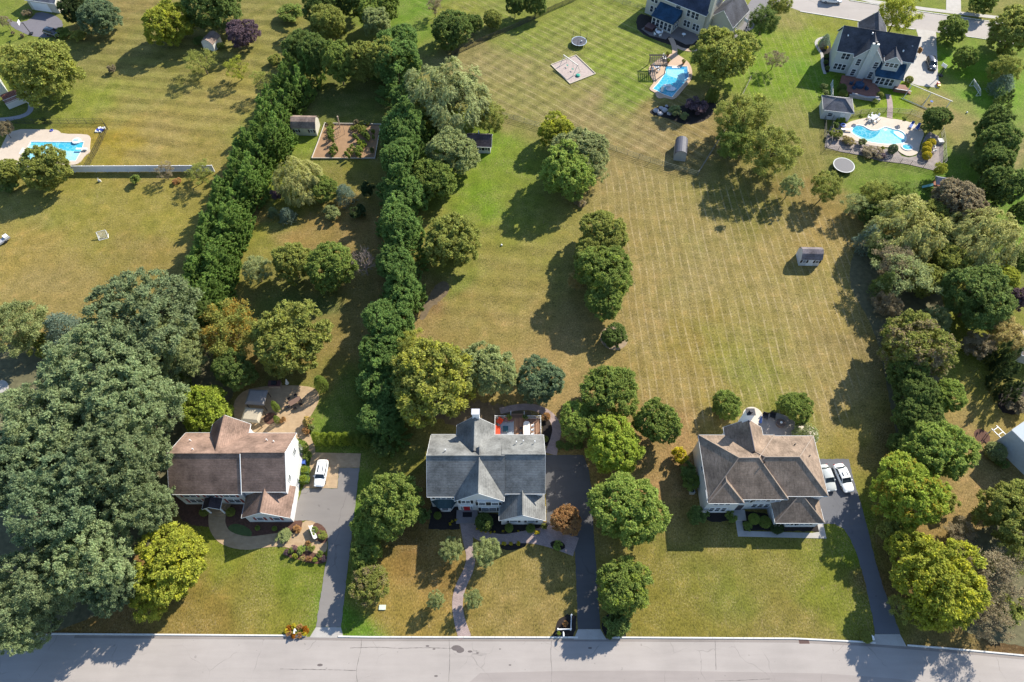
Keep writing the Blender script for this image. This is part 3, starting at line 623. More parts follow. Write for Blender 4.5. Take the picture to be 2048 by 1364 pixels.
def trunk(seed, limbs=7, bare=False):
    r = random.Random(seed); mb = MB()
    mb.tube((0, 0, -.01), (.01, .01, .42), .045 if not bare else .03, .03, 7)
    def grow(p, d, L, rad, lev):
        q = p + d * L; mb.tube(p, q, rad, rad * .6, 5 if lev < 2 else 3, False)
        if lev >= (3 if not bare else 4): return
        for _ in range(3 if not bare else 4):
            nd = (d + Vector((r.gauss(0, .55), r.gauss(0, .55), r.gauss(.12, .3)))).normalized()
            grow(q, nd, L * r.uniform(.55, .75), rad * .55, lev + 1)
    for k in range(limbs):
        a = 2 * math.pi * (k + r.random() * .6) / limbs
        grow(Vector((0, 0, r.uniform(.22, .42))), Vector((math.cos(a) * .9, math.sin(a) * .9, r.uniform(.35, .9))).normalized(), r.uniform(.26, .36), .02, 1)
    return mb.mesh('trunk', BARK)
CR = {k: [crown(k, 100 * i + s) for s in range(nv)] for i, (k, nv) in enumerate(dict(round=4, dense=3, loose=3, thin=2, mass=4, shrub=2, ball=1, willow=2, spruce=1, cypress=4, column=2).items())}
TRK = [trunk(s) for s in range(4)]; BARE = [trunk(50 + s, 14, True) for s in range(2)]
STEM_MB = MB(); STEM_MB.tube((0, 0, -.01), (0, 0, .8), .03, .01, 6); STEM = STEM_MB.mesh('trunk', BARK)
# colour recipes: measured photo colours of sunlit leaves -> leaf base colour
COL = dict(pine=(.285, .345, .165), bluegreen=(.215, .280, .145), leyland=(.225, .330, .080), hedge=(.200, .300, .082), olive=(.340, .360, .090), yellow=(.400, .420, .065),
           bright=(.320, .400, .090), green=(.265, .330, .078), dark=(.185, .245, .068), deep=(.085, .120, .042), grey=(.35, .39, .16), silver=(.365, .395, .170), willow=(.45, .44, .16),
           spruce=(.23, .30, .22), purple=(.20, .14, .16), copper=(.48, .28, .12), brown=(.34, .28, .17), gold=(.62, .52, .05), lime=(.35, .42, .065), straw=(.48, .39, .16), pink=(.38, .23, .22))
tcount = {}
NAMES = dict(round='leafy_tree', dense='leafy_tree', loose='open_tree', thin='sparse_tree', mass='broad_tree', shrub='shrub', ball='clipped_bush', willow='willow_tree', spruce='spruce_tree', cypress='conifer_tree', column='arborvitae', bare='bare_tree')
CATS = dict(shrub='shrub', ball='shrub', column='arborvitae')
def tree(kind, cx, cy, w, H, col, label, sec=.12, low=None, name=None, cat=None, group=None, mat=None, ky=1.0, jit=.12):
    """cx, cy: photo pixel of the crown's middle; w: its width in pixels; H: height in metres"""
    lowf = low if low is not None else dict(shrub=.0, ball=.0, column=.02, cypress=.03, spruce=.05, willow=.1, mass=.22, dense=.08, round=.13).get(kind, .2)
    if kind in ('round', 'dense', 'loose') and w > 34: H *= .88
    hc = H * (1 + lowf) / 2; cz = H * (1 - lowf) / 2
    X, Y = U(cx, cy, hc); Rr = w / 2 * depth(X, Y, hc) / FP * (1.05 if w > 30 else 1.0)
    if kind in ('round', 'dense', 'loose') and w > 34 and cz < Rr * .8:                                        # crowns are at least as tall as wide
        cz = Rr * .8; hc = max(hc, lowf * H * .7 + cz); H = hc + cz; X, Y = U(cx, cy, hc)
    i = tcount.get(kind, 0); tcount[kind] = i + 1
    rz = (i * 2.399) % 6.283
    t = thing(name or NAMES[kind], label, cat or CATS.get(kind, 'tree'), (X, Y, 0), 0, group)
    c0 = COL[col] if isinstance(col, str) else col
    k = 1 + jit * (((i * .618) % 1) - .5)
    if kind == 'bare':
        o = obj('branches', BARE[i % 2], t); o.material_slots[0].link = 'OBJECT'; o.material_slots[0].material = M('pale_dead_bark', (.34, .27, .24), .9, .2, 3); o.scale = (Rr, Rr, H); o.rotation_euler = (0, 0, rz); return t
    tr = obj('trunk', STEM if kind in ('ball', 'column', 'cypress', 'spruce', 'shrub') else TRK[i % 4], t); tr.scale = (Rr * .9, Rr * .9, H * .95); tr.rotation_euler = (0, 0, rz)
    if kind == 'column' or kind == 'ball': tr.scale = (Rr * .6, Rr * .6, H * .9)
    cs = CR[kind]; o = obj('crown', cs[i % len(cs)], t, (0, 0, hc)); o.scale = (Rr, Rr * ky, cz); o.rotation_euler = (0, 0, rz)
    o.color = (c0[0] * k, c0[1] * k, c0[2] * k, sec)
    if mat: o.material_slots[0].link = 'OBJECT'; o.material_slots[0].material = mat
    return t
ORD = 'first second third fourth fifth sixth seventh eighth ninth tenth eleventh twelfth thirteenth fourteenth fifteenth sixteenth seventeenth eighteenth nineteenth twentieth twenty-first twenty-second twenty-third twenty-fourth twenty-fifth'.split()
# ---- the broad blue green trees at left
G1 = 'big blue green trees massed at the left'
for a in [
 ('mass',290,640,236,17,'pine','topmost broad blue green tree of the left mass, below the tan lawn'),
 ('mass',205,745,215,17,'pine','broad blue green tree left of the dark gap in the mass'),
 ('mass',345,705,130,13,'grey','smaller blue green tree on the right shoulder of the mass, beside the brownish tree'),
 ('mass',268,815,176,17,'pine','blue green tree just upper left of the brown roofed house'),
 ('mass',95,860,215,17,'pine','wide blue green tree in the middle of the left group, near the left edge'),
 ('mass',232,930,186,18,'pine','tall blue green tree whose crown leans against the left end of the brown roof'),
 ('mass',135,1010,190,18,'bluegreen','blue green tree left of the tree touching the brown roof'),
 ('mass',280,1012,124,14,'pine','blue green tree overhanging the front left corner of the brown roofed house'),
 ('mass',185,1120,165,16,'pine','lower blue green tree left of the bare brown clearing'),
 ('mass',30,950,150,16,'bluegreen','shaded blue green tree cut by the left edge, beside the patio sliver'),
 ('mass',55,1190,165,15,'pine','blue green tree in the lower left corner above the street'),
 ('mass',35,1250,110,13,'pine','lowest blue green tree in the corner, nearest the street'),
 ('mass',215,1185,90,11,'bluegreen','small blue green tree at the street edge of the left mass'),
 ]: tree(*a, sec=.06, group=G1, jit=.34)
tree('loose',28,655,120,10,'grey','pale grey green tree at the left edge above the dark gap', sec=.1)
tree('spruce',122,655,84,7,'spruce','bluish conifer at the upper left end of the big tree mass')
tree('shrub',80,690,50,4,'olive','olive bush between the pale tree and the bluish conifer at left')
tree('thin',300,745,60,9,'brown','thin brownish tree in the dark gap of the big tree mass')
tree('dense',415,640,60,11,'dark','dark conifer like tree where the long hedge meets the big tree mass')
# ---- around the brown roofed house
tree('loose',458,662,128,11,'olive','loose yellow and brown tinged tree beside the big tree mass', sec=.45, mat=FOL_ORANGE)
tree('round',580,675,146,12,'olive','large rounded olive tree above the tan patio', sec=.25)
tree('dense',468,745,78,9,'dark','dark pointed tree between the olive trees and the patio', sec=.12)
tree('dense',410,818,104,8,'lime','bright yellow green tree touching the back corner of the brown roof', sec=.3)
tree('round',340,1128,146,10,'yellow','large yellow green tree on the lower left front lawn', sec=.35)
tree('loose',300,1195,85,7,'yellow','lower lobe tree of yellow green leaves beside the large yellow green tree', sec=.3)
tree('shrub',365,770,50,4,'green','green shrub in the gap above the bright yellow green tree')
tree('column',641,766,27,4.5,'bright','bright upright arborvitae at the far tip of the tan patio', name='arborvitae')
tree('column',550,812,14,3.6,'bright','slim arborvitae, taller of the two in the round patio bed', name='arborvitae')
tree('column',553,838,12,2.2,'bright','short arborvitae, lower of the two in the round patio bed', name='arborvitae')
tree('shrub',565,840,14,1.0,'copper','reddish small shrub beside the patio arborvitae')
tree('shrub',618,842,24,1.8,'straw','straw coloured grassy shrub where the patio narrows', sec=.4)
tree('shrub',612,862,16,1.2,'copper','rusty small shrub below the straw coloured grassy one')
tree('shrub',625,857,14,1.2,'grey','grey green shrub between patio neck and hedge')
for i, x in enumerate((634,650,665,680,693)): tree('column', x, 876 + (i % 2), 21, 4.0, 'lime', 'bright green arborvitae in the row above the grey driveway, %s from left' % ORD[i], group='arborvitae row at the head of the grey driveway')
for i, x in enumerate((703,718,732)): tree('column', x, 874 + i * 4, 22, 3.6, 'green', 'shaded darker arborvitae right of the bright row by the grey driveway, %s from left' % ORD[i], group='shaded arborvitae at the end of the row')
tree('column',603,892,24,3.0,'bright','arborvitae against the right wall of the brown roofed house')
tree('shrub',614,912,20,1.6,'green','low round shrub under the wall arborvitae of the brown roofed house')
for x, y, L in ((609,941,'upper'),(608,959,'lower')):
    p = U(x, y, .6); t = thing('clipped_hedge', L + ' of the two square clipped green hedges beside the bins', 'hedge', (p[0], p[1], 0))
    o = obj('foliage', CR['ball'][0], t, (0, 0, .55)); o.scale = (.95, .8, .75); o.color = (*COL['lime'], .1)
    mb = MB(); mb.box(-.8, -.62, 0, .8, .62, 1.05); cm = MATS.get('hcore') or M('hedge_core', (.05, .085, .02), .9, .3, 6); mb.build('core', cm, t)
for x, y, L in ((408,1024,'left'),(461,1024,'right')): tree('ball', x, y, 18, 1.3, 'olive', 'round clipped bush %s of the curved front steps of the brown roofed house' % L)
for x, y, L in ((515,1056,'left'),(549,1057,'right')): tree('ball', x, y, 10, .8, 'bright', 'tiny clipped bush, %s of the two under the garage windows of the brown roofed house' % L)
for x, y, w, c, L in ((565,1074,34,'grey','spreading grey green shrub in the bed left of the stone bench'),(594,1058,18,'copper','small coppery plant in the mulch left of the stone bench'),(644,1069,22,'olive','olive perennial clump right of the stone bench'),(628,1062,18,'green','green perennial clump behind the stone bench')): tree('shrub', x, y, w, .9, c, L)
kk = [('bright','bright green shrub, largest of the flower bed below the tan walk',604,1098,20),('olive','olive shrub in the middle of the flower bed below the tan walk',622,1096,16),('copper','coppery plant at the upper tip of the flower bed',617,1088,14),('purple','dark plum plant at the left tip of the flower bed',572,1105,12),('green','green tuft second from left in the flower bed',582,1102,14),('yellow','yellowish tuft along the lower rim of the flower bed',590,1112,12),('pink','pink flowering plant at the top of the flower bed',588,1095,14),('green','round green shrub at the right end of the flower bed',640,1108,14),('straw','straw coloured tuft on the lower rim of the flower bed',606,1116,12),('copper','rust coloured tuft low in the middle of the flower bed',618,1118,12),('lime','lime tuft at the lower right of the flower bed',631,1120,12),('purple','plum tuft beside the driveway end of the flower bed',648,1118,12),('grey','grey tuft at the lower left of the flower bed',598,1108,10)]
for c, L, x, y, w in kk: tree('shrub', x, y, w, .9, c, L, name='bedding_plant', cat='plant')
for k in range(10):
    a = 2 * math.pi * k / 10; tree('shrub', 593 + 19 * math.cos(a), 1262 + 9 * math.sin(a), 12, .55, ('copper','gold')[k % 2] if k % 3 else (.42,.16,.02), 'orange and gold mum in the ring around the mailbox by the kerb', group='mums around the mailbox', name='mum', cat='flower')
# ---- middle lot
tree('willow',600,358,104,8,'willow','pale yellow willow like tree in the middle of the long hedged yard')
tree('round',650,378,52,6,'green','green tree between the pale willow and the blue spruce')
tree('spruce',688,386,44,4.6,'spruce','small blue spruce in the middle of the hedged yard')
tree('shrub',664,425,34,2.6,'grey','pale green round shrub below the blue spruce')
tree('spruce',573,428,36,3.4,'spruce','low bluish conifer, right one of the pair below the pale willow')
tree('spruce',545,424,26,2.6,'bluegreen','low dark bluish conifer, left one of the pair below the pale willow')
tree('shrub',552,388,26,2.8,'purple','dark shrub at the left foot of the pale willow')
tree('shrub',716,424,32,3,'deep','dark shaded round shrub below and right of the blue spruce')
tree('shrub',738,380,30,4,'deep','dark shaded shrub at the right side of the hedged yard')
tree('loose',512,540,62,7,'silver','silvery small tree at the left of the row of trees across the hedged yard')
tree('round',586,523,78,10,'olive','olive round tree, second from left in the row across the hedged yard', sec=.15)
tree('dense',661,533,96,10,'green','full bright edged green tree, third in the row across the hedged yard')
t_ = tree('bare',727,520,70,8,'brown','grey leafless tree at the right of the row across the hedged yard')
# ---- left conifer hedge (a double row)
hp = [(590,128),(572,165),(556,200),(540,232),(524,262),(508,290),(494,318),(480,344),(468,370),(456,395),(446,420),(437,445),(428,468),(421,492),(414,516),(407,540),(400,565),(394,590)]
hp = [tuple(a + (b - a) * (k * 17 / 24 % 1) for a, b in zip(hp[min(int(k * 17 / 24), 16)], hp[min(int(k * 17 / 24), 16) + 1])) if k < 24 else hp[-1] for k in range(25)]
for i, (x, y) in enumerate(hp):
    w = 42 + i * .95; j1 = 5 * math.sin(i * 7.7); j2 = 5 * math.sin(i * 5.1 + 2)
    tree('cypress', x - 11 + j1, y - 4 + j2, w * (1.2 + .12 * math.sin(i * 3.3)), 8.4 + 1.1 * math.sin(i * 2.1), 'leyland', 'conifer of the left line of the slanting hedge, %s from its top end' % ORD[i], group='conifers of the left hedge', jit=.3)
    tree('cypress', x + 20 + j2, y + 4 + j1, w * (1.2 + .12 * math.sin(i * 4.1 + 1)), 8.8 + 1.1 * math.sin(i * 1.3 + 1), 'leyland', 'conifer of the right line of the slanting hedge, %s from its top end' % ORD[i], group='conifers of the left hedge', jit=.3)
# ---- right conifer row
hr = [(772,98),(790,130),(806,165),(812,198),(812,232),(812,264),(806,296),(805,328),(803,360),(802,394),(798,428),(800,462),(798,496),(802,530),(798,562),(806,590)]
for i, (x, y) in enumerate(hr):
    tree('cypress' if i % 2 == 0 else 'dense', x + 7 * math.sin(i * 2.3), y + 4 * math.sin(i * 5), (100 if i % 2 == 0 else 82) + 9 * math.sin(i * 1.7), 11 + 1.6 * math.sin(i * 1.9), 'hedge', 'dark green pine in the row right of the vegetable garden, %s from the top' % ORD[i], group='pines of the row right of the garden', jit=.18, low=.05)
hb = [(778,648),(782,680),(765,712),(755,745),(768,775),(752,805),(765,835),(772,862)]
for i, (x, y) in enumerate(hb):
    tree('cypress' if i % 2 else 'dense', x + 4 * math.sin(i * 3), y, 102 - 6 * (i % 3) - (14 if i > 4 else 0), 10.5 - .4 * i - (1.8 if i > 4 else 0), 'hedge', 'pine of the lower row left of the grey roofed house, %s from top' % ORD[i], group='pines of the lower row', jit=.15, low=.05)
tree('shrub',763,896,40,3,'dark','dark shrub at the foot of the lower pine row by the grey roofed house')
# ---- dense trees across the top of the hedged yard
for i, (x, y, w, H, c, L) in enumerate([(602,92,66,10,'dark','dark tree at the top end of the left hedge'),(632,112,62,12,'dark','dark tree second from left in the clump above the garden'),(676,122,74,13,'green','round green tree left of centre in the clump above the garden'),(722,120,64,13,'olive','yellow tipped tree in the centre of the clump above the garden'),(768,122,70,13,'olive','tree with sunlit top right of centre in the clump above the garden'),
    (655,50,70,12,'olive','olive tree behind the clump, beside the dark hollow'),(640,15,66,11,'dark','dark tree at the top edge above the slanting hedge'),(752,52,60,10,'grey','pale topped tree right of the dark hollow near the top edge'),(742,28,50,10,'green','green tree at the top edge right of the dark hollow'),(770,8,60,10,'green','green tree cut by the top edge above the pine row'),(700,-10,80,12,'dark','dark tree at the top edge above the hollow'),(805,88,70,11,'hedge','dark pine at the top right of the clump above the garden')]):
    tree('dense' if i % 2 else 'round', x, y, w, H, c, L, sec=.12)
tree('shrub',583,30,60,3,'green','dark green low shrub mass near the top, left of the slanting hedge')
tree('shrub',548,118,26,2.4,'olive','small shrub against the top of the left hedge')
# ---- centre
tree('willow',895,182,180,13,'silver','huge pale green willow left of the fenced lawn with the sand pit', low=.15)
tree('round',850,222,70,9,'olive','green tree at the lower left foot of the huge pale willow', sec=.3)
tree('round',892,238,50,6,'lime','yellowish small tree in front of the huge pale willow', sec=.3)
tree('loose',978,235,66,8,'olive','olive green tree at the right side of the huge pale willow, above the playhouse', sec=.2)
tree('dense',905,310,98,9,'grey','pale green round tree left of the playhouse', low=.1)
tree('dense',866,358,92,9.5,'green','rich green oval tree beside the pine row, below the pale green one', low=.1)
tree('round',905,482,112,10,'olive','large round olive green tree beside the pine row with brown ground below', sec=.18)
tree('dense',902,60,76,8,'dark','dark round tree left of the black fence near the top', low=.05)
tree('dense',946,50,38,6,'dark','smaller dark tree right beside the dark round tree near the top', low=.05)
tree('thin',868,8,40,6,'brown','almost bare little tree at the top edge left of the dark round tree')
tree('shrub',826,140,30,5,'yellow','yellow leaved shrub at the top of the pine row')
tree('dense',1030,8,40,8,'dark','dark tree at the top edge beside the black fence')
tree('dense',1072,4,44,8,'dark','dark tree at the top edge where the black fence ends')
tree('round',985,38,40,4,'olive','low olive tree beside the black fence at the top', sec=.1)
tree('round',1112,262,70,8,'yellow','yellow green tree at the top of the clump in the middle field', sec=.3)
tree('round',1160,308,108,9,'silver','silver green tree at the back of the clump in the middle field')
tree('round',1134,342,112,9,'bright','bright green tree at the front of the clump in the middle field', sec=.1)
tree('thin',1195,345,50,5,'grey','thin grey green fringe tree at the right of the clump in the middle field')
tree('shrub',1160,405,24,1.4,'brown','dry brown tuft under the bright green tree of the middle field')
tree('round',1208,465,96,8,'olive','olive green tree at the top of the lower clump in the middle field', sec=.15)
tree('round',1208,545,112,9,'green','dark green tree in the middle of the lower clump', sec=.25)
tree('dense',1210,600,84,8,'green','dark green tree at the bottom of the lower clump', sec=.08)
tree('round',1190,505,80,8,'olive','olive tree joining the top and the dark part of the lower clump', sec=.1)
tree('loose',1152,560,36,6,'straw','straw tinged slender tree on the left of the lower clump')
tree('dense',1228,672,52,4.4,'dark','lone dark round bush on bare soil in the big field', low=.0, name='shrub', cat='shrub')
# ---- around the grey roofed house
tree('round',868,765,168,11,'olive','very large yellow olive tree behind the grey roofed house', sec=.4)
tree('loose',825,700,80,10,'olive','yellow brown tinged upper lobe tree of the very large yellow olive tree', sec=.45)
tree('round',975,738,112,10,'grey','light green tree behind the deck of the grey roofed house', sec=.08)
tree('round',1080,762,92,8,'bluegreen','blue green tree behind the deck, above the curved path')
tree('round',1218,785,116,9,'green','green tree at the top of the group beside the black driveway', sec=.12)
tree('dense',1155,842,80,7,'bright','bright green compact tree beside the curved rear path', low=.1)
tree('round',1226,892,112,8,'lime','yellow green tree at the head of the black driveway', sec=.25)
tree('dense',1315,846,88,9,'green','dark green oval tree right of the driveway group, left of the tan roofed house', low=.05)
tree('round',1257,1018,146,9,'bright','large light green tree on the lawn right of the black driveway', sec=.15)
tree('round',1132,1040,60,5,'copper','copper brown tree beside the garage of the grey roofed house', mat=FOL)
tree('round',1249,1172,106,8.5,'green','dark yellow edged tree near the right gate of the black driveway', sec=.35)
tree('shrub',1228,1240,60,3,'dark','dark low shrub under the yellow edged tree near the gate')
tree('round',786,1008,124,9,'green','large bright green tree left of the grey roofed house', sec=.2)
tree('round',736,1056,66,4.5,'bright','green shrubby tree in the border right of the grey driveway, upper one', low=.02, name='shrub', cat='shrub')
tree('round',732,1108,62,4.2,'green','green shrubby tree in the border right of the grey driveway, lower one', low=.02, name='shrub', cat='shrub')
tree('round',738,1168,76,5.5,'olive','pinkish tipped shrubby tree at the lower end of the driveway border', sec=.4, mat=FOL_PINK)
tree('shrub',720,1140,30,2.4,'green','small green shrub at the driveway edge of the border')
tree('loose',902,1100,48,5,'grey','small tree left of the pink paver walk, nearer the house')
tree('loose',970,1102,58,5,'grey','small tree right of the pink paver walk, nearer the house')
tree('loose',872,1200,36,4.5,'grey','small tree left of the pink paver walk, nearer the street')
tree('loose',946,1198,38,4.5,'grey','small tree right of the pink paver walk, nearer the street')
tree('ball',875,1031,15,1.5,'green','clipped round bush beside the bay window of the grey roofed house')
tree('shrub',850,1030,32,2.8,'dark','dark shrub at the left front corner of the grey roofed house')
tree('ball',968,1044,34,2.8,'dark','large dark dome bush right of the red door')
tree('shrub',974,1056,14,.8,'grey','pale tuft at the foot of the large dark dome bush')
tree('ball',1018,1056,17,1.4,'green','round clipped bush, left one under the garage windows of the grey roofed house')
tree('ball',1061,1057,18,1.5,'green','round clipped bush, right one under the garage windows of the grey roofed house')
tree('shrub',1089,1054,14,1.2,'olive','olive bush at the garage corner of the grey roofed house')
tree('shrub',1115,1091,20,1.0,'bright','low bright shrub in the small bed by the black driveway')
tree('shrub',1091,836,22,1.8,'copper','round coppery shrub beside the deck')
tree('ball',1091,878,12,1.2,'olive','small clipped bush between deck and black driveway')
for i, (x, y, L) in enumerate([(1008,1087,'left'),(1021,1087,'middle'),(1037,1087,'right')]): tree('shrub', x, y, 9, .5, 'gold', L + ' of the three yellow mums in the oval black bed', name='mum', cat='flower')
for x, y in ((954,1057),(962,1062),(972,1064),(981,1065),(989,1064),(1006,1062),(1036,1062)): tree('shrub', x, y, 5, .4, 'gold', 'tiny yellow flower clump along the rim of the long black bed', group='yellow flowers rimming the black bed', name='flower_clump', cat='flower')
for x, y in ((1072,1065),(1077,1064)): tree('shrub', x, y, 8, .45, 'gold', 'yellow mum at the garage corner end of the long black bed', group='yellow mums at the garage corner', name='mum', cat='flower')
for x, y in ((912,1040),(905,1043),(900,1048)): tree('shrub', x, y, 6, .45, 'gold', 'yellow flower left of the front steps of the grey roofed house', group='yellow flowers left of the steps', name='flower_clump', cat='flower')
for x, L in ((1120,'left'),(1137,'middle'),(1155,'right')): tree('shrub', x, 892, 22, .7, 'dark', L + ' low dark groundcover shrub at the head of the black driveway')
# ---- around the tan roofed house
tree('dense',1456,812,62,5.2,'green','dark rounded evergreen left of the round terrace', low=.02, name='evergreen', cat='tree', sec=.2)
tree('dense',1590,815,66,5.4,'green','dark rounded evergreen right of the taupe patio', low=.02, name='evergreen', cat='tree', sec=.15)
tree('shrub',1360,910,32,2.8,'gold','golden yellow shrub left of the tan roofed house')
tree('willow',1612,868,50,2.4,'grey','weeping light green shrub on the small round terrace', name='weeping_shrub', cat='shrub')
tree('shrub',1375,940,40,2.4,'dark','dark shrub against the left wall of the tan roofed house')
tree('shrub',1384,965,36,2.2,'green','green shrub below the air conditioners of the tan roofed house')
tree('shrub',1398,1030,44,2.6,'dark','dark shrub at the front left corner of the tan roofed house')
tree('shrub',1462,1034,24,1.6,'green','green shrub left of the entrance of the tan roofed house')
tree('ball',1508,1038,22,1.8,'bright','round green bush, left one in the bed before the garage of the tan roofed house')
tree('ball',1530,1044,24,1.8,'green','round green bush, middle one in the bed before the garage of the tan roofed house')
tree('ball',1554,1054,28,1.6,'deep','dark round bush at the garage corner of the tan roofed house')
tree('shrub',1496,1054,22,1.0,'green','low green shrub at the walk corner of the tan roofed house')
tree('round',1815,985,140,9,'lime','big tree with orange tipped leaves right of the parked white cars', sec=.3, mat=FOL_ORANGE)
tree('round',1880,900,128,10,'bright','large bright green tree above the orange tipped tree', sec=.2)
tree('dense',1886,792,76,7,'bright','bright round green tree in the right hand tree belt')
tree('round',1828,690,132,9,'olive','olive tree with pinkish seed heads in the right hand tree belt', sec=.4, mat=FOL_PINK)
for x, y, w, H, L in ((1815,745,70,9,'dark pine below the olive tree with pinkish seed heads'),(1830,785,80,9,'dark pine in the middle of the right hand belt'),(1812,830,60,8,'dark pine at the shaded left side of the right hand belt'),(1848,838,76,8,'dark green pine left of the bright round green tree'),(1850,880,70,8,'dark pine touching the large bright green tree')): tree('dense', x, y, w, H, 'dark', L, low=.05)
tree('round',1885,1165,165,9,'yellow','very large yellow green tree right of the curved driveway', sec=.4)
tree('round',1822,1100,84,8,'yellow','smaller yellow green tree above it beside the curved driveway', sec=.3)
tree('shrub',1895,1005,40,3,'olive','olive shrub right of the orange tipped tree')
tree('ball',1733,1274,24,1.1,'olive','round green and yellow bush at the foot of the mailbox by the curved driveway', sec=.4)
# ---- right side belt
tree('willow',1818,455,160,10,'willow','wide yellow green willow at the lower right of the pool garden', sec=.2)
tree('thin',1815,545,130,9,'grey','thin greyish tree with bare branches below the yellow green willow')
tree('thin',1790,520,90,8,'brown','twiggy brownish tree left of the thin greyish tree')
tree('willow',1965,475,150,10,'willow','wide yellow green willow at the right edge above the dark round tree')
tree('willow',1900,470,60,7,'grey','narrow grey green willow between the two wide yellow green willows')
tree('spruce',1738,475,48,7,'spruce','bluish spruce at the left end of the right hand tree belt')
tree('spruce',1770,565,44,7,'dark','dark spruce in the shade below the thin greyish tree')
tree('dense',1950,600,132,9,'dark','large dark green tree near the right edge', low=.05)
tree('round',2002,560,64,8,'yellow','yellow leaved tree on the upper right shoulder of the large dark green tree')
tree('round',2036,598,44,6,'purple','plum coloured tree at the right edge')
tree('loose',2010,668,76,6,'straw','straw and green shrubby tree at the right edge below the plum tree')
for x, y, w, H, L in ((2003,700,36,8,'dark upright conifer, highest of the four at the right edge'),(2020,718,36,8,'dark upright conifer, second of the four at the right edge'),(2015,750,44,8,'dark upright conifer, third of the four at the right edge'),(2030,778,44,7,'dark upright conifer, lowest of the four at the right edge')): tree('cypress', x, y, w, H, 'deep', L)
tree('shrub',2030,812,50,2.4,'brown','brownish shrubs in the dark bed at the right edge')
tree('ball',1991,903,38,2.6,'grey','round clipped pale green bush beside the white wall at the right edge')
tree('shrub',2004,925,26,1.6,'dark','dark low shrub between the clipped bush and the white wall')
tree('round',2030,1030,130,9,'olive','large olive green tree at the right edge below the white wall', sec=.1)
tree('thin',1928,1075,80,4,'brown','brown almost leafless shrubby tree in the lower right')
tree('thin',1995,1160,130,8,'brown','sparse brown tree in the shaded lower right corner')
tree('thin',2040,1120,90,8,'olive','sparse olive tree at the right edge in the shaded corner')
tree('thin',1975,1240,90,7,'brown','sparse brown tree nearest the street in the lower right corner')
tree('thin',1800,1215,60,5,'olive','thin olive tree beside the foot of the curved driveway')
for i, (k, x, y, w, H, c, L) in enumerate([('round',1772,500,70,7,'dark','dark green undergrowth tree beside the bluish spruce'),('round',1850,560,76,7,'olive','olive undergrowth tree between the thin tree and the large dark green tree'),('loose',1875,640,60,5,'grey','pale green undergrowth tree above the pinkish seed head tree'),('round',1900,520,70,7,'olive','olive tree between the two wide willows, lower one'),
    ('loose',1775,610,56,5,'brown','brownish undergrowth tree at the field edge of the right belt'),('round',1795,660,50,5,'green','green undergrowth tree left of the pinkish seed head tree'),('round',1862,725,60,6,'grey','grey green tree right of the dark pines'),('round',1800,885,46,5,'dark','dark undergrowth tree left of the large bright green tree'),('loose',1800,930,50,5,'olive','olive undergrowth tree between dark pines and orange tipped tree'),
    ('round',1785,1060,50,5,'olive','olive undergrowth tree beside the top of the curved driveway'),('loose',1845,1225,70,6,'yellow','low yellow green tree under the very large yellow green tree'),('shrub',1955,1120,60,3,'olive','olive thicket in the lower right corner, upper one'),('shrub',1920,1200,60,3,'brown','brownish thicket in the lower right corner, middle one'),('shrub',2020,1215,70,3.5,'olive','olive thicket in the lower right corner at the edge'),
    ('round',1870,435,70,7,'olive','olive tree behind the left wide willow'),('round',1740,425,50,5,'dark','dark small tree above the bluish spruce of the right belt'),('round',2035,520,60,7,'dark','dark tree at the right edge below the wide willow'),('loose',1955,690,60,5,'brown','brownish undergrowth below the large dark green tree')]): tree(k, x, y, w, H, c, L, low=.08)

# ---- upper right
tree('round',1443,112,118,9,'olive','loose olive green tree right of the pool with the pergola', sec=.25)
tree('thin',1550,118,46,5,'brown','small greyish thin tree on the bright lawn')
tree('loose',1490,232,108,10,'olive','olive green tree, upper of the two big ones left of the pool garden', sec=.2)
tree('loose',1540,302,116,10,'olive','olive green tree, lower of the two big ones left of the pool garden', sec=.25)
tree('loose',1470,285,74,8,'green','darker green tree at the left of the two big ones', sec=.1)
tree('loose',1655,372,64,8,'olive','loose green tree below the trampoline of the pool garden')
tree('loose',1582,372,46,7,'grey','loose grey green tree left of the one below the trampoline')
tree('loose',1752,392,66,7,'olive','loose leaning green tree below the pool garden', sec=.2)
tree('loose',1802,392,66,7,'green','loose green tree between the leaning one and the play set')
tree('thin',1712,405,60,6,'grey','thin grey green tree in the belt below the pool garden')
tree('loose',1796,28,82,8,'yellow','airy yellow green tree beside the far street', sec=.2)
tree('loose',1528,40,58,8,'dark','dark street side tree over the driveway of the white house at the top')
tree('loose',1556,8,50,7,'olive','airy tree at the top edge beside the far street')
tree('round',1907,58,54,4.5,'green','round tree right of the pale driveway near the far street')
tree('round',1930,114,44,6,'green','leaning green tree right of the basketball hoop')
tree('round',2034,60,104,8,'olive','large dark green tree at the right edge below the far street', sec=.1)
tree('loose',2012,138,62,7,'olive','olive green tree at the right edge below the large dark green one')
tree('spruce',2008,168,50,5,'spruce','blue spruce near the right edge of the upper right lawn')
tree('cypress',2014,198,40,6,'dark','dark conifer below the blue spruce near the right edge')
tree('round',1966,4,50,6,'green','tree at the top edge right of the small far drive')
for x, y, w, H, L in ((1986,250,70,11,'dark tall pine, topmost of the column of pines at upper right'),(1992,290,72,11,'dark tall pine, second of the column of pines at upper right'),(1984,328,66,10,'dark tall pine, third of the column of pines at upper right'),(1998,372,80,11,'dark tall pine, lowest of the column of pines at upper right')): tree('dense', x, y, w, H, 'dark', L, low=.04)
tree('round',1917,405,98,8,'brown','greyish brown leaved tree below the play set', low=.1)
tree('dense',2042,425,40,6,'dark','dark tree at the right edge above the willow')
tree('dense',1872,240,54,6,'dark','dark cedar at the upper right corner of the pool garden', low=.03)
tree('shrub',1393,212,42,3,'purple','plum coloured shrub in the dark bed below the pool with the pergola')
tree('shrub',1352,224,30,2,'grey','grey green shrub left of the plum coloured one')
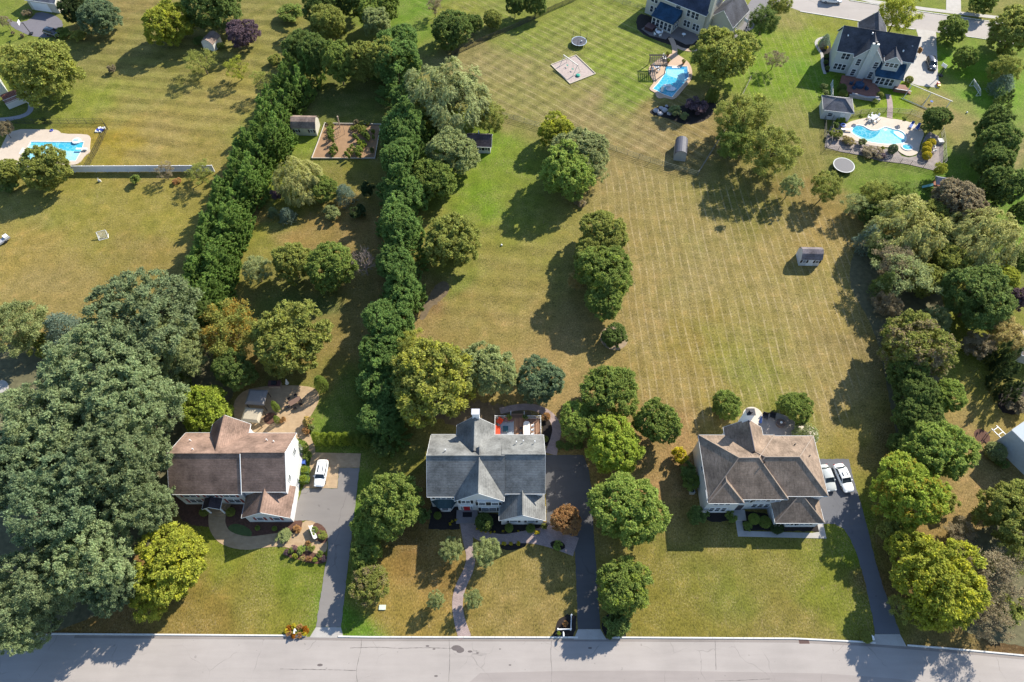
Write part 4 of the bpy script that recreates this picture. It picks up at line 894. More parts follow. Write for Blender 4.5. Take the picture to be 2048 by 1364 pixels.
tree('shrub',1368,232,18,1.5,'grey','small grey green shrub in front of the plum coloured one')
for i, (x, L) in enumerate(((1418,'left'),(1425,'middle'),(1432,'right'))): tree('column', x, 190, 12, 4, 'green', L + ' of the three upright arborvitae in the dark bed by the fence')
tree('spruce',1651,80,24,3.4,'spruce','small blue spruce in the curved bed left of the slate roofed house')
tree('shrub',1652,96,10,1,'gold','golden small shrub below the small blue spruce')
for i, (x, y) in enumerate(((1653,112),(1652,124),(1655,136))): tree('ball', x, y, 9, 1.0, 'dark', 'dark clipped bush in the narrow bed left of the slate roofed house', group='bushes left of the slate roofed house')
tree('shrub',1648,172,14,1.5,'grey','pale bush above the pool house, upper one'); tree('shrub',1650,185,14,1.5,'grey','pale bush touching the roof of the pool house, lower one')
tree('ball',1684,176,18,1.8,'dark','dark dome bush left of the raised brick patio, upper one'); tree('ball',1686,188,18,1.8,'green','dome bush left of the raised brick patio, lower one')
tree('ball',1760,190,14,1.4,'olive','clipped pale bush right of the raised brick patio'); tree('ball',1818,160,16,1.8,'olive','rounded olive bush by the wooden steps of the slate roofed house'); tree('shrub',1751,203,14,1.0,'green','green shrub at the end of the low stone wall'); tree('shrub',1839,102,12,2.2,'copper','reddish shrub at the right corner of the slate roofed house')
# pool garden plants
for i, (x, y, L) in enumerate(((1862,285,'topmost of the four golden domes beside the spa'),(1854,291,'second of the four golden domes beside the spa'),(1853,300,'third of the four golden domes beside the spa'),(1854,311,'lowest of the four golden domes beside the spa'))): tree('ball', x, y, 18, 1.7, 'gold', 'yellow clipped bush, ' + L)
tree('shrub',1672,268,26,2,'olive','olive shrub at the left end of the pool garden'); tree('shrub',1702,285,24,1.4,'straw','straw coloured grasses below the diving board'); tree('shrub',1691,278,16,1.3,'straw','small straw coloured grass tuft left of the others')
tree('shrub',1724,286,20,1.7,'silver','cream flowered shrub at the edge of the curvy pool'); tree('shrub',1745,304,40,1.5,'brown','brown dried shrub mass below the curvy pool'); tree('shrub',1760,310,22,1.2,'purple','plum brown shrub right of the dried shrub mass'); tree('ball',1786,298,18,2.2,'bluegreen','dark oval bush left of the spa'); tree('shrub',1766,296,8,.8,'yellow','tiny yellow green plant beside the curvy pool')
tree('shrub',1671,250,16,1.6,'dark','dark bush above the float on the pool deck'); tree('shrub',1682,240,18,1.2,'lime','lime shrub right of the pool house'); tree('loose',1880,338,28,4,'yellow','small yellow green tree at the corner of the pool garden fence')
for x, y, L in ((1722,234,'left'),(1808,238,'right')): tree('shrub', x, y, 9, 2.0, 'green', 'potted palm like plant on the pool deck, %s of the seating' % L, low=.4, name='potted_palm', cat='plant')
# ---- upper left
tree('round',78,142,136,10,'olive','big olive green tree beside the white deck at upper left', sec=.25)
tree('round',336,46,94,8,'yellow','yellow green tree near the top, left of the plum tree', sec=.3, low=.05)
tree('round',484,68,62,6,'purple','plum leaved tree on the striped lawn at the top')
tree('thin',404,122,70,6,'olive','crooked thin tree below the small shed, left one'); tree('thin',474,134,60,6,'yellow','crooked thin tree right of it with yellowish leaves'); tree('thin',526,165,50,6,'olive','thin pale tree beside the long conifer hedge')
tree('shrub',397,84,28,2,'dark','dark shrub at the left side of the small shed'); tree('shrub',440,90,14,1.6,'dark','dark shrub at the right side of the small shed')
tree('round',198,32,78,9,'bluegreen','dark blue green tree at the top beside the garage', sec=.05); tree('dense',150,20,60,9,'deep','darkest tree right against the garage at the top left'); tree('shrub',152,72,34,2.4,'olive','light green shrub under the dark trees by the grey driveway'); tree('shrub',126,66,30,2.2,'green','green shrub over the dark parked car'); 
tree('shrub',224,137,20,1.8,'gold' if 0 else 'brown','small isolated olive brown bush on the upper left lawn')
tree('dense',425,6,110,7,'dark','dark wide tree cut by the top edge above the plum tree'); tree('thin',10,42,26,4,'brown','thin brown little tree at the left edge by the grey driveway'); tree('shrub',54,26,20,1.6,'brown','small brownish shrub above the grey driveway')
for x, y in ((27,66),(44,71)): tree('shrub', x, y, 9, .9, 'brown', 'tiny round shrub below the grey driveway at upper left', group='tiny shrubs below the grey driveway')
tree('round',92,335,92,7,'olive','green tree covering the corner of the rectangular pool at left', sec=.2); tree('round',14,345,56,6,'olive','green tree at the left edge beside the white fence'); tree('loose',6,256,34,5,'brown','brownish tree at the left edge above the rectangular pool')
tree('shrub',271,361,24,2,'green','round green bush in front of the white fence'); tree('thin',328,342,40,4,'brown','thin leafless tree behind the white fence'); tree('thin',395,345,66,5,'olive','thin olive tree at the right end of the white fence'); tree('shrub',353,362,18,1,'copper','dry rusty bush in front of the white fence'); tree('shrub',86,240,12,1.6,'dark','dark bush at the pool fence at left'); tree('shrub',18,368,40,2,'dark','dark low shrubs under the tree at the left edge')
# ---------------------------------------------------------------- houses
FASC = WHITE
def roofed(parent, x0, y0, x1, y1, ze, zr, axis, wall, roof, in0=0, in1=0, oh=.3, z0=0, cap=None, walls=True, fascia=None, skip=''):
    """walls + gable or hipped roof; ridge along axis; in0/in1 = hip inset at low/high end of the ridge"""
    def shape(o, dz, i0, i1, th):
        ax0, ay0, ax1, ay1 = x0 - o, y0 - o, x1 + o, y1 + o
        if axis == 'x':
            ym = (ay0 + ay1) / 2; a = (ax0 + i0, ym, zr + dz); b = (ax1 - i1, ym, zr + dz)
        else:
            xm = (ax0 + ax1) / 2; a = (xm, ay0 + i0, zr + dz); b = (xm, ay1 - i1, zr + dz)
        e = [(ax0, ay0), (ax1, ay0), (ax1, ay1), (ax0, ay1)]
        return e, a, b
    e, a, b = shape(oh, 0, in0, in1, 0)
    span = ((y1 - y0) if axis == 'x' else (x1 - x0)) / 2; sl = (zr - ze) / (span + oh)
    zeo = ze                                                            # eave height at the overhang edge
    th = .16
    mb = MB(); vs = [(p[0], p[1], zeo) for p in e] + [a, b] + [(p[0], p[1], zeo - th) for p in e] + [(a[0], a[1], a[2] - th), (b[0], b[1], b[2] - th)]
    if axis == 'x': top = [(0, 1, 5, 4), (2, 3, 4, 5), (3, 0, 4), (1, 2, 5)]
    else: top = [(0, 1, 4), (1, 2, 5, 4), (2, 3, 5), (3, 0, 4, 5)]
    h0 = in0 > 0; h1 = in1 > 0
    fs = []
    if axis == 'x':
        fs = [(0, 1, 5, 4), (2, 3, 4, 5)] + ([(3, 0, 4)] if h0 else []) + ([(1, 2, 5)] if h1 else [])
    else:
        fs = [(1, 2, 5, 4), (3, 0, 4, 5)] + ([(0, 1, 4)] if h0 else []) + ([(2, 3, 5)] if h1 else [])
    bot = [tuple(i + 6 for i in f[::-1]) for f in fs]
    mb.add(vs, fs + bot); R_ = mb.build('roof', roof, parent)
    # fascia board: thin strip round the eaves and up the rakes
    fb = MB(); 
    def strip(p, q):
        p = Vector(p); q = Vector(q); d = (q - p); n = Vector((d.y, -d.x, 0)).normalized() * .02
        fb.add([p - n, q - n, q + n, p + n, p - n - Vector((0, 0, th)), q - n - Vector((0, 0, th)), q + n - Vector((0, 0, th)), p + n - Vector((0, 0, th))], [(0, 1, 2, 3), (7, 6, 5, 4), (0, 4, 5, 1), (1, 5, 6, 2), (2, 6, 7, 3), (3, 7, 4, 0)])
    E4 = [Vector((p[0], p[1], zeo)) for p in e]
    segs = []
    if axis == 'x':
        segs = [(E4[0], E4[1]), (E4[2], E4[3])]
        if '0' not in skip: segs += [(E4[3], E4[0])] if h0 else [(E4[3], Vector(a)), (Vector(a), E4[0])]
        if '1' not in skip: segs += [(E4[1], E4[2])] if h1 else [(E4[1], Vector(b)), (Vector(b), E4[2])]
    else:
        segs = [] if skip else [(E4[1], E4[2]), (E4[3], E4[0])]
        if skip:                                                       # eave strips stop before they run into the main roof
            f = .45; segs = [(E4[1], E4[2].lerp(E4[1], 1 - f)), (E4[0].lerp(E4[3], f), E4[0])] if '1' in skip else [(E4[1].lerp(E4[2], 1 - f), E4[2]), (E4[3], E4[3].lerp(E4[0], f))]
        if '0' not in skip: segs += [(E4[0], E4[1])] if h0 else [(E4[0], Vector(a)), (Vector(a), E4[1])]
        if '1' not in skip: segs += [(E4[2], E4[3])] if h1 else [(E4[2], Vector(b)), (Vector(b), E4[3])]
    for p, q in segs:
        d = q - p; n = Vector((d.y, -d.x, 0)).normalized() * .04; strip(p + n, q + n)
    fb.build('fascia', fascia or FASC, R_)
    # ridge and hip caps
    cm = MB(); A = Vector(a); B = Vector(b); up = Vector((0, 0, .02))
    cm.tube(A + up, B + up, .11, n=6)
    if h0: cm.tube(A + up, (E4[0] + up), .10, n=6); cm.tube(A + up, (E4[3] if axis == 'x' else E4[1]) + up, .10, n=6)
    if h1: cm.tube(B + up, (E4[1] if axis == 'x' else E4[3]) + up, .10, n=6); cm.tube(B + up, E4[2] + up, .10, n=6)
    cm.build('ridge_cap', cap or roof, R_)
    if walls:
        wb = MB(); zt = ze + oh * sl - .22                               # wall top under the slope
        if axis == 'x':
            ym = (y0 + y1) / 2; gz = zr - .26
            pts = [(y0, z0), (y1, z0), (y1, zt)] + ([(ym, gz)]) + [(y0, zt)]
            if not h0 and not h1:
                wb.add([(x0, p, q) for p, q in pts] + [(x1, p, q) for p, q in pts], [(4, 3, 2, 1, 0), (5, 6, 7, 8, 9)] + [(i, (i + 1) % 5, 5 + (i + 1) % 5, 5 + i) for i in range(5)])
            else: wb.box(x0, y0, z0, x1, y1, ze - .12)
        else:
            xm = (x0 + x1) / 2; gz = zr - .26
            pts = [(x0, z0), (x1, z0), (x1, zt), (xm, gz), (x0, zt)]
            if not h0 and not h1:
                wb.add([(p, y0, q) for p, q in pts] + [(p, y1, q) for p, q in pts], [(0, 1, 2, 3, 4), (9, 8, 7, 6, 5)] + [((i + 1) % 5, i, 5 + i, 5 + (i + 1) % 5) for i in range(5)])
            else: wb.box(x0, y0, z0, x1, y1, ze - .12)
        wb.build('wall', wall, parent)
    return R_
WC = {}
def window(parent, x, y, z, w, h, ang=0, cols=1, shut=None, rows=2, name='window', trim=None, sill=True):
    """window centred at x,z on the wall plane y facing local -y (ang 0), +x (90), -x (-90)"""
    k = (w, h, cols, rows)
    if k not in WC:
        f = MB(); t = .09
        f.box(-w/2 - t, -.06, -h/2 - t, w/2 + t, 0.0, -h/2); f.box(-w/2 - t, -.06, h/2, w/2 + t, 0.0, h/2 + t)
        f.box(-w/2 - t, -.06, -h/2, -w/2, 0, h/2); f.box(w/2, -.06, -h/2, w/2 + t, 0, h/2)
        for c in range(1, cols): xx = -w/2 + w * c / cols; f.box(xx - .05, -.055, -h/2, xx + .05, 0, h/2)
        for r in range(1, rows): zz = -h/2 + h * r / rows; f.box(-w/2, -.052, zz - .025, w/2, 0, zz + .025)
        p = MB(); p.box(-w/2, -.02, -h/2, w/2, -.004, h/2)
        s = MB(); sw = .38; s.box(-sw/2, -.05, -h/2 - .05, sw/2, -.002, h/2 + .05)
        WC[k] = (f.mesh('window', WHITE), p.mesh('pane', GLASS), s)
    fm, pm, s = WC[k]
    o = obj(name, fm, parent, (x, y, z), R(ang)); obj('pane', pm, o)
    if shut:
        kk = k + (shut.name,)
        if kk not in WC: WC[kk] = s.mesh('shutter', shut)
        for sx in (-1, 1): obj('shutter', WC[kk], o, (sx * (w/2 + .09 + .21), 0, 0))
    return o
def part(name, mat, parent, **k):
    mb = MB(); return mb, (lambda: mb.build(name, mat, parent))
def boxpart(name, mat, parent, *a, rz=0):
    mb = MB(); mb.box(*a, rz=rz); return mb.build(name, mat, parent)
def tubepart(name, mat, parent, *a, **k):
    mb = MB(); mb.tube(*a, **k); return mb.build(name, mat, parent)
def vents(parent, lst, mat=WHITE):
    for x, y, z in lst: tubepart('vent_pipe', mat, parent, (x, y, z - .2), (x, y, z + .45), .09, n=7)
SID_W = siding_mat('white_siding', (.60, .60, .59)); SID_G = siding_mat('pale_grey_siding', (.48, .50, .485)); SID_C = siding_mat('cream_siding', (.52, .49, .41))
RF_BR = roof_mat('brown_shingles', (.215, .142, .108), amp=.35, course=.24); RF_GR = roof_mat('grey_shingles', (.168, .168, .16), amp=.4, course=.24)
RF_TAN = roof_mat('tan_shingles', (.228, .168, .124), streak=.65, amp=.25); RF_SL = roof_mat('slate_shingles', (.058, .060, .072), amp=.2)
RF_DK = roof_mat('dark_teal_shingles', (.03, .055, .065), amp=.2); RF_BL = roof_mat('blue_metal_roof', (.02, .055, .10), amp=.1)
RED = M('red_shutter_paint', (.22, .035, .03), .6, .1); BLK = M('black_shutter_paint', (.02, .02, .022), .6, .1)
CAPT = M('sunlit_ridge_cap', (.27, .21, .165), .85, .1)  # paler than the shingles: sunlight on the caps put into the colour

def H(name, label, loc, rz=0):
    return thing(name, label, 'house', (loc[0], loc[1], 0), rz)
# ---- brown roofed house (local = world minus (-44, 40))
h1 = H('colonial_house', 'white house with a brown shingle roof and red shutters at lower left', (-44, 40)); ox, oy = -44, 40
def L1(x, y): return (x - ox, y - oy)
roofed(h1, -8.7, -4.8, 1.9, 4.9, 5.7, 9.55, 'x', SID_W, RF_BR, skip='1')
tubepart('rake_board', WHITE, h1, (2.2, -5.15, 5.72), (2.2, -.02, 9.56), .075, n=4)
roofed(h1, 2.0, -4.4, 8.7, 4.85, 5.7, 9.45, 'x', SID_W, RF_BR, skip='0')
roofed(h1, -4.7, 1.0, .9, 6.5, 5.6, 9.0, 'y', SID_W, RF_BR, skip='0')
roofed(h1, 2.2, -7.7, 9.2, -3.2, 3.1, 5.9, 'y', SID_W, RF_BR, skip='1')
boxpart('wall', SID_W, h1, 8.7, -4.4, 0, 9.15, 2.5, 2.9)
# portico
roofed(h1, -4.5, -6.4, -2.0, -4.7, 2.9, 3.9, 'y', SID_W, roof_mat('portico_shingles', (.05, .04, .045)), walls=False, oh=.15)
for x in (-4.35, -2.15): tubepart('column', WHITE, h1, (x, -6.25, 0), (x, -6.25, 2.85), .14, n=10)
o = boxpart('door', M('red_door', (.35, .02, .02), .5), h1, -3.75, -4.86, .5, -2.75, -4.78, 2.6); boxpart('handle', DARKM, o, -3.65, -4.92, 1.45, -3.55, -4.86, 1.6)
for k in range(3):
    mb = MB(); r = 1.75 - k * .38; mb.prism([(-3.2 + r * math.cos(-t * math.pi / 12), -4.86 - (1.9 - k*.45) * math.sin(t * math.pi / 12)) for t in range(13)][::-1], 0.04, .16 * (k + 1) + .04); mb.build('step', TANP, h1)
for x in (-6.4, -.3): window(h1, x, -4.8, 1.75, 1.9, 1.5, cols=2, shut=RED)
for x, w in ((-6.5, 1.9), (-3.25, 1.3), (-.3, 1.9)): window(h1, x, -4.8, 4.35, w, 1.35, cols=2 if w > 1.5 else 1, shut=RED)
for x in (4.35, 6.95): window(h1, x, -7.7, 1.75, 1.0, 1.25, shut=RED)
window(h1, 9.16, -1.6, 1.5, 1.0, 1.2, 90); window(h1, 8.71, 2.5, 4.3, .9, 1.3, 90); window(h1, 8.71, -2.0, 4.3, .9, 1.3, 90)
vents(h1, [(-7.0, 3.1, 7.4), (-5.5, 1.0, 8.8), (5.1, 3.2, 7.4), (6.3, 2.9, 7.4)])
# ---- grey roofed house
h2 = H('colonial_house', 'white house with a grey shingle roof, red front door and rear deck in the centre', (-4, 40)); ox, oy = -4, 40
roofed(h2, -8.8, -5.2, 2.6, 4.6, 5.7, 9.5, 'x', SID_W, RF_GR, skip='1')
roofed(h2, 2.7, -4.7, 8.8, 4.55, 5.7, 9.45, 'x', SID_W, RF_GR, skip='0')
roofed(h2, -4.55, -5.85, 2.5, 1.0, 5.65, 9.35, 'y', SID_W, RF_GR, skip='1')
roofed(h2, -4.7, 1.0, .9, 6.3, 5.6, 9.1, 'y', SID_W, RF_GR, skip='0')
roofed(h2, 2.3, -8.1, 8.9, -3.6, 3.1, 5.9, 'y', SID_W, RF_GR, skip='1')
boxpart('wall', SID_W, h2, -1.35, -6.15, 0, 2.3, -5.8, 5.35)
# white gable return on garage and cross gable
def gable_board(parent, x0, x1, y, zb, zt, mat=WHITE):
    mb = MB(); xm = (x0 + x1) / 2
    mb.add([(x0, y, zb), (x1, y, zb), (xm, y, zt), (x0, y + .06, zb), (x1, y + .06, zb), (xm, y + .06, zt)], [(0, 1, 2), (5, 4, 3), (0, 3, 4, 1), (1, 4, 5, 2), (2, 5, 3, 0)]); mb.build('gable_board', mat, parent)
gable_board(h2, 2.7, 8.5, -8.45, 3.2, 5.5)
# bay window
mb = MB(); bp = [(-8.0, -5.2), (-7.35, -6.05), (-5.9, -6.05), (-5.25, -5.2)]; mb.prism(bp, 0, 2.7); bay = mb.build('bay', SID_W, h2)
mb = MB(); bp2 = [(-8.8, -5.2), (-7.6, -6.35), (-5.6, -6.35), (-4.6, -5.2)]; mb.add([(p[0], p[1], 2.7) for p in bp2] + [(-7.6, -5.2, 3.8), (-5.7, -5.2, 3.8)], [(0, 1, 4), (1, 2, 5, 4), (2, 3, 5), (3, 2, 1, 0)]); mb.build('bay_roof', RF_DK, h2)
window(h2, -6.62, -6.06, 1.5, 1.0, 1.3); window(h2, -5.56, -5.62, 1.5, .75, 1.3, 52); window(h2, -7.69, -5.62, 1.5, .75, 1.3, -52)
window(h2, -6.7, -5.2, 4.55, 2.5, 1.2, cols=3, shut=BLK)
window(h2, -3.2, -5.85, 4.4, 1.3, 1.2, cols=2, shut=BLK)
window(h2, -.65, -6.15, 4.4, 1.0, 1.2, shut=BLK); window(h2, 1.35, -6.15, 4.4, 1.0, 1.2, shut=BLK); window(h2, .35, -6.15, 1.65, 2.3, 1.4, cols=2, shut=BLK)
dr = boxpart('door', M('bright_red_door', (.42, .015, .02), .4), h2, -3.7, -5.93, .4, -2.7, -5.85, 2.5); boxpart('handle', M('brass', (.5, .35, .1), .3, metal=1), dr, -2.85, -5.98, 1.35, -2.78, -5.93, 1.5)
for x in (-3.98, -2.42): window(h2, x, -5.86, 1.5, .25, 1.8, rows=3)
boxpart('door_frame', WHITE, h2, -4.2, -6.0, 2.5, -2.2, -5.852, 2.75)
boxpart('stoop', M('grey_stone_stoop', (.2, .18, .18), .8), h2, -4.9, -8.0, 0, -1.5, -5.86, .3)
boxpart('doormat', M('dark_mat', (.015, .015, .018), .9), h2, -3.9, -7.0, .3, -2.4, -6.2, .33)
for x in (4.25, 7.0): window(h2, x, -8.1, 1.85, 1.15, 1.1, shut=BLK)
ch = boxpart('chimney', WHITE, h2, -2.3, 6.3, 0, -1.2, 7.1, 10.4); boxpart('chimney_cap', M('chimney_cap', (.5, .5, .52), .5), ch, -2.4, 6.2, 10.4, -1.1, 7.2, 10.5)
vents(h2, [(-6.3, .8, 9.0), (4.7, 2.6, 7.9), (5.8, 2.9, 7.6), (7.6, 2.7, 7.8)])
window(h2, -8.82, -1.5, 1.6, 1.0, 1.3, -90); window(h2, -8.82, 2.0, 4.3, 1.0, 1.3, -90)
# deck
dk = thing('deck', 'brown boarded rear deck with white railings behind the grey roofed house', 'deck', (1.0, 48.2, 0))
DKB = [M('deck_board_%d' % i, c, .8, .15, 3) for i, c in enumerate([(.27, .15, .09), (.23, .125, .08), (.31, .18, .11)])]
for k in range(26):
    x = -3.95 + k * .305; boxpart('plank', DKB[(k * 7) % 3], dk, x, -3.5, .82, x + .29, 1.9, .87)
for x in (-3.9, 3.9):
    for y in (-3.3, -.6, 1.85): boxpart('post', WHITE, dk, x - .06, y - .06, 0, x + .06, y + .06, 1.95)
boxpart('skirt', M('deck_skirt', (.25, .2, .17), .8), dk, -3.95, -3.5, 0, 3.95, 1.88, .8)
def railing(parent, p, q, z0=.87, h=.95, n=None):
    p = Vector((*p, 0)); q = Vector((*q, 0)); L = (q - p).length; mb = MB(); up = Vector((0, 0, 1))
    for z in (z0 + .1, z0 + h): mb.tube(p + up * z, q + up * z, .045, n=4)
    k = int(L / .22)
    for i in range(1, k): a = p.lerp(q, i / k); mb.tube(a + up * (z0 + .1), a + up * (z0 + h), .018, n=4, cap=False)
    r = mb.build('railing', WHITE, parent); return r
railing(dk, (-3.9, 1.85), (-1.2, 1.85)); railing(dk, (1.1, 1.85), (3.9, 1.85)); railing(dk, (-3.9, -3.3), (-3.9, 1.85)); railing(dk, (3.9, -3.3), (3.9, 1.85)); railing(dk, (-1.2, 1.85), (-1.2, 3.0), .3, 1.1); railing(dk, (1.1, 1.85), (1.1, 3.0), .3, 1.1)
for k in range(3): boxpart('step', DKB[k], dk, -1.15, 1.9 + k * .38, 0, 1.05, 2.27 + k * .38, .64 - k * .2)
# ---- tan roofed house
h3 = H('hip_roof_house', 'white house with a tan hipped roof at lower right', (40, 39.5)); ox, oy = 40, 39.5
roofed(h3, -9.5, -5.1, 2.2, 5.0, 5.7, 9.3, 'x', SID_W, RF_TAN, 4.6, 4.6, cap=CAPT)
roofed(h3, -5.4, -4.6, 8.5, 4.85, 5.7, 9.2, 'x', SID_W, RF_TAN, 4.6, 4.6, cap=CAPT)
roofed(h3, -9.6, -5.7, -4.7, -1.6, 5.65, 7.6, 'y', SID_W, RF_TAN, 2.7, 0, cap=CAPT, skip='1')
roofed(h3, 1.1, -8.0, 8.1, -3.6, 3.1, 5.85, 'y', SID_W, RF_TAN, 3.8, 0, cap=CAPT, skip='1')
roofed(h3, -5.2, 1.5, .4, 6.4, 5.65, 8.9, 'y', SID_W, RF_TAN, 0, 0, cap=M('dark_ridge_cap', (.08, .07, .08), .8), skip='0')
ch = boxpart('chimney', WHITE, h3, -3.2, 6.4, 0, -2.0, 7.4, 11.0); tubepart('chimney_pot', DARKM, ch, (-2.6, 6.9, 11), (-2.6, 6.9, 11.5), .3, n=10); boxpart('chimney_cap', DARKM, ch, -3.3, 6.3, 11, -1.9, 7.5, 11.06)
boxpart('wall', SID_W, h3, -4.6, -5.25, 0, -3.0, -5.0, 5.4)
for x in (-8.35, -7.4, -6.45): window(h3, x, -5.7, 1.7, .7, 1.6, rows=2, shut=None); window(h3, x, -5.7, 4.45, .7, 1.0)
for x in (-1.5, -.5, .5): window(h3, x, -5.1, 1.75, .72, 1.6)
for x, w in ((-3.5, .9), (-1.2, 1.5), (1.1, 1.5)): window(h3, x, -5.26 if x < -3 else -5.1, 4.5, w, 1.0, cols=2 if w > 1 else 1, shut=BLK)
o = boxpart('door', M('dark_front_door', (.05, .04, .04), .4), h3, -4.2, -5.33, .3, -3.3, -5.25, 2.4); boxpart('handle', DARKM, o, -3.45, -5.38, 1.3, -3.38, -5.33, 1.45)
boxpart('stoop', CONC, h3, -4.8, -7.0, 0, -2.6, -5.26, .28)
for x in (2.9, 5.9): window(h3, x, -8.0, 1.8, 1.5, 1.0, cols=2, shut=BLK)
boxpart('wall_lamp', DARKM, h3, 4.3, -8.25, 1.7, 4.5, -8.0, 2.1)
window(h3, -9.52, .2, 4.2, .8, 1.1, -90); window(h3, 8.52, 2, 4.2, .9, 1.1, 90)
vents(h3, [(-5.6, .4, 8.6), (-1.2, -.6, 8.9), (4.8, 3.0, 7.2), (6.6, 1.0, 7.3)], DARKM)
for y in (-1.0, -2.3):
    a = thing('air_conditioner', ('upper' if y > -2 else 'lower') + ' of the two grey air conditioners by the left wall of the tan roofed house', 'air conditioner', (29.3, 39.5 + y, 0)); boxpart('case', M('ac_case', (.42, .42, .4), .5), a, -.4, -.4, 0, .4, .4, .85); mb = MB(); mb.lathe([(.33, .855), (.33, .88), (.08, .89)], 14); mb.build('fan_grille', DARKM, a)
# ---- slate roofed house at upper right
h5 = H('colonial_house', 'pale grey sided house with a dark slate roof beside the curvy pool at upper right', (78.2, 143.6), R(-14.8))
roofed(h5, -.6, 0, 16.2, 7.6, 5.7, 9.6, 'x', SID_G, RF_SL)
roofed(h5, 3.3, -1.5, 9.3, 3.7, 5.7, 9.35, 'y', SID_G, RF_SL, skip='1')
roofed(h5, 9.3, -3.0, 15.2, -.0, 2.95, 3.0, 'x', SID_G, RF_SL, walls=True)
mb = MB(); mb.add([(9.0, -3.4, 3.0), (15.4, -3.4, 3.0), (15.4, -.02, 4.9), (9.0, -.02, 4.9), (9.0, -3.4, 2.85), (15.4, -3.4, 2.85), (15.4, -.02, 2.9), (9.0, -.02, 2.9)], [(0, 1, 2, 3), (0, 4, 5, 1), (1, 5, 6, 2), (3, 7, 4, 0), (7, 6, 5, 4)]); mb.build('lean_to_roof', RF_BL, h5)
roofed(h5, 9.9, -2.0, 13.4, 1.5, 6.2, 7.8, 'y', SID_G, RF_SL, z0=3.9, oh=.2)
roofed(h5, 4.2, 5.0, 10.2, 12.0, 5.9, 9.3, 'y', SID_G, RF_SL, skip='0')
ch = boxpart('chimney', SID_G, h5, 5.5, -2.1, 0, 7.0, -1.5, 9.9); tubepart('chimney_pot', DARKM, ch, (6.25, -1.8, 9.9), (6.25, -1.8, 10.4), .25, n=8)
for x, z, w in ((1.3, 1.6, .75), (2.25, 1.6, .75), (.35, 1.6, .75), (1.1, 4.5, .8), (2.05, 4.5, .8)): window(h5, x, 0, z, w, 1.5)
for x, z in ((4.4, 1.7), (4.5, 4.5), (8.4, 1.7), (8.5, 4.4)): window(h5, x, -1.5, z, .9, 1.7, rows=3)
for x in (10.2, 11.2, 12.3, 13.3): window(h5, x, -3.0, 1.6, .8, 1.7)
for x in (10.65, 11.65, 12.65): window(h5, x, -2.0, 5.4, .8, 1.0)
for x, y, z in ((.6, 2.4, 8.0), (5.8, 3.2, 9.0), (13.5, 1.2, 7.1), (15.2, 2.4, 7.8)): boxpart('roof_vent', WHITE, h5, x - .15, y - .15, z, x + .15, y + .15, z + .4)
def loc5(x, y):
    a = R(-14.8); return (78.2 + x * math.cos(a) - y * math.sin(a), 143.6 + x * math.sin(a) + y * math.cos(a))
pt = thing('raised_terrace', 'raised red brick terrace behind the slate roofed house', 'terrace', (*loc5(6.5, -5.2), 0), R(-14.8))
BRK = paver_mat('red_brick_paving', (.30, .13, .09), (.24, .10, .07), .3, .2)
mb = MB(); mb.prism([(-4.2, 3.4), (-4.6, .5), (-2.8, -2.6), (1.5, -3.4), (4.4, -2.4), (4.6, .2), (2.6, 3.4)], 0, .75); mb.build('paving', BRK, pt)
mb = MB(); mb.tube((-1.9, -3.1, .8), (1.4, -3.7, .8), .28, n=6); mb.tube((1.4, -3.7, .8), (4.2, -2.9, .8), .28, n=6); mb.build('parapet', M('grey_stone', (.3, .29, .3), .8, .2, 3), pt)
boxpart('base_wall', M('grey_stone', 0), pt, -2.4, -3.6, 0, 4.6, -3.2, .74)
um = thing('patio_table', 'round blue covered table set on the raised brick terrace', 'table', (*loc5(6.2, -5.0), .75), 0); BLU = M('navy_fabric', (.02, .05, .10), .6, .2)
mb = MB(); mb.lathe([(1.1, 0), (1.05, .7), (.6, .8), (.1, .85)], 14); mb.build('cover', BLU, um); mb = MB(); mb.tube((0, 0, .8), (.4, .2, 2.2), .16, .05, 7); mb.build('folded_parasol', BLU, um)
for i, (a, b) in enumerate(((-1.9, .3), (-1.2, -1.2), (1.7, -.8))):
    p = loc5(6.2 + a, -5.0 + b); ct_ = thing('patio_chair', 'blue covered patio chair %s of the round covered table' % ('left', 'front', 'right')[i], 'chair', (*p, .75), a); boxpart('seat', BLU, ct_, -.35, -.35, 0, .35, .35, .45); boxpart('backrest', BLU, ct_, -.35, .22, .45, .35, .35, .9)
ws = thing('wooden_steps', 'brown wooden landing and steps at the right corner of the slate roofed house', 'steps', (*loc5(16.0, -2.8), 0), R(-14.8)); WD = M('red_brown_wood', (.2, .10, .07), .8, .2, 4)
boxpart('landing', WD, ws, -1.6, -1.2, 0, 1.0, .8, .9)
for k in range(4): boxpart('step', WD, ws, 1.0 + k * .35, -1.2, 0, 1.33 + k * .35, .4, .75 - k * .2)
boxpart('handrail', WHITE, ws, -1.6, -1.3, .9, 2.2, -1.22, 1.0)
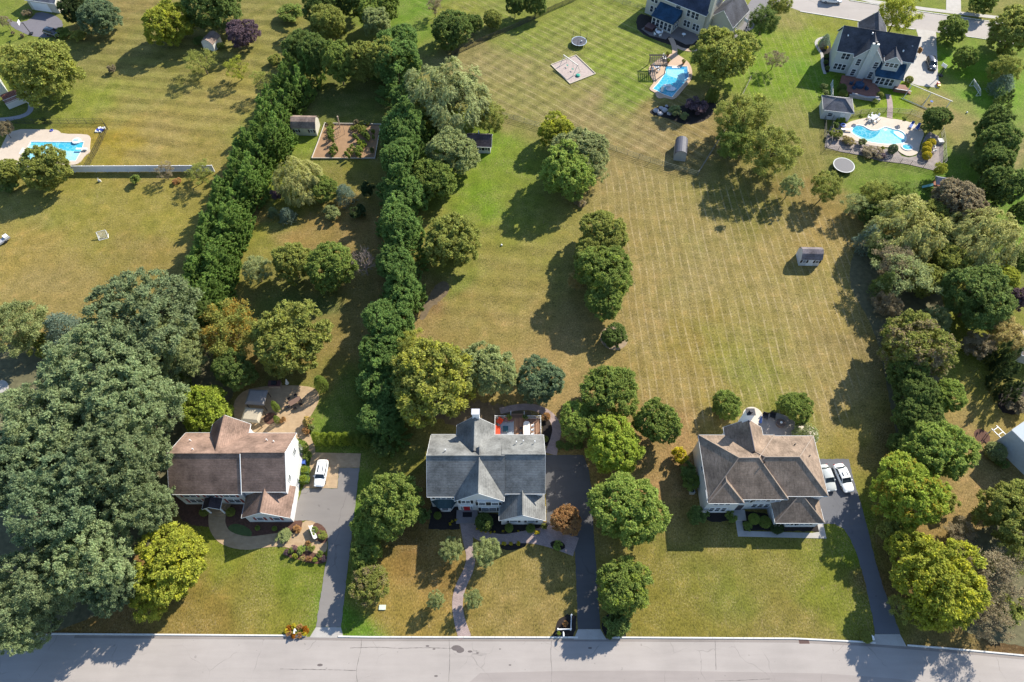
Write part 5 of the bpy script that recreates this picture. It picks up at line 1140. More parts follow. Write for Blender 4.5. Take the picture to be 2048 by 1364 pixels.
# ---- white house at the top
h4 = H('colonial_house', 'white house with navy roof and sunroom cut by the top edge of the picture', (48.2, 157.6), R(-36.66))
NAVY = roof_mat('navy_shingles', (.045, .055, .085), amp=.15)
roofed(h4, -16.6, 0, 0, 9.6, 5.7, 9.8, 'x', SID_C, NAVY)
roofed(h4, -12.4, -4.0, -6.5, .3, 2.95, 3.0, 'x', SID_C, NAVY, oh=.05)
mb = MB(); mb.add([(-12.7, -4.3, 3.0), (-6.2, -4.3, 3.0), (-6.2, -.02, 4.6), (-12.7, -.02, 4.6), (-12.7, -4.3, 2.86), (-6.2, -4.3, 2.86), (-6.2, -.02, 2.9), (-12.7, -.02, 2.9)], [(0, 1, 2, 3), (0, 4, 5, 1), (1, 5, 6, 2), (3, 7, 4, 0), (7, 6, 5, 4)]); mb.build('sunroom_roof', RF_BL, h4)
roofed(h4, .0, 2.8, 6.5, 11.5, 3.6, 7.0, 'y', SID_C, RF_SL)
mb = MB(); mb.box(0.02, .6, 0, 1.0, 2.2, 10.8); mb.build('chimney', SID_C, h4)
for k in range(5): window(h4, -11.75 + k * 1.15, -4.0, 1.55, .85, 1.9)
for k in range(3): window(h4, -6.49, -3.1 + k * 1.05, 1.55, .75, 1.8, 90)
for x, z, w in ((-4.9, 1.7, .75), (-3.95, 1.7, .75), (-2.3, 1.7, .75), (-1.35, 1.7, .75), (-4.6, 4.5, .85), (-3.3, 4.5, .85), (-2.2, 4.5, .85), (-14.8, 1.8, .8), (-13.6, 1.8, .8), (-14.9, 4.5, .8), (-13.9, 4.5, .8), (-7.6, 5.1, 1.3)): window(h4, x, 0, z, w, 1.6 if w < 1 else 1.0)
window(h4, 6.52, 6, 1.8, 1, 1.4, 90)
def loc4(x, y):
    a = R(-36.66); return (48.2 + x * math.cos(a) - y * math.sin(a), 157.6 + x * math.sin(a) + y * math.cos(a))
PATG = M('brown_grey_patio', (.17, .145, .135), .8, .15, 2, world=True)
area('patio', [loc4(*p) for p in ((-13.2, -4.0), (-13.6, -6.6), (-10.5, -7.6), (-6.4, -6.6), (-6.4, -4.0))], PATG, -.02, .1, 'brown grey patio in front of the sunroom at the top')
area('patio', [loc4(*p) for p in ((-6.4, -.1), (-6.4, -5.0), (-1.2, -5.4), (0, -4.2), (.2, -.1))], PATG, -.02, .12, 'brown grey patio below the white house at the top')
area('mulch_bed', chaikin([loc4(*p) for p in ((-17, 0), (-17.2, -3.5), (-13.8, -8.2), (-7, -8.3), (0, -7), (2, -4), (1, 0))], 1), MULCH_B, -.02, .02, 'black mulch around the patios of the white house at the top')
hb_ = thing('hot_tub', 'brown covered hot tub beside the sunroom at the top', 'hot tub', (*loc4(-11.8, -5.4), .1), R(-36.66)); boxpart('tub', M('brown_tub', (.06, .03, .03), .6), hb_, -1.1, -1, 0, 1.1, 1, .85); boxpart('lid', M('tub_lid', (.09, .045, .045), .5), hb_, -1.15, -1.05, .85, 1.15, 1.05, .97)
def round_set(name, x, y, z, label, n=4, tmat=WHITE, cmat=WHITE, r=.6, rz=0, chairs=True):
    t = thing(name, label, 'table', (x, y, z)); mb = MB(); mb.lathe([(r, .68), (r, .73)], 14); mb.build('tabletop', tmat, t); tubepart('pedestal', tmat, t, (0, 0, 0), (0, 0, .68), .06)
    return t
def chair_at(x, y, z, rz, label, mat, group=None, name='patio_chair', w=.5):
    t = thing(name, label, 'chair', (x, y, z), rz, group)
    k = ('chair', w, mat.name)
    if k not in WC:
        a = MB(); a.box(-w/2, -w/2, .38, w/2, w/2, .44); b = MB(); b.box(-w/2, w/2 - .06, .44, w/2, w/2, .92); l = MB(); l.box(-.025, -.025, 0, .025, .025, .38)
        WC[k] = (a.mesh('seat', mat), b.mesh('backrest', mat), l.mesh('leg', mat))
    a, b, l = WC[k]; obj('seat', a, t); obj('backrest', b, t)
    for sx in (-1, 1):
        for sy in (-1, 1): obj('leg', l, t, (sx * (w/2 - .04), sy * (w/2 - .04), 0))
    return t
p = loc4(-9.0, -6.1); round_set('patio_table', p[0], p[1], .1, 'round white table left of the path junction by the sunroom')
for i in range(4):
    a = i * math.pi / 2 + .4; chair_at(p[0] + math.cos(a) * .95, p[1] + math.sin(a) * .95, .1, a - math.pi / 2, 'white chair around the round white table by the sunroom', WHITE, 'white chairs by the sunroom')
p = loc4(-3.4, -3.0); round_set('patio_table', p[0], p[1], .12, 'small white table on the striped patio of the white house', r=.5)
# ---- house at the left edge and garage at the top left
p = U(-22, 180); h6 = H('colonial_house', 'white house cut by the left edge with a grey roof', p, R(38))
roofed(h6, -9, -4, 3.4, 5, 4.6, 7.6, 'x', SID_W, roof_mat('mid_grey_shingles', (.13, .135, .15)))
window(h6, 3.42, -1.5, 1.8, 1.2, 1.5, 90); window(h6, 3.42, 1.5, 1.8, 1.2, 1.5, 90); window(h6, 0, -4, 1.8, 1.4, 1.5, cols=2); window(h6, -4, -4, 1.8, 1.4, 1.5, cols=2)
p = U(34, 192, 1.2); dk6 = thing('deck', 'raised white railed deck with red brown boards and stairs at the left edge', 'deck', (p[0], p[1], 0), R(38))
for k in range(20): boxpart('plank', M('red_deck_%d' % (k % 2), ((.20, .075, .045), (.16, .06, .04))[k % 2], .8, .15), dk6, -3 + k * .3, -1.8, 1.5, -2.72 + k * .3, 2.2, 1.56)
boxpart('skirt', SID_W, dk6, -3, -1.75, 0, 3, 2.15, 1.48)
for a, b in (((-3, -1.8), (3, -1.8)), ((3, -1.8), (3, 2.2))): railing(dk6, a, b, 1.56)
for k in range(6): boxpart('step', WHITE, dk6, 1.2, -2.2 - k * .35, 1.2 - k * .22, 3.0, -1.9 - k * .35, 1.28 - k * .22)
for s in (1.15, 3.05): tubepart('stringer', WHITE, dk6, (s, -1.8, 1.5), (s, -4.1, .1), .07, n=4)
area('side_walk', ribbon([(62,205),(62,222),(48,232),(20,238),(-10,240)], 1.3), M('grey_stone', 0), -.02, .04, 'grey curved path below the white deck stairs')
p = U(92, 18); g1 = thing('garage', 'pale garage with a grey roof at the top left by the grey driveway', 'garage', (p[0] + .6, p[1] + 2, 0), R(-12))
roofed(g1, -3.6, -3, 4.6, 4, 2.9, 5.2, 'x', SID_C, roof_mat('garage_shingles', (.14, .14, .16))); boxpart('garage_door', WHITE, g1, -2.8, -3.08, 0, 2.2, -3.0, 2.3)
# ---- white building at the right edge
p = U(2062, 915); h7 = H('house', 'white walled house corner cut by the right edge', p, R(30)); roofed(h7, -3.6, -5, 7, 5, 5.6, 6.6, 'y', M('smooth_white_wall', (.45, .5, .55), .4), M('white_membrane', (.50, .54, .58), .4, .05), oh=.05)
p = U(2068, 712); h8 = thing('outbuilding', 'tan roofed outbuilding peeping out behind conifers at the right edge', 'outbuilding', (p[0], p[1], 0), R(-20)); roofed(h8, -3.4, -2.4, 3, 2.6, 2.6, 4.0, 'x', SID_C, roof_mat('pale_tan_shingles', (.33, .25, .18)))
# ---- sheds
def gambrel(name, label, x, y, rz, w, d, wall, roof, zh=2.0, zm=2.9, zt=3.3, wins=(), shut=None, doors=None, round_=False):
    t = thing(name, label, 'shed', (x, y, 0), rz)
    hw = d / 2
    pr = [(-hw, zh), (-hw * .55, zm), (0, zt), (hw * .55, zm), (hw, zh)] if not round_ else [(-hw * math.cos(a), zh + (zt - zh) * math.sin(a)) for a in [math.pi * k / 10 for k in range(11)]]
    w2 = w / 2
    wb = MB(); pts = [(-hw, 0)] + [(a * .99, b - .05) for a, b in pr] + [(hw, 0)]; n = len(pts)
    wb.add([(-w2, a, b) for a, b in pts] + [(w2, a, b) for a, b in pts], [tuple(range(n)), tuple(range(n, 2 * n))[::-1]] + [((i + 1) % n, i, n + i, n + (i + 1) % n) for i in range(n)]); wb.build('wall', wall, t)
    rb = MB(); o = .12; pr2 = [(a * 1.06, b - (.06 if abs(a) > hw * .9 else 0)) for a, b in pr]
    n = len(pr2); rb.add([(-w2 - o, a, b) for a, b in pr2] + [(w2 + o, a, b) for a, b in pr2] + [(-w2 - o, a, b + .09) for a, b in pr2] + [(w2 + o, a, b + .09) for a, b in pr2],
        [(3 * n + i, 3 * n + i + 1, 2 * n + i + 1, 2 * n + i)[::-1] for i in range(n - 1)] + [(i, i + 1, n + i + 1, n + i) for i in range(n - 1)] + [(i, 2 * n + i, 2 * n + i + 1, i + 1) for i in range(n - 1)] + [(n + i, n + i + 1, 3 * n + i + 1, 3 * n + i) for i in range(n - 1)] + [(0, n, 3 * n, 2 * n), (n - 1, 3 * n - 1, 4 * n - 1, 2 * n - 1)[::-1]])
    rb.build('roof', roof, t)
    for wx in wins: window(t, wx, -hw - .005, 1.35, .55, .7, shut=shut)
    if doors:
        a, b, mt = doors; mid = (a + b) / 2
        for q0, q1 in ((a, mid - .02), (mid + .02, b)): boxpart('door', mt, t, q0, -hw - .05, .08, q1, -hw, 1.85)
    return t
RS = roof_mat('shed_shingles', (.20, .17, .17)); RS2 = roof_mat('shed_brown_shingles', (.26, .19, .155))
gambrel('shed', 'small white shed with a grey gambrel roof alone in the big striped field', 59.0, 85.2, R(-2), 3.9, 2.9, SID_W, RS, wins=(-1.25, 1.25), shut=BLK, doors=(-.7, .7, WHITE))
gambrel('shed', 'tan shed with a brown gambrel roof at the corner of the vegetable garden', -46.9, 122.8, R(-2), 5.4, 3.6, SID_C, RS2, 2.2, 3.2, 3.7, wins=(-1.7, 1.7), shut=BLK, doors=(-.75, .75, SID_C))
gambrel('shed', 'grey barrel roofed shed standing beside the wire fence', 37.4, 115.2, R(80), 4.6, 2.6, M('shed_side', (.33, .31, .27), .7), M('grey_barrel_roof', (.09, .09, .11), .6, .15), 1.6, 2.9, 2.9, doors=None, round_=True)
t = thing('playhouse', 'little white cottage playhouse with a dark roof under the big willow', 'playhouse', (-7.0, 117.2, 0), R(-3)); roofed(t, -2.6, -1.8, 2.3, 1.8, 2.1, 3.7, 'x', SID_W, roof_mat('playhouse_shingles', (.09, .07, .075))); window(t, .0, -1.8, 1.3, .55, .8, shut=BLK); window(t, 1.4, -1.8, 1.3, .55, .8, shut=BLK); boxpart('door', DARKM, t, -2.1, -1.86, .05, -1.3, -1.8, 1.8); tubepart('chimney_pot', WHITE, t, (-.4, .6, 3.2), (-.4, .6, 4.2), .12)
t = thing('pool_house', 'white pool house with a hipped grey roof at the corner of the pool garden', 'pool house', (74.9, 128.4, 0), R(-10)); roofed(t, -3.1, -2.3, 3.1, 2.3, 2.7, 4.3, 'x', SID_W, roof_mat('pool_house_shingles', (.15, .145, .155)), 2.4, 2.4); boxpart('door', WHITE, t, .8, -2.36, .05, 1.7, -2.3, 2.1); window(t, -1.4, -2.3, 1.4, 1.0, .9)
p = U(424, 96); t = gambrel('shed', 'small white fronted shed with a mauve brown roof beside the plum tree', p[0] + .2, p[1] + .8, R(72), 3.6, 3.2, M('pale_shed_wall', (.62, .6, .55), .6), RS2, 2.0, 2.7, 3.0)
# ---------------------------------------------------------------- pools
CREAM = M('cream_pool_deck', (.48, .40, .32), .8, .08, .6, world=True, fine=6)
COPE = M('white_coping', (.66, .64, .6), .7, .05, 1, world=True)
W_LT = water_mat('shallow_water', (.20, .50, .58), (.28, .58, .65)); W_MD = water_mat('pool_water', (.04, .33, .47), (.06, .40, .54)); W_DP = water_mat('deep_water', (.02, .25, .35), (.03, .31, .42)); W_BL = water_mat('blue_water', (.03, .21, .42), (.04, .26, .48))
def grow(poly, d):
    c = Vector((sum(p[0] for p in poly) / len(poly), sum(p[1] for p in poly) / len(poly))); n = len(poly); out = []
    ar = sum(poly[i][0] * poly[(i + 1) % n][1] - poly[(i + 1) % n][0] * poly[i][1] for i in range(n)); s = 1 if ar > 0 else -1
    for i in range(n):
        a = Vector(poly[i - 1]); b = Vector(poly[(i + 1) % n]); t = (b - a).normalized(); out.append((poly[i][0] + s * t.y * d, poly[i][1] - s * t.x * d))
    return out
def pool(label, deck, basin, deep, wm, wd, deckm=CREAM, cope=.3):
    ring_area('pool_deck', deck, grow(basin, cope), deckm, -.02, .14, label + ': paved deck')
    ring_area('pool_coping', grow(basin, cope - .01), basin, COPE, -.02, .165, label + ': coping rim')
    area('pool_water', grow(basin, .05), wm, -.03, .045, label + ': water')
    if deep: area('deep_water', deep, wd, .0, .05, label + ': deeper water')
# curvy pool, upper right (zoom 7.577, origin 1640,220)
zz = lambda x, y, h=.05: U(1640 + x / 7.577, 220 + y / 7.577, h)
basin5 = chaikin([zz(*q) for q in [(470,290),(520,245),(590,232),(660,250),(720,290),(790,315),(870,315),(930,285),(985,262),(1050,275),(1120,300),(1200,310),(1270,350),(1300,410),(1290,480),(1240,510),(1140,518),(1000,520),(880,505),(760,490),(660,455),(560,400),(480,350)]], 1)
deck5 = chaikin([zz(*q) for q in [(300,300),(420,190),(560,150),(760,110),(900,100),(1040,130),(1200,150),(1340,180),(1440,220),(1540,290),(1580,370),(1540,460),(1510,540),(1500,640),(1430,690),(1330,705),(1230,660),(1160,600),(1060,570),(900,560),(720,530),(640,500),(540,470),(420,420),(330,380)]], 1)
pool('curvy pool at upper right', deck5, basin5, chaikin([zz(*q) for q in [(490,300),(540,250),(600,240),(680,275),(760,320),(850,330),(920,300),(880,370),(800,425),(720,440),(640,410),(560,370),(500,340)]], 1), W_LT, W_DP, cope=.22)
area('tanning_ledge', chaikin([zz(*q) for q in [(1110,325),(1180,320),(1260,370),(1285,420),(1250,440),(1180,400),(1120,350)]], 1), water_mat('ledge_water', (.6, .72, .72), (.66, .76, .76)), .0, .056, 'pale shallow ledge at the right end of the curvy pool')
area('deep_water', ribbon([(1782,262),(1792,270),(1801,277),(1808,283)], .9), W_MD, .0, .053, 'blue curved channel beside the pale ledge of the curvy pool')
for k in range(3): area('pool_step', [zz(990 + (70 - k * 20) * math.cos(math.pi * t / 8) * 1.0, 285 + (60 - k * 17) * math.sin(math.pi * t / 8)) for t in range(9)], COPE if k == 2 else W_LT, .0, .058 + .004 * k, 'curved entry step of the curvy pool')
sp = zz(1315, 570); area('spa_water', [(sp[0] + 1.05 * math.cos(t * .35), sp[1] + .85 * math.sin(t * .35)) for t in range(18)], W_MD, .1, .2, 'round blue spa beside the curvy pool')
ring_area('spa_rim', [(sp[0] + 1.3 * math.cos(t * .35), sp[1] + 1.1 * math.sin(t * .35)) for t in range(18)], [(sp[0] + 1.05 * math.cos(t * .35), sp[1] + .85 * math.sin(t * .35)) for t in range(18)], COPE, .1, .26, 'pale rim of the round spa')
area('stone_terrace', [zz(*q) for q in [(70,560),(90,440),(160,250),(300,180),(330,380),(560,480),(900,570),(1160,610),(1240,700),(1340,720),(1450,700),(1520,620),(1540,520),(1590,400),(1660,330),(1800,400),(1870,560),(1860,860),(1750,920),(1330,820),(900,770),(640,690),(300,630)]], paver_mat('flagstone', (.30, .25, .23), (.24, .205, .19), .9, .2, (.16, .13, .12)), -.02, .09, 'flagstone terrace around the curvy pool')
# pool with pergola (zoom 6.82, origin 1260,0)
z4 = lambda x, y, h=.05: U(1260 + x / 6.82, y / 6.82, h)
basin4 = [z4(*q) for q in [(478,905),(780,910),(795,1050),(740,1130),(640,1240),(570,1325),(470,1290),(315,1215),(400,1120),(490,990)]]
deck4 = chaikin([z4(*q) for q in [(560,735),(630,735),(720,790),(800,850),(845,940),(850,1060),(800,1140),(720,1230),(650,1320),(580,1364),(480,1330),(400,1350),(350,1310),(350,1270),(262,1225),(275,1190),(330,1120),(290,1060),(252,980),(260,910),(320,860),(450,770)]], 1)
PEACH = M('peach_pool_deck', (.45, .32, .225), .8, .1, .8, world=True, fine=7)
pool('pool with the pergola at the top', deck4, basin4, [z4(*q) for q in [(510,1030),(780,1120),(755,1150),(650,1250),(570,1310),(350,1215),(430,1120)]], W_MD, W_MD, PEACH, .2)
area('shallow_shelf', [z4(*q) for q in [(500,945),(735,948),(755,1060),(760,1115),(520,1028),(500,1010)]], W_LT, .0, .054, 'lighter shallow end of the pool with the pergola')
area('deep_water', [z4(*q) for q in [(482,909),(776,914),(790,1050),(760,1100),(735,948),(500,944)]], W_BL, .0, .058, 'dark blue edge bands of the pool with the pergola')
area('pool_step', [z4(*q) for q in [(560,872),(680,875),(685,930),(575,928)]], COPE, .0, .10, 'pale blue entry steps of the pool with the pergola')
area('side_walk', ribbon([(1341,76),(1347,88),(1350,100),(1349,108)], 1.3), PEACH, -.02, .1, 'narrow path from the white house patio to the pool')
area('side_walk', ribbon([(1352,92),(1362,98),(1378,101),(1394,100)], 1.0), PEACH, -.02, .09, 'short peach path branching right near the big olive tree')
# rectangular pool, left (zoom 8.525, origin 0,220)
z6 = lambda x, y, h=.05: U(x / 8.525, 220 + y / 8.525, h)
basin6 = [z6(*q) for q in [(530,545),(1430,550),(1390,690),(1290,870),(340,860),(450,690)]]
deck6 = chaikin([z6(*q) for q in [(170,330),(940,335),(1010,360),(1060,410),(1480,415),(1550,460),(1540,560),(1530,640),(1540,720),(1440,790),(1380,880),(1300,935),(1150,940),(-60,935),(-60,800),(60,560)]], 1)
pool('rectangular pool at left', deck6, basin6, [z6(*q) for q in [(540,555),(1420,560),(1385,690),(1280,700),(1130,690),(900,615),(520,600)]], W_LT, W_MD, CREAM, .22)
area('pool_step', [z6(*q) for q in [(385,650),(440,660),(400,755),(325,755)]], COPE, .0, .18, 'white entry step at the corner of the rectangular pool')
def board(x, y, rz, label):
    t = thing('diving_board', label, 'diving board', (x, y, .14), rz); boxpart('board', WHITE, t, -1.4, -.25, .42, 1.1, .25, .48); boxpart('stand', M('board_stand', (.4, .4, .4), .5), t, -1.2, -.22, 0, -.4, .22, .42)
p = z6(1400, 690); board(p[0], p[1], math.pi, 'white diving board at the right side of the rectangular pool')
p = zz(430, 320); board(p[0] - .4, p[1], R(-5), 'white diving board at the left end of the curvy pool')
p = z6(1300, 525, .3); t = thing('slide_platform', 'white round step unit on the far rim of the rectangular pool', 'pool steps', (p[0], p[1], .14)); mb = MB(); mb.lathe([(.95, 0), (.9, .25), (.6, .3)], 16); mb.build('base', WHITE, t); boxpart('tread', M('pale_blue_plastic', (.3, .5, .62), .4), t, -.55, -.25, .3, .55, .35, .36)
def ring_float(x, y, z, r, mat, label):
    t = MB(); n, m = 16, 8; vs = []; 
    for i in range(n):
        a = 2 * math.pi * i / n
        for j in range(m): b = 2 * math.pi * j / m; rr = r + r * .3 * math.cos(b); vs.append((rr * math.cos(a), rr * math.sin(a), r * .3 + r * .3 * math.sin(b)))
    t.add(vs, [(i * m + j, ((i + 1) % n) * m + j, ((i + 1) % n) * m + (j + 1) % m, i * m + (j + 1) % m) for i in range(n) for j in range(m)])
    o = t.build('pool_ring', mat, smooth=True); o.location = (x, y, z); tag(o, label, 'pool float')
p = z6(885, 355); ring_float(p[0], p[1], .15, .3, M('blue_vinyl', (.04, .07, .45), .3), 'blue inflatable ring lying on the deck of the rectangular pool')
p = z4(510, 1210); 
t = thing('pool_slide', 'white pool slide with blue and white float at the near corner of the pergola pool', 'slide', (p[0] - 1.2, p[1] - .8, .14), R(40)); mb = MB(); 
for k in range(6): mb.box(k * .45, -.35, 1.3 - k * .22, k * .45 + .45, .35, 1.42 - k * .22)
mb.build('chute', WHITE, t); boxpart('ladder', WHITE, t, -.5, -.3, 0, -.1, .3, 1.3)
p = z4(525, 1225); o = MB(); o.lathe([(1.0, 0), (1.25, .15), (1.0, .35), (.8, .2), (.1, .1)], 18, sy=.7); o = o.build('pool_float', M('white_vinyl', (.7, .75, .8), .3), smooth=True); o.location = (p[0] + .6, p[1] + .2, .05); tag(o, 'white and blue inflatable float on the water of the pergola pool', 'pool float')
# pergola
p = z4(385, 830, 2.4); pg = thing('pergola', 'dark slatted pergola beside the pool at the top', 'pergola', (p[0], p[1], .14), R(-2)); PW = M('dark_stained_wood', (.05, .04, .04), .7, .2, 4)
for sx in (-1.75, 1.75):
    for sy in (-1.9, 1.9): boxpart('post', PW, pg, sx - .09, sy - .09, 0, sx + .09, sy + .09, 2.4)
for sy in (-1.9, 1.9): boxpart('beam', PW, pg, -2.1, sy - .06, 2.3, 2.1, sy + .06, 2.48)
for k in range(9): boxpart('rafter', PW, pg, -1.95 + k * .48, -2.2, 2.485, -1.83 + k * .48, 2.2, 2.6)
for k in range(8): boxpart('slat', PW, pg, -2.1, -2.0 + k * .56, 2.605, 2.1, -1.92 + k * .56, 2.68)
p = z4(355, 945); round_set('patio_table', p[0], p[1], .14, 'white table under the pergola by the pool', r=.6)
for i in range(4): a = i * 1.57 + .5; chair_at(p[0] + math.cos(a) * 1.0, p[1] + math.sin(a) * 1.0, .14, a - 1.57, 'white chair around the table under the pergola', WHITE, 'white chairs under the pergola')
def pot(x, y, z, label, c='olive'):
    t = thing('potted_plant', label, 'plant', (x, y, z)); mb = MB(); mb.lathe([(.22, 0), (.34, .5), (.3, .5), (.28, .42)], 12); mb.build('pot', M('terracotta', (.35, .14, .07), .8), t); o = obj('foliage', CR['shrub'][0], t, (0, 0, .85)); o.scale = (.5, .5, .5); o.color = (*COL[c], .3)
for (x, y), L in zip(((515, 865), (725, 875), (510, 770)), ('left of the entry steps', 'right of the entry steps', 'near the pergola corner')): q = z4(x, y); pot(q[0], q[1], .14, 'terracotta potted plant ' + L + ' of the pergola pool' if 'pergola' not in L else 'terracotta potted plant ' + L)
for k, (x, y) in enumerate(((465, 790), (475, 815))): q = z4(x, y); chair_at(q[0], q[1], .14, 1, ('upper' if k == 0 else 'lower') + ' white lounge seat beside the pergola roof', WHITE, name='lounge_chair', w=.8)
# pool furniture, curvy pool
def lounger(x, y, z, rz, label, fab):
    t = thing('sun_lounger', label, 'sun lounger', (x, y, z), rz); boxpart('frame', WHITE, t, -.35, -1, .22, .35, 1, .3); boxpart('cushion', fab, t, -.3, -.95, .3, .3, .4, .38)
    mb = MB(); mb.add([(-.3, .4, .3), (.3, .4, .3), (.3, .95, .7), (-.3, .95, .7), (-.3, .4, .4), (.3, .4, .4), (.3, .93, .8), (-.3, .93, .8)], [(3, 2, 1, 0), (4, 5, 6, 7), (0, 1, 5, 4), (2, 3, 7, 6), (0, 4, 7, 3), (1, 2, 6, 5)]); mb.build('backrest', fab, t)
    for sx in (-.3, .3):
        for sy in (-.9, .9): boxpart('leg', WHITE, t, sx - .03, sy - .03, 0, sx + .03, sy + .03, .22)
BLF = M('royal_blue_cushion', (.04, .09, .32), .7)
p = zz(1375, 250); lounger(p[0], p[1], .14, R(-35), 'left of the two white and blue sun loungers on the pool deck', BLF)
p = zz(1470, 275); lounger(p[0], p[1], .14, R(-35), 'right of the two white and blue sun loungers on the pool deck', BLF)
p = zz(800, 150); t = thing('patio_table', 'grey dining table with white chairs at the far side of the curvy pool', 'table', (*p, .14), R(35)); boxpart('tabletop', M('grey_glass', (.2, .22, .25), .3), t, -1.1, -.55, .7, 1.1, .55, .75)
for sx in (-1, 1):
    for sy in (-.45, .45): boxpart('leg', WHITE, t, sx - .04, sy - .04, 0, sx + .04, sy + .04, .7)
for i, (dx, dy, r_) in enumerate(((-.6, .95, 0), (.6, .95, 0), (-.6, -.95, 3.14), (.6, -.95, 3.14), (1.55, 0, -1.57), (-1.55, 0, 1.57))):
    a = R(35); chair_at(p[0] + dx * math.cos(a) - dy * math.sin(a), p[1] + dx * math.sin(a) + dy * math.cos(a), .14, a + r_, 'white chair around the dining table by the curvy pool', WHITE, 'white dining chairs by the curvy pool')
p = zz(345, 240); ring_float(p[0], p[1], .15, .5, M('lilac_vinyl', (.3, .35, .7), .35), 'blue and white inflatable ring at the left end of the pool deck')
for i, (x, y) in enumerate(((1722, 580), (1722, 640))): q = zz(x, y); chair_at(q[0], q[1], .1, 2 + i, 'white chair right of the golden domes, %s one' % ('upper', 'lower')[i], WHITE)
p = zz(1810, 495); t = boxpart('storage_box', M('pale_grey_lid', (.45, .44, .43), .6), None, -.55, -.6, 0, .55, .6, .7); t.location = (*p, .09); tag(t, 'pale grey storage box by the fence of the pool garden', 'box')
area('pool_walk', ribbon([(1776,189),(1780,205),(1780,222),(1779,236)], 1.25), PINKP, -.02, .05, 'pink paver path from the slate roofed house to the curvy pool')
area('side_walk', ribbon([(1652,74),(1636,78),(1631,86),(1636,98),(1645,108),(1644,130),(1650,148)], .7), CONC, -.02, .05, 'pale curved edging path left of the slate roofed house')
area('mulch_bed', gpoly([(1645,78),(1660,74),(1662,104),(1660,146),(1650,144),(1646,112),(1636,90)], smooth=1), MULCH_B, -.02, .02, 'dark bed along the left end of the slate roofed house')
area('mulch_bed', gpoly([(1297,222),(1318,212),(1350,214),(1400,206),(1432,180),(1436,196),(1425,232),(1400,246),(1368,250),(1335,236),(1305,230)], smooth=2), MULCH_B, -.02, .02, 'dark planted bed below the pool with the pergola')
# boulders of the little rock garden
STN = M('pale_boulder', (.36, .35, .36), .85, .2, 2)
for i, (x, y, s) in enumerate(((1312, 222, 1.2), (1322, 217, .9), (1329, 221, 1.3), (1338, 228, 1.0), (1320, 228, 1.1), (1333, 213, .7))):
    bm = bmesh.new(); bmesh.ops.create_icosphere(bm, subdivisions=2, radius=.6 * s)
    for v in bm.verts: v.co *= 1 + .18 * math.sin(v.co.x * 7 + i) * math.cos(v.co.y * 6 + i * 2); v.co.z *= .55
    me = bpy.data.meshes.new('boulder'); bm.to_mesh(me); bm.free(); me.materials.append(STN)
    o = obj('boulder', me); q = U(x, y); o.location = (*q, .15); tag(o, 'pale boulder in the rock garden below the pergola pool', 'boulder', 'boulders of the rock garden')
# ---------------------------------------------------------------- play things
def trampoline(px, py, r, label, net, rimc):
    p = U(px, py, .9); t = thing('trampoline', label, 'trampoline', (*p, 0))
    mb = MB(); mb.lathe([(r * .91, .86), (r * .91, .88)], 32); mb.build('mat', M('black_mesh', (.07, .07, .085), .6, .1), t)
    mb = MB(); n = 32; vs = []
    for k in range(n): a = 2 * math.pi * k / n; c_, s_ = math.cos(a), math.sin(a); vs += [(r * .91 * c_, r * .91 * s_, .9), (r * c_, r * s_, .9), (r * c_, r * s_, .84), (r * .91 * c_, r * .91 * s_, .84)]
    mb.add(vs, [(4 * k + j, 4 * k + (j + 1) % 4, 4 * ((k + 1) % n) + (j + 1) % 4, 4 * ((k + 1) % n) + j)[::-1] for k in range(n) for j in range(4)]); mb.build('rim_pad', rimc, t)
    for k in range(6):
        a = 2 * math.pi * k / 6 + .3; x, y = r * math.cos(a), r * math.sin(a); tubepart('leg', DARKM, t, (x, y, 0), (x, y, .85), .04)
        if net: tubepart('net_pole', DARKM, t, (x * 1.03, y * 1.03, .8), (x * 1.03, y * 1.03, 2.75), .045)
    return p
p = trampoline(1158, 82, 1.95, 'round trampoline with tall net poles on the upper lawn', True, M('pale_blue_pad', (.35, .42, .5), .6))
o = MB(); o.lathe([(.02, 0), (.14, .05), (.18, .18), (.14, .31), (.02, .36)], 10); o = o.build('ball', WHITE, smooth=True); o.location = (p[0] + .6, p[1] - .3, .9); tag(o, 'white ball lying on the trampoline on the upper lawn', 'ball')
trampoline(1688, 330, 2.3, 'oval looking trampoline with a white rim below the pool garden', False, M('grey_rim_pad', (.42, .43, .42), .6))
sb = thing('sand_pit', 'square gravel play pit with a timber border on the upper lawn', 'sand pit', (0, 0, 0)); sp4 = gpoly([(1102,130),(1152,111),(1191,148),(1140,168)])
mb = MB(); mb.prism(sp4, .0, .06); mb.build('gravel', M('pink_gravel', (.38, .31, .28), .9, .2, 2, world=True, fine=18), sb)
for a, b in zip(sp4, sp4[1:] + sp4[:1]): tubepart('border_timber', M('pale_timber', (.5, .44, .33), .8), sb, (*a, .12), (*b, .12), .12, n=4)
p = U(1140, 138); ss = thing('swing_set', 'white topped swing frame standing in the gravel play pit', 'swing set', (*p, 0), R(-50)); WT = M('weathered_white', (.6, .57, .5), .7)
boxpart('top_beam', WT, ss, -2.6, -.1, 2.4, 2.6, .1, 2.6)
for sx in (-2.4, 2.4):
    for sy in (-1, 1): tubepart('leg', WT, ss, (sx, 0, 2.4), (sx, sy * 1.3, 0), .06)
for sx in (-1, .9):
    s_ = boxpart('swing_seat', M('green_plastic', (.03, .3, .22), .5), ss, sx - .25, -.15, .5, sx + .25, .15, .55)
    for q in (-.22, .22): tubepart('chain', DARKM, s_, (sx + q, 0, .55), (sx + q, 0, 2.4), .015, n=4)
p = U(1156, 152); o = MB(); o.lathe([(.5, .06), (.55, .3), (.4, .4), (.1, .42)], 14); o = o.build('sand_toy', M('green_plastic', 0)); o.location = (*p, 0); tag(o, 'small green toy in the gravel play pit', 'toy')
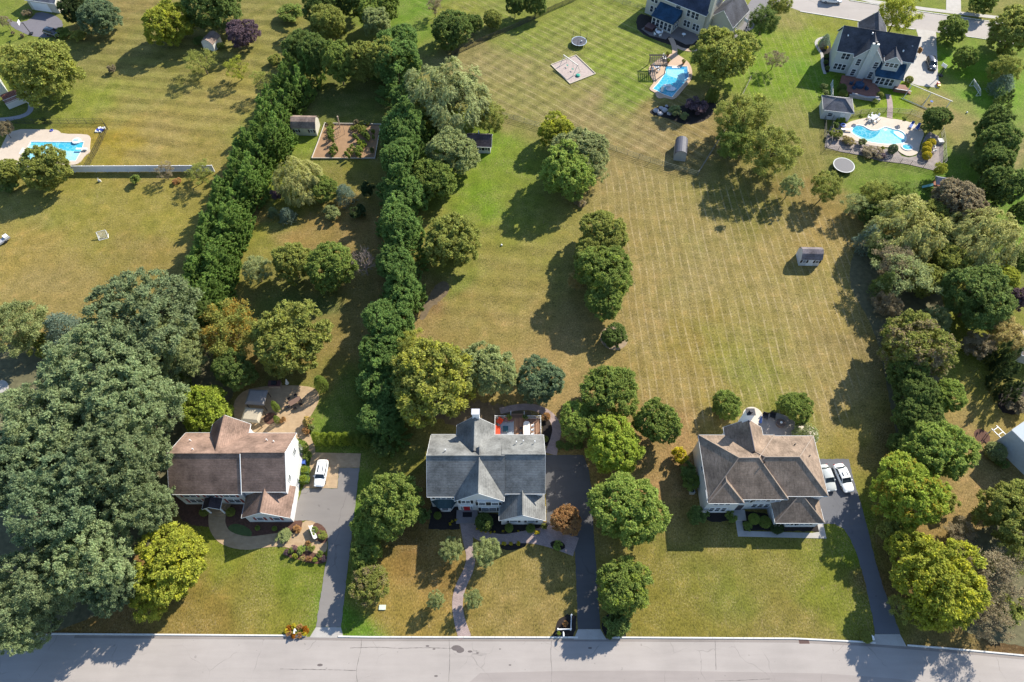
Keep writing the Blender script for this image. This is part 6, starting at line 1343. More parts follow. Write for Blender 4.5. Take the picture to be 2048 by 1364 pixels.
# goal
def goal(px, py, w, h, rz, label):
    p = U(px, py); t = thing('soccer_goal', label, 'soccer goal', (*p, 0), rz); mb = MB(); r = .05
    for a, b in (((-w/2, 0, 0), (-w/2, 0, h)), ((w/2, 0, 0), (w/2, 0, h)), ((-w/2, 0, h), (w/2, 0, h)), ((-w/2, 0, h), (-w/2, -1.2, 0)), ((w/2, 0, h), (w/2, -1.2, 0)), ((-w/2, -1.2, 0), (w/2, -1.2, 0)), ((-w/2, 0, 0), (-w/2, -1.2, 0)), ((w/2, 0, 0), (w/2, -1.2, 0))): mb.tube(a, b, r, n=5)
    mb.build('frame', WHITE, t); nb = MB()
    for k in range(1, 12): x = -w/2 + w * k / 12; nb.tube((x, 0, h), (x, -1.2, 0), .012, n=3, cap=False)
    for k in range(1, 8): f = k / 8; nb.tube((-w/2, -1.2 * f, h * (1 - f)), (w/2, -1.2 * f, h * (1 - f)), .012, n=3, cap=False)
    nb.build('net', M('net_white', (.6, .6, .6), .8), t)
goal(1945, 182, 3.6, 2.0, R(95), 'white soccer goal on the bright lawn at upper right'); goal(207, 470, 1.8, 1.2, R(20), 'small pale goal frame on the tan lawn at left')
# basketball hoops
def hoop(px, py, rz, label):
    p = U(px, py); t = thing('basketball_hoop', label, 'basketball hoop', (*p, 0), rz)
    boxpart('base', DARKM, t, -.5, -.3, 0, .5, .5, .25); tubepart('pole', DARKM, t, (0, 0, .2), (0, -.2, 3.2), .09); tubepart('arm', DARKM, t, (0, -.2, 3.0), (0, -1.0, 3.3), .06)
    boxpart('backboard', WHITE, t, -.7, -1.06, 2.9, .7, -1.0, 3.75); mb = MB()
    for k in range(12): a, b = 2 * math.pi * k / 12, 2 * math.pi * (k + 1) / 12; mb.tube((.23 * math.cos(a), -1.35 + .23 * math.sin(a), 3.05), (.23 * math.cos(b), -1.35 + .23 * math.sin(b), 3.05), .02, n=4)
    mb.build('rim', M('orange_rim', (.5, .1, .02), .5), t)
hoop(1880, 152, R(-60), 'basketball hoop with a white backboard at the edge of the pale driveway'); hoop(62, 68, R(-80), 'basketball hoop at the edge of the grey driveway at upper left'); hoop(1491, 62, R(-60), 'basketball hoop by the driveway of the white house at the top')
# swing by the pool garden, play set
p = U(1848, 208); ss = thing('swing_set', 'wooden swing frame on the lawn above the curvy pool', 'swing set', (*p, 0), R(-38))
for s in (-1.5, 1.5): boxpart('rail', WT, ss, -5, s - .07, 2.2 if s > 0 else .1, 5, s + .07, 2.34 if s > 0 else .24)
for sx in (-4.6, 0, 4.6): tubepart('leg', WT, ss, (sx, 1.5, 2.2), (sx, -1.5, .1), .07); tubepart('leg', WT, ss, (sx, 1.5, 2.2), (sx, 2.6, 0), .07)
boxpart('swing_seat', BLF, ss, .8, .9, .5, 1.4, 1.5, .58)
p = U(1872, 380); ps = thing('play_set', 'wooden climbing tower with a grey roof and slide below the pool garden', 'play set', (*p, 0), R(-15)); RW = M('redwood', (.24, .09, .05), .8, .2, 4)
boxpart('platform', RW, ps, -1.2, -1.2, 1.3, 1.2, 1.2, 1.42)
for sx in (-1.1, 1.1):
    for sy in (-1.1, 1.1): boxpart('post', RW, ps, sx - .07, sy - .07, 0, sx + .07, sy + .07, 2.7)
mb = MB(); mb.add([(-1.4, -1.3, 2.6), (1.4, -1.3, 2.6), (1.4, 1.3, 2.6), (-1.4, 1.3, 2.6), (-1.4, 0, 3.5), (1.4, 0, 3.5)], [(0, 1, 5, 4), (2, 3, 4, 5), (3, 0, 4), (1, 2, 5), (3, 2, 1, 0)]); mb.build('roof', M('grey_canvas', (.14, .15, .19), .7), ps)
boxpart('top_beam', RW, ps, 1.2, -.08, 2.2, 4.4, .08, 2.36); tubepart('leg', RW, ps, (4.2, 0, 2.2), (4.4, 1.2, 0), .07); tubepart('leg', RW, ps, (4.2, 0, 2.2), (4.4, -1.2, 0), .07)
mb = MB(); mb.add([(-1.2, -.4, 1.4), (-1.2, .4, 1.4), (-2.9, .3, .15), (-2.9, -.3, .15), (-1.2, -.4, 1.3), (-1.2, .4, 1.3), (-2.9, .3, .05), (-2.9, -.3, .05)], [(0, 1, 2, 3)[::-1], (4, 5, 6, 7), (0, 3, 7, 4), (1, 5, 6, 2)]); mb.build('slide', M('teal_plastic', (.12, .30, .29), .4), ps)
# ---------------------------------------------------------------- fences
def fence_line(px, name, label, mat, h=1.2, step=2.4, kind='rail', cat='fence', post=.05, rails=3, hh=None):
    pts = [Vector(U(*q)) for q in px]; t = thing(name, label, cat, (pts[0].x, pts[0].y, 0)); o = pts[0]
    pm = {}
    def local(v): return Vector((v.x - o.x, v.y - o.y, 0))
    up = Vector((0, 0, 1)); mb0 = MB(); mb0.box(-post, -post, 0, post, post, h + .08); pmesh = mb0.mesh('post', mat); last = None
    for a, b in zip(pts, pts[1:]):
        L = (b - a).length; n = max(1, round(L / step))
        for i in range(n + 1):
            if i == 0 and last is not None: continue
            q = local(a.lerp(b, i / n)); obj('post', pmesh, t, (q.x, q.y, 0), math.atan2((b - a).y, (b - a).x))
        last = b
        for i in range(n):
            p = local(a.lerp(b, i / n)); q = local(a.lerp(b, (i + 1) / n)); d = (q - p).normalized(); p = p + d * post; q = q - d * post; mid = (p + q) / 2; ll = (q - p).length; ang = math.atan2(d.y, d.x)
            key = (round(ll, 1), kind)
            if key not in pm:
                m = MB(); l = ll / 2
                if kind == 'solid': m.box(-l, -.03, .06, l, .03, h - .06); m2 = MB(); m2.box(-l, -.06, h - .06, l, .06, h + .02); pm[key] = [('panel', m.mesh('panel', mat)), ('top_rail', m2.mesh('top_rail', mat))]
                elif kind == 'rail':
                    r_ = []
                    for k in range(rails): m = MB(); z = h * (.25 + .75 * k / max(1, rails - 1)) - .06; m.box(-l, -.025, z, l, .025, z + .08); r_.append(('rail', m.mesh('rail', mat)))
                    pm[key] = r_
                elif kind == 'picket':
                    for z in (.15, h - .12): m.box(-l, -.02, z, l, .02, z + .05)
                    k = int(ll / .14)
                    for j in range(1, k): x = -l + ll * j / k; m.box(x - .018, -.03, .05, x + .018, -.021 + .04, h)
                    pm[key] = [('picket_panel', m.mesh('picket_panel', mat))]
                elif kind == 'wire':
                    for z in (.08, h / 3, h * 2 / 3, h): m.box(-l, -.02, z - .02, l, .02, z + .02)
                    k = int(ll / .3)
                    for j in range(1, k): x = -l + ll * j / k; m.box(x - .012, -.012, .05, x + .012, .012, h)
                    pm[key] = [('wire_panel', m.mesh('wire_panel', mat))]
            for nm, me in pm[key]: obj(nm, me, t, (mid.x, mid.y, 0), ang)
    return t
fence_line([(0,345),(429,343)], 'privacy_fence', 'white solid privacy fence running across the tan lawns at left', M('white_vinyl_fence', (.68, .68, .70), .4, .03), 1.8, 2.4, 'solid', post=.09)
PKT = M('brown_picket', (.085, .07, .06), .8, .2)
fence_line([(905,112),(960,86),(1040,52),(1110,18),(1152,0),(1175,-14)], 'picket_fence', 'dark brown picket fence slanting to the top edge', PKT, 1.3, 2.4, 'picket')
GWIRE = M('green_grey_wire', (.11, .13, .10), .6, .1); GW2 = M('weathered_rail', (.22, .2, .16), .8)
fence_line([(1005,233),(1070,252),(1140,272),(1210,295),(1300,325),(1395,352)], 'wire_fence', 'thin wire fence between the upper lawn and the big striped field', GWIRE, 1.3, 2.4, 'wire', post=.04)
fence_line([(1395,350),(1420,310),(1450,262),(1478,205),(1500,160)], 'rail_fence', 'weathered rail fence along the right side of the upper lawn', GW2, 1.2, 2.4, 'rail')
fence_line([(1215,-5),(1245,8),(1290,20)], 'wire_fence', 'short wire fence left of the white house at the top', GWIRE, 1.2, 2.4, 'wire', post=.04)
BKF = M('black_aluminium', (.03, .03, .035), .5)
fence_line([(18,248),(208,247),(216,258),(196,300),(176,336)], 'metal_fence', 'black metal fence around the rectangular pool at left', BKF, 1.4, 1.9, 'wire', post=.035)
fence_line([(1648,236),(1650,300),(1700,304),(1760,318),(1820,330),(1872,342),(1888,330),(1886,290),(1882,264)], 'metal_fence', 'black metal fence along the lower side of the pool garden', BKF, 1.3, 2.4, 'wire', post=.04)
fence_line([(1690,238),(1720,228),(1770,224),(1820,228),(1850,240)], 'metal_fence', 'dark curved metal fence at the far side of the pool garden', BKF, 1.2, 2.4, 'wire', post=.04)
fence_line([(1661,170),(1662,230)], 'rail_fence', 'white rail fence between slate roofed house and pool house', WHITE, 1.4, 2.4, 'rail')
fence_line([(1664,240),(1660,290)], 'rail_fence', 'pale rail at the left end of the pool garden', GW2, 1.3, 2.4, 'rail', rails=2)
GF = M('white_garden_fence', (.50, .45, .37), .7, .1)
gp = [(624,318),(640,277),(652,246),(762,250),(750,318),(624,318)]
area('vegetable_soil', gpoly(gp[:-1]), M('garden_soil', (.27, .165, .09), .95, .18, 1.0, world=True, fine=8, bm=.05), -.02, .03, 'bare tan soil of the fenced vegetable garden')
fence_line([(624,318),(638,282),(650,248),(700,249),(762,250),(750,318),(700,318),(624,318)], 'garden_fence', 'low pale fence around the vegetable garden', GF, .36, 2.4, 'solid', post=.06)
veg = [(658,256,14,'bright'),(660,266,12,'green'),(661,275,10,'green'),(659,246,12,'olive'),(664,300,12,'bright'),(668,292,9,'green'),(660,306,9,'green'),(698,300,9,'olive'),(692,308,9,'bright'),(703,292,9,'green'),(710,272,11,'green'),(716,256,14,'olive'),(724,250,16,'olive'),(727,264,16,'green'),(732,272,14,'green'),(722,284,16,'lime'),(716,296,14,'bright'),(714,304,12,'green'),(736,246,12,'olive'),(746,263,8,'lime'),(748,276,7,'green'),(705,256,12,'olive'),(712,246,14,'brown'),(744,300,8,'dark')]
veg += [(x + a, y + b, w * .8, c) for (x, y, w, c) in veg[:18] for a, b in ((5, 6),)]
for i, (x, y, w, c) in enumerate(veg): tree('shrub', x, y, w, .9 + .5 * (i % 3), c, 'leafy vegetable plant growing on the tan garden soil', group='vegetable plants in the fenced garden', name='vegetable_plant', cat='plant')
for i, (x, y) in enumerate([(680,246),(681,256),(678,262),(675,268),(672,274),(673,280),(690,260),(677,256)]):
    q = U(x, y + 8); t = tubepart('garden_stake', M('pale_stake', (.55, .42, .3), .8), None, (0, 0, 0), (.05, .1, 2.2 if i else 3.0), .05 if i else .16, n=5); t.location = (*q, 0); tag(t, 'pale wooden stake standing in the vegetable garden' if i else 'tall wrapped stake, thickest in the vegetable garden', 'stake', 'stakes in the vegetable garden' if i else None)
area('split_shade', gpoly([(1, 1), (1.1, 1), (1, 1.1)]), MULCH_B, -.5, -.4, 'x') if 0 else None
# driveway gate fences
def gate_fence(pts, label):
    return fence_line(pts, 'gate_fence', label, WHITE, 1.1, 1.6, 'rail', post=.09)
gate_fence([(1142,1232),(1141,1260),(1115,1260)], 'white L shaped rail fence left of the black driveway mouth'); gate_fence([(1216,1244),(1218,1262),(1242,1261)], 'white L shaped rail fence right of the black driveway mouth')
tree('shrub',1117,1266,9,.7,'lime','lime tuft below the left gate fence'); tree('shrub',1131,1248,12,.8,'copper','copper grass tuft inside the left gate fence'); tree('shrub',1222,1268,20,.9,'dark','dark groundcover below the right gate fence'); tree('shrub',1212,1250,10,.8,'green','green tuft beside the right gate fence')
t = tubepart('rail_fence', WHITE, None, (0, 0, 0), (0, 0, .1), .01) if 0 else None
# mailboxes
def mailbox(px, py, label, col=WHITE):
    p = U(px, py); t = thing('mailbox', label, 'mailbox', (*p, 0)); boxpart('post', WHITE, t, -.07, -.07, 0, .07, .07, 1.15); boxpart('arm', WHITE, t, -.06, -.45, .9, .06, .2, .98)
    mb = MB(); pr = [(-.11 if k == 0 else .11 * -math.cos(math.pi * k / 6), .14 + .1 * math.sin(math.pi * k / 6)) for k in range(7)]; pts = [(-.11, 0)] + pr + [(.11, 0)]; n = len(pts)
    mb.add([(a, -.5, 1.0 + b) for a, b in pts] + [(a, .05, 1.0 + b) for a, b in pts], [tuple(range(n)), tuple(range(n, 2 * n))[::-1]] + [((i + 1) % n, i, n + i, n + (i + 1) % n) for i in range(n)]); mb.build('box', col, t)
mailbox(593, 1262, 'white mailbox in the ring of orange mums'); mailbox(1126, 1268, 'white mailbox by the left gate fence of the black driveway'); mailbox(1739, 1275, 'white mailbox in the round bush by the curved driveway')
t = boxpart('utility_box', M('pale_green_box', (.5, .55, .48), .6), None, -.5, -.35, 0, .5, .35, .18); t.location = (*U(765, 1215), 0); tag(t, 'flat pale utility box on the brown lawn', 'utility box')
p = U(1608, 1283); dg = thing('storm_drain', 'iron storm drain grate set in the street by the kerb', 'drain', (*p, .012)); RU = M('rusty_iron', (.16, .09, .07), .8, .2, 5)
boxpart('frame', RU, dg, -.75, -.3, 0, .75, .3, .012)
for k in range(9): boxpart('bar', DARKM, dg, -.66 + k * .155, -.24, .012, -.60 + k * .155, .24, .022)
# ---------------------------------------------------------------- cars
def car(px, py, rz, label, paint, L=4.7, Wd=1.86, Hh=1.45, suv=False, sunroof=True, z=.035, cat='car', van=False):
    p = U(px, py, .8); t = thing('parked_car', label, cat, (p[0], p[1], z), rz)
    # nose towards -y. sections: (y, half width, z low, z shoulder)
    S_ = [(-.5, .62, .38, .52), (-.485, .80, .30, .62), (-.44, .90, .24, .72), (-.36, .955, .22, .80), (-.22, .985, .2, .87), (0, 1, .2, .91), (.2, 1, .2, .93), (.34, .985, .22, .95), (.42, .95, .25, .93), (.475, .88, .3, .86), (.5, .74, .38, .7)]
    hb = .08 if suv else 0; mb = MB(); rings = []
    for y, w, z0, z1 in S_:
        W2 = Wd / 2 * w; y *= L; z1 += hb + (.1 if suv and y > .3 * L else 0)
        rings.append([(-W2 * .86, y, z0), (-W2 * .98, y, z0 + .12), (-W2, y, (z0 + z1) / 2), (-W2 * .95, y, z1 - .06), (-W2 * .80, y, z1), (0, y, z1 + .05), (W2 * .80, y, z1), (W2 * .95, y, z1 - .06), (W2, y, (z0 + z1) / 2), (W2 * .98, y, z0 + .12), (W2 * .86, y, z0)])
    n = 11; vs = [v for r in rings for v in r]; fs = []
    for i in range(len(rings) - 1):
        for j in range(n - 1): fs.append((i * n + j, i * n + j + 1, (i + 1) * n + j + 1, (i + 1) * n + j)[::-1])
    fs += [tuple(range(n)), tuple(range((len(rings) - 1) * n, len(rings) * n))[::-1], ]
    mb.add(vs, [f[::-1] for f in fs]); body = mb.build('body', paint, t, smooth=True)
    # glasshouse
    f0, f1, r1, r0 = (-.20, -.06, .26, .38) if not suv else (-.22, -.10, .36, .455)
    zb = .90 + hb; zt = Hh - .03; wb = Wd / 2 * .88; wt = Wd / 2 * .76
    g = MB(); G = [(-wb, f0 * L, zb), (wb, f0 * L, zb), (wb, r0 * L, zb + .02), (-wb, r0 * L, zb + .02), (-wt, f1 * L, zt - .07), (wt, f1 * L, zt - .07), (wt, r1 * L, zt - .07), (-wt, r1 * L, zt - .07)]
    g.add(G, [(0, 1, 5, 4), (1, 2, 6, 5), (2, 3, 7, 6), (3, 0, 4, 7), (4, 5, 6, 7)]); g.build('windows', GLASS, t)
    rf = MB(); e = .06; ys = [f1 * L - .02, f1 * L + .25, (f1 + r1) / 2 * L, r1 * L - .25, r1 * L + .04]; vs = []
    for i, y in enumerate(ys):
        zq_ = zt + .02 + (.045 if 0 < i < 4 else 0); vs += [(-wt - e, y, zt - .03), (-wt * .8, y, zq_ + .02), (0, y, zq_ + .04), (wt * .8, y, zq_ + .02), (wt + e, y, zt - .03)]
    rf.add(vs, [(i * 5 + j, i * 5 + j + 1, (i + 1) * 5 + j + 1, (i + 1) * 5 + j) for i in range(4) for j in range(4)]); rf.build('roof_panel', paint, t, smooth=True)
    pl = MB()
    for sx in (-1, 1):
        for (ya, yb) in ((f0, f1), (r0, r1)): pl.tube((sx * wb, ya * L, zb), (sx * wt, yb * L, zt), .045, n=4)
        pl.tube((sx * (wb + .005), (f0 + r0) / 2 * L + .1, zb), (sx * (wt + .01), (f1 + r1) / 2 * L + .1, zt), .04, n=4)
    pl.build('pillars', paint, t)
    if sunroof: boxpart('sunroof', GLASS, t, -wt * .7, f1 * L + .3, zt + .07, wt * .62, f1 * L + (.95 if not suv else 1.5), zt + .095)
    for sx in (-1, 1):
        for y in (-.31, .29):
            w = MB(); w.tube((sx * Wd / 2 * .78, y * L, .33), (sx * Wd / 2 * .985, y * L, .33), .33, n=16); wh = w.build('wheel', M('tyre', (.02, .02, .02), .8), t); w = MB(); w.tube((sx * Wd / 2 * .985, y * L, .33), (sx * Wd / 2 * 1.0, y * L, .33), .2, n=12); w.build('rim', M('alloy', (.5, .5, .52), .3, metal=.8), wh)
        boxpart('mirror', paint, t, sx * Wd / 2 * 1.0 - .12, f0 * L + .25, zb - .02, sx * Wd / 2 * 1.0 + .12, f0 * L + .42, zb + .12)
        boxpart('headlight', M('headlight_glass', (.5, .52, .55), .1), t, sx * Wd / 2 * .62 - .17, -.488 * L, .6 + hb, sx * Wd / 2 * .62 + .17, -.455 * L, .70 + hb)
        boxpart('tail_light', M('tail_light_red', (.3, .01, .01), .2), t, sx * Wd / 2 * .72 - .15, .47 * L, .72 + hb, sx * Wd / 2 * .72 + .15, .492 * L, .86 + hb)
    boxpart('grille', DARKM, t, -Wd * .22, -.505 * L, .42, Wd * .22, -.495 * L, .58)
    return t
PW_ = M('white_car_paint', (.80, .80, .79), .18, .02, spec=.6); PS = M('silver_car_paint', (.42, .44, .43), .2, .03, spec=.6); PB = M('black_car_paint', (.02, .022, .03), .12, .1, spec=.7)
PW_.node_tree.nodes['Principled BSDF'].inputs['Coat Weight'].default_value = .6; PB.node_tree.nodes['Principled BSDF'].inputs['Coat Weight'].default_value = 1
car(642, 946, R(-2), 'white hatchback on the tan paver strip by the brown roofed house', PW_, 4.6, 1.85, 1.5, suv=True)
car(1688, 955, R(10), 'white car with a dark glass roof, right one of the two on the dark driveway', PW_, 4.9, 1.9, 1.5)
car(1655, 955, R(8), 'pale silver car partly hidden by the eave, left one on the dark driveway', PS, 4.6, 1.85, 1.5, sunroof=False)
car(1864, 126, R(-8), 'glossy black car on the pale driveway at upper right', PB, 4.7, 1.9, 1.6, suv=True)
car(1664, -2, R(82), 'white van at the very top edge on the far street', PW_, 5.2, 2.0, 2.0, suv=True, sunroof=False, cat='van')
car(104, 64, R(70), 'dark car half hidden under shrubs at upper left', PB, 4.7, 1.9, 1.6, suv=True, z=.02)
# ---------------------------------------------------------------- patio things
CAN = M('taupe_canvas', (.20, .185, .175), .85, .1, 3); CAN2 = M('beige_canvas', (.36, .31, .23), .85, .12, 3)
def canopy(px, py, w, d, h, label, mat, rz=0):
    p = U(px, py, h); t = thing('gazebo', label, 'gazebo', (*p, .05), rz)
    mb = MB(); w2, d2 = w / 2, d / 2; mb.add([(-w2, -d2, h - .25), (w2, -d2, h - .25), (w2, d2, h - .25), (-w2, d2, h - .25), (-w2 * .75, -d2 * .7, h + .05), (w2 * .75, -d2 * .7, h + .05), (w2 * .75, d2 * .7, h + .05), (-w2 * .75, d2 * .7, h + .05), (-w2, -d2, h - .5), (w2, -d2, h - .5), (w2, d2, h - .5), (-w2, d2, h - .5)],
        [(4, 5, 6, 7), (0, 1, 5, 4), (1, 2, 6, 5), (2, 3, 7, 6), (3, 0, 4, 7), (8, 9, 1, 0), (9, 10, 2, 1), (10, 11, 3, 2), (11, 8, 0, 3)]); mb.build('canopy', mat, t)
    for sx in (-1, 1):
        for sy in (-1, 1): boxpart('post', DARKM, t, sx * (w2 - .15) - .05, sy * (d2 - .15) - .05, 0, sx * (w2 - .15) + .05, sy * (d2 - .15) + .05, h - .3)
    return p
canopy(512, 793, 3.3, 2.9, 2.6, 'taupe fabric gazebo, upper of the two on the tan patio', CAN, R(-4)); canopy(503, 829, 3.2, 2.6, 2.5, 'beige fabric gazebo, lower of the two on the tan patio', CAN2, R(-6))
p = U(592, 806); t = thing('patio_table', 'dark dining table on the sunny side of the tan patio', 'table', (*p, .05), R(35)); boxpart('tabletop', M('brown_slatted_wood', (.16, .10, .075), .7), t, -1.1, -.5, .7, 1.1, .5, .76)
for sx in (-1, 1):
    for sy in (-.4, .4): boxpart('leg', DARKM, t, sx - .04, sy - .04, 0, sx + .04, sy + .04, .7)
for i, (dx, dy, r_) in enumerate(((-.6, .95, 0), (.6, .95, 0), (-.6, -.95, 3.14), (.6, -.95, 3.14), (-1.7, 0, 1.57))):
    a = R(35); chair_at(p[0] + dx * math.cos(a) - dy * math.sin(a), p[1] + dx * math.sin(a) + dy * math.cos(a), .05, a + r_, 'dark chair around the dining table on the tan patio', DARKM, 'dark chairs on the tan patio')
p = U(552, 772); t = thing('grill_counter', 'dark red topped outdoor kitchen counter at the back of the tan patio', 'counter', (*p, .05)); boxpart('base', M('stacked_stone', (.3, .24, .2), .9, .25, 4), t, -1.0, -.5, 0, 1.0, .5, .9); boxpart('worktop', M('dark_red_top', (.12, .05, .045), .5), t, -1.1, -.6, .9, 1.1, .6, .98); boxpart('grill', DARKM, t, -.5, -.35, .98, .4, .35, 1.25)
p = U(576, 772); t = thing('market_umbrella', 'collapsed pale umbrella beside the outdoor counter', 'umbrella', (*p, .05), .5); tubepart('pole', DARKM, t, (0, 0, 0), (.3, 0, 2.2), .04); mb = MB(); mb.tube((.1, 0, .9), (.3, 0, 2.3), .35, .05, 8); mb.build('fabric', M('pale_grey_fabric', (.45, .47, .47), .8), t)
area('planting_ring', disc(541, 837, 1.1), MULCH_R, .0, .12, 'round planting ring in the tan patio')
p = U(628, 1066); t = thing('stone_bench', 'long white stone bench beside the tan walk', 'bench', (*p, .05), R(118)); STW = M('white_stone', (.62, .60, .58), .8, .08, 3)
boxpart('seat', STW, t, -1.15, -.28, .4, 1.15, .28, .5); boxpart('backrest', STW, t, -1.15, .18, .5, 1.15, .28, .95)
for s in (-.85, .85): boxpart('leg', STW, t, s - .15, -.25, 0, s + .15, .25, .4)
for y, c, L in ((927, (.05, .1, .35), 'blue wheeled bin beside the right wall of the brown roofed house'), (918, (.12, .10, .10), 'dark wheeled bin just behind the blue one')):
    p = U(609, y); t = thing('wheeled_bin', L, 'bin', (*p, 0)); bmt = M('bin_%d' % y, c, .5); mb = MB(); mb.add([(-.28, -.3, 0), (.28, -.3, 0), (.28, .3, 0), (-.28, .3, 0), (-.36, -.4, 1.0), (.36, -.4, 1.0), (.36, .4, 1.0), (-.36, .4, 1.0)], [(3, 2, 1, 0), (4, 5, 6, 7), (0, 1, 5, 4), (1, 2, 6, 5), (2, 3, 7, 6), (3, 0, 4, 7)]); mb.build('body', bmt, t); boxpart('lid', bmt, t, -.4, -.45, 1.0, .4, .42, 1.07)
# deck of the grey roofed house (deck floor z .87)
REDC = M('red_orange_cushion', (.55, .06, .02), .7, .08, 4)
rug = boxpart('rug', M('grey_rug', (.30, .33, .36), .95, .15, 3, fine=12), None, -1.6, -1.9, .875, 1.15, 1.3, .885); rug.location = (-.85, 48.2, 0); tag(rug, 'grey patterned rug on the left half of the rear deck', 'rug')
t = thing('outdoor_sofa', 'red cushioned sofa along the left railing of the rear deck', 'sofa', (-2.45, 47.4, .87)); boxpart('seat', REDC, t, -.35, -1.0, .15, .45, 1.0, .45); boxpart('backrest', REDC, t, -.45, -1.0, .45, -.2, 1.0, .85)
t = thing('armchair', 'red cushioned armchair in the far left corner of the rear deck', 'armchair', (-2.1, 49.35, .87), R(-35)); boxpart('seat', REDC, t, -.45, -.4, .15, .45, .4, .45); boxpart('backrest', REDC, t, -.45, .28, .45, .45, .48, .85)
for i, x in enumerate((-1.0, -.2)): chair_at(x, 49.55, .87, 0, 'dark cushioned chair by the far railing, %s one' % ('left', 'right')[i], M('mauve_cushion', (.22, .11, .11), .8), name='deck_chair', w=.6)
t = thing('coffee_table', 'dark glass coffee table on the grey rug of the rear deck', 'table', (-1.1, 47.9, .885)); boxpart('top', M('teal_glass', (.03, .08, .10), .1), t, -.45, -.5, .4, .45, .5, .45)
for s in (-.38, .38):
    for q in (-.42, .42): boxpart('leg', DARKM, t, s - .03, q - .03, 0, s + .03, q + .03, .4)
t = thing('dining_table', 'long white rounded dining table on the right half of the rear deck', 'table', (2.5, 47.7, .87)); mb = MB(); mb.prism(chaikin([(-.55, -1.4), (.55, -1.4), (.6, 0), (.55, 1.35), (0, 1.5), (-.55, 1.35), (-.6, 0)], 2), .7, .76); mb.build('tabletop', M('cream_tabletop', (.74, .66, .58), .5), t); tubepart('pedestal', WHITE, t, (0, -.7, 0), (0, -.7, .7), .08); tubepart('pedestal', WHITE, t, (0, .7, 0), (0, .7, .7), .08)
for i, (dx, dy, r_) in enumerate(((1.0, .8, -1.57), (1.0, 0, -1.57), (1.0, -.8, -1.57), (-1.0, .3, 1.57), (-1.0, -.6, 1.57))): chair_at(2.5 + dx, 47.7 + dy, .87, r_, ('white chair at the right side of the long white deck table' if dx > 0 else 'dark chair at the left side of the long white deck table'), WHITE if dx > 0 else DARKM, 'white chairs at the deck table' if dx > 0 else 'dark chairs at the deck table', name='dining_chair', w=.45)
t = thing('kettle_grill', 'round dark grill at the head of the white deck table', 'grill', (2.4, 49.6, .87)); mb = MB(); mb.lathe([(.1, .45), (.28, .6), (.3, .75), (.22, .92), (.05, .98)], 14); mb.build('bowl', M('brown_enamel', (.10, .06, .06), .4), t)
for k in range(3): a = k * 2.09; tubepart('leg', DARKM, t, (.1 * math.cos(a), .1 * math.sin(a), .5), (.28 * math.cos(a), .28 * math.sin(a), 0), .02)
for i, (x, c) in enumerate(((-1.5 + .2, 'green'), (1.25, 'dark'))): pot(1.0 + x - (.2 if i == 0 else 0) + .0, 49.85, .87, 'potted plant %s of the deck stair opening' % ('left', 'right')[i], c)
# tan house patio
for i, (x, y, L) in enumerate(((1529, 834, 'dark cushioned patio chair with a striped towel, beside the cream terrace'), (1544, 833, 'dark cushioned patio chair, second from the cream terrace'))):
    q = U(x, y); chair_at(q[0], q[1], .05, R(-20), L, DARKM, name='patio_chair', w=.95)
p = U(1560, 848); t = thing('patio_table', 'dark round fire table on the taupe patio', 'table', (*p, .05)); mb = MB(); mb.lathe([(.75, 0), (.8, .5), (.7, .55), (.1, .5)], 16); mb.build('base', M('brown_table', (.12, .09, .08), .6), t); mb = MB(); mb.lathe([(.2, .56), (.22, .7), (.1, .72)], 10); mb.build('bowl', WHITE, t)
p = U(1518, 850); t = thing('patio_umbrella', 'folded blue patio umbrella at the rear wall of the tan roofed house', 'umbrella', (*p, .05)); tubepart('pole', DARKM, t, (0, 0, 0), (-.3, .3, 2.6), .04); mb = MB(); mb.tube((-.1, .1, 1.0), (-.35, .35, 2.7), .3, .05, 8); mb.build('fabric', BLF, t)
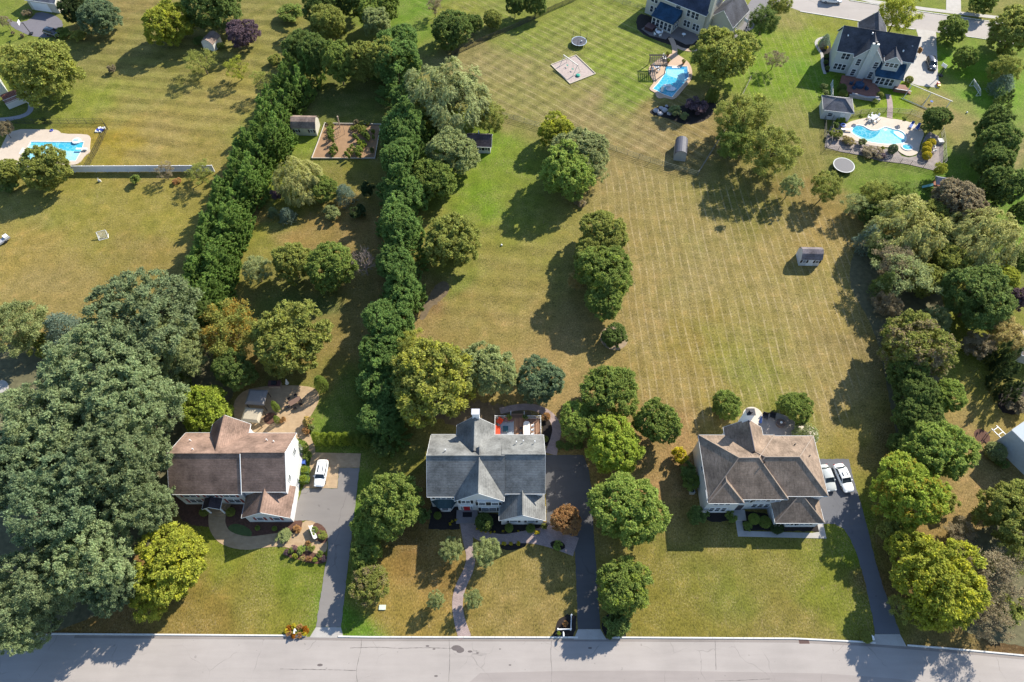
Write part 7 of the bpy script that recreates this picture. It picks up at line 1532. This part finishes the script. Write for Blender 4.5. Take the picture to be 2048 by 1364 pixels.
# left lawn things
p = U(12, 482); t = thing('utility_trailer', 'small white and grey trailer at the left edge on the tan lawn', 'trailer', (*p, 0), R(55)); boxpart('bed', M('trailer_grey', (.35, .35, .37), .6), t, -1.4, -.5, .4, 1.0, .5, .75); boxpart('hitch', DARKM, t, -2.2, -.05, .4, -1.4, .05, .5); boxpart('cargo', WHITE, t, .1, -.45, .75, .95, .45, 1.15)
for s in (-.55, .55): tubepart('wheel', M('tyre', 0), t, (-.2, s - .08, .28), (-.2, s + .08, .28), .28, n=12)
p = U(200, 262); t = thing('cushion_pile', 'heap of white and blue pool cushions at the fence corner', 'cushions', (*p, 0)); 
for k in range(6): boxpart('cushion', (WHITE, M('blue_vinyl', 0))[k % 3 == 1], t, -.9 + k * .3, -.5 + (k % 3) * .35, .12 * (k % 3), -.3 + k * .3, .1 + (k % 3) * .35, .12 * (k % 3) + .3, rz=k)
p = U(200, 363); t = thing('garden_ornament', 'small pale ornament on the tan lawn below the white fence', 'ornament', (*p, 0)); boxpart('base', WT, t, -.3, -.12, 0, .3, .12, .5); tubepart('post', WT, t, (0, 0, .5), (0, 0, 1.0), .08)
for i, (x, y, L) in enumerate(((1003, 491, 'small white marker on the green part of the middle lawn'), (1722, 122, 'x'), (1933, 226, 'white ball on the bright lawn below the soccer goal'), (2021, 333, 'small white object on the grass near the right edge'))):
    if L == 'x': continue
    o = MB(); o.lathe([(.02, 0), (.16, .04), (.2, .2), (.14, .34), (.02, .38)], 10); o = o.build('ball' if 'ball' in L else 'marker', WHITE, smooth=True); o.location = (*U(x, y), 0); tag(o, L, 'ball' if 'ball' in L else 'marker')
p = U(1855, 168); t = thing('toy_slide', 'small red and yellow toy at the corner of the pale driveway', 'toy', (U(1876, 172)[0], U(1876, 172)[1], 0)); boxpart('base', M('yellow_plastic', (.6, .45, .02), .4), t, -.3, -.5, 0, .3, .1, .5); boxpart('cab', M('red_plastic', (.5, .04, .03), .4), t, -.25, .1, 0, .25, .7, .7)
p = U(1992, 880); t = thing('wooden_arbor', 'white ladder like garden arbor above the round clipped bush at the right', 'arbor', (*p, 0), R(-60))
for s in (-.6, .6): boxpart('rail', WHITE, t, -1.8, s - .06, 1.8, 1.8, s + .06, 1.92)
for k in range(4): boxpart('rung', WHITE, t, -1.5 + k, -.6, 1.925, -1.4 + k, .6, 2.0)
for sx in (-1.6, 1.6):
    for s in (-.6, .6): boxpart('post', WHITE, t, sx - .05, s - .05, 0, sx + .05, s + .05, 1.8)
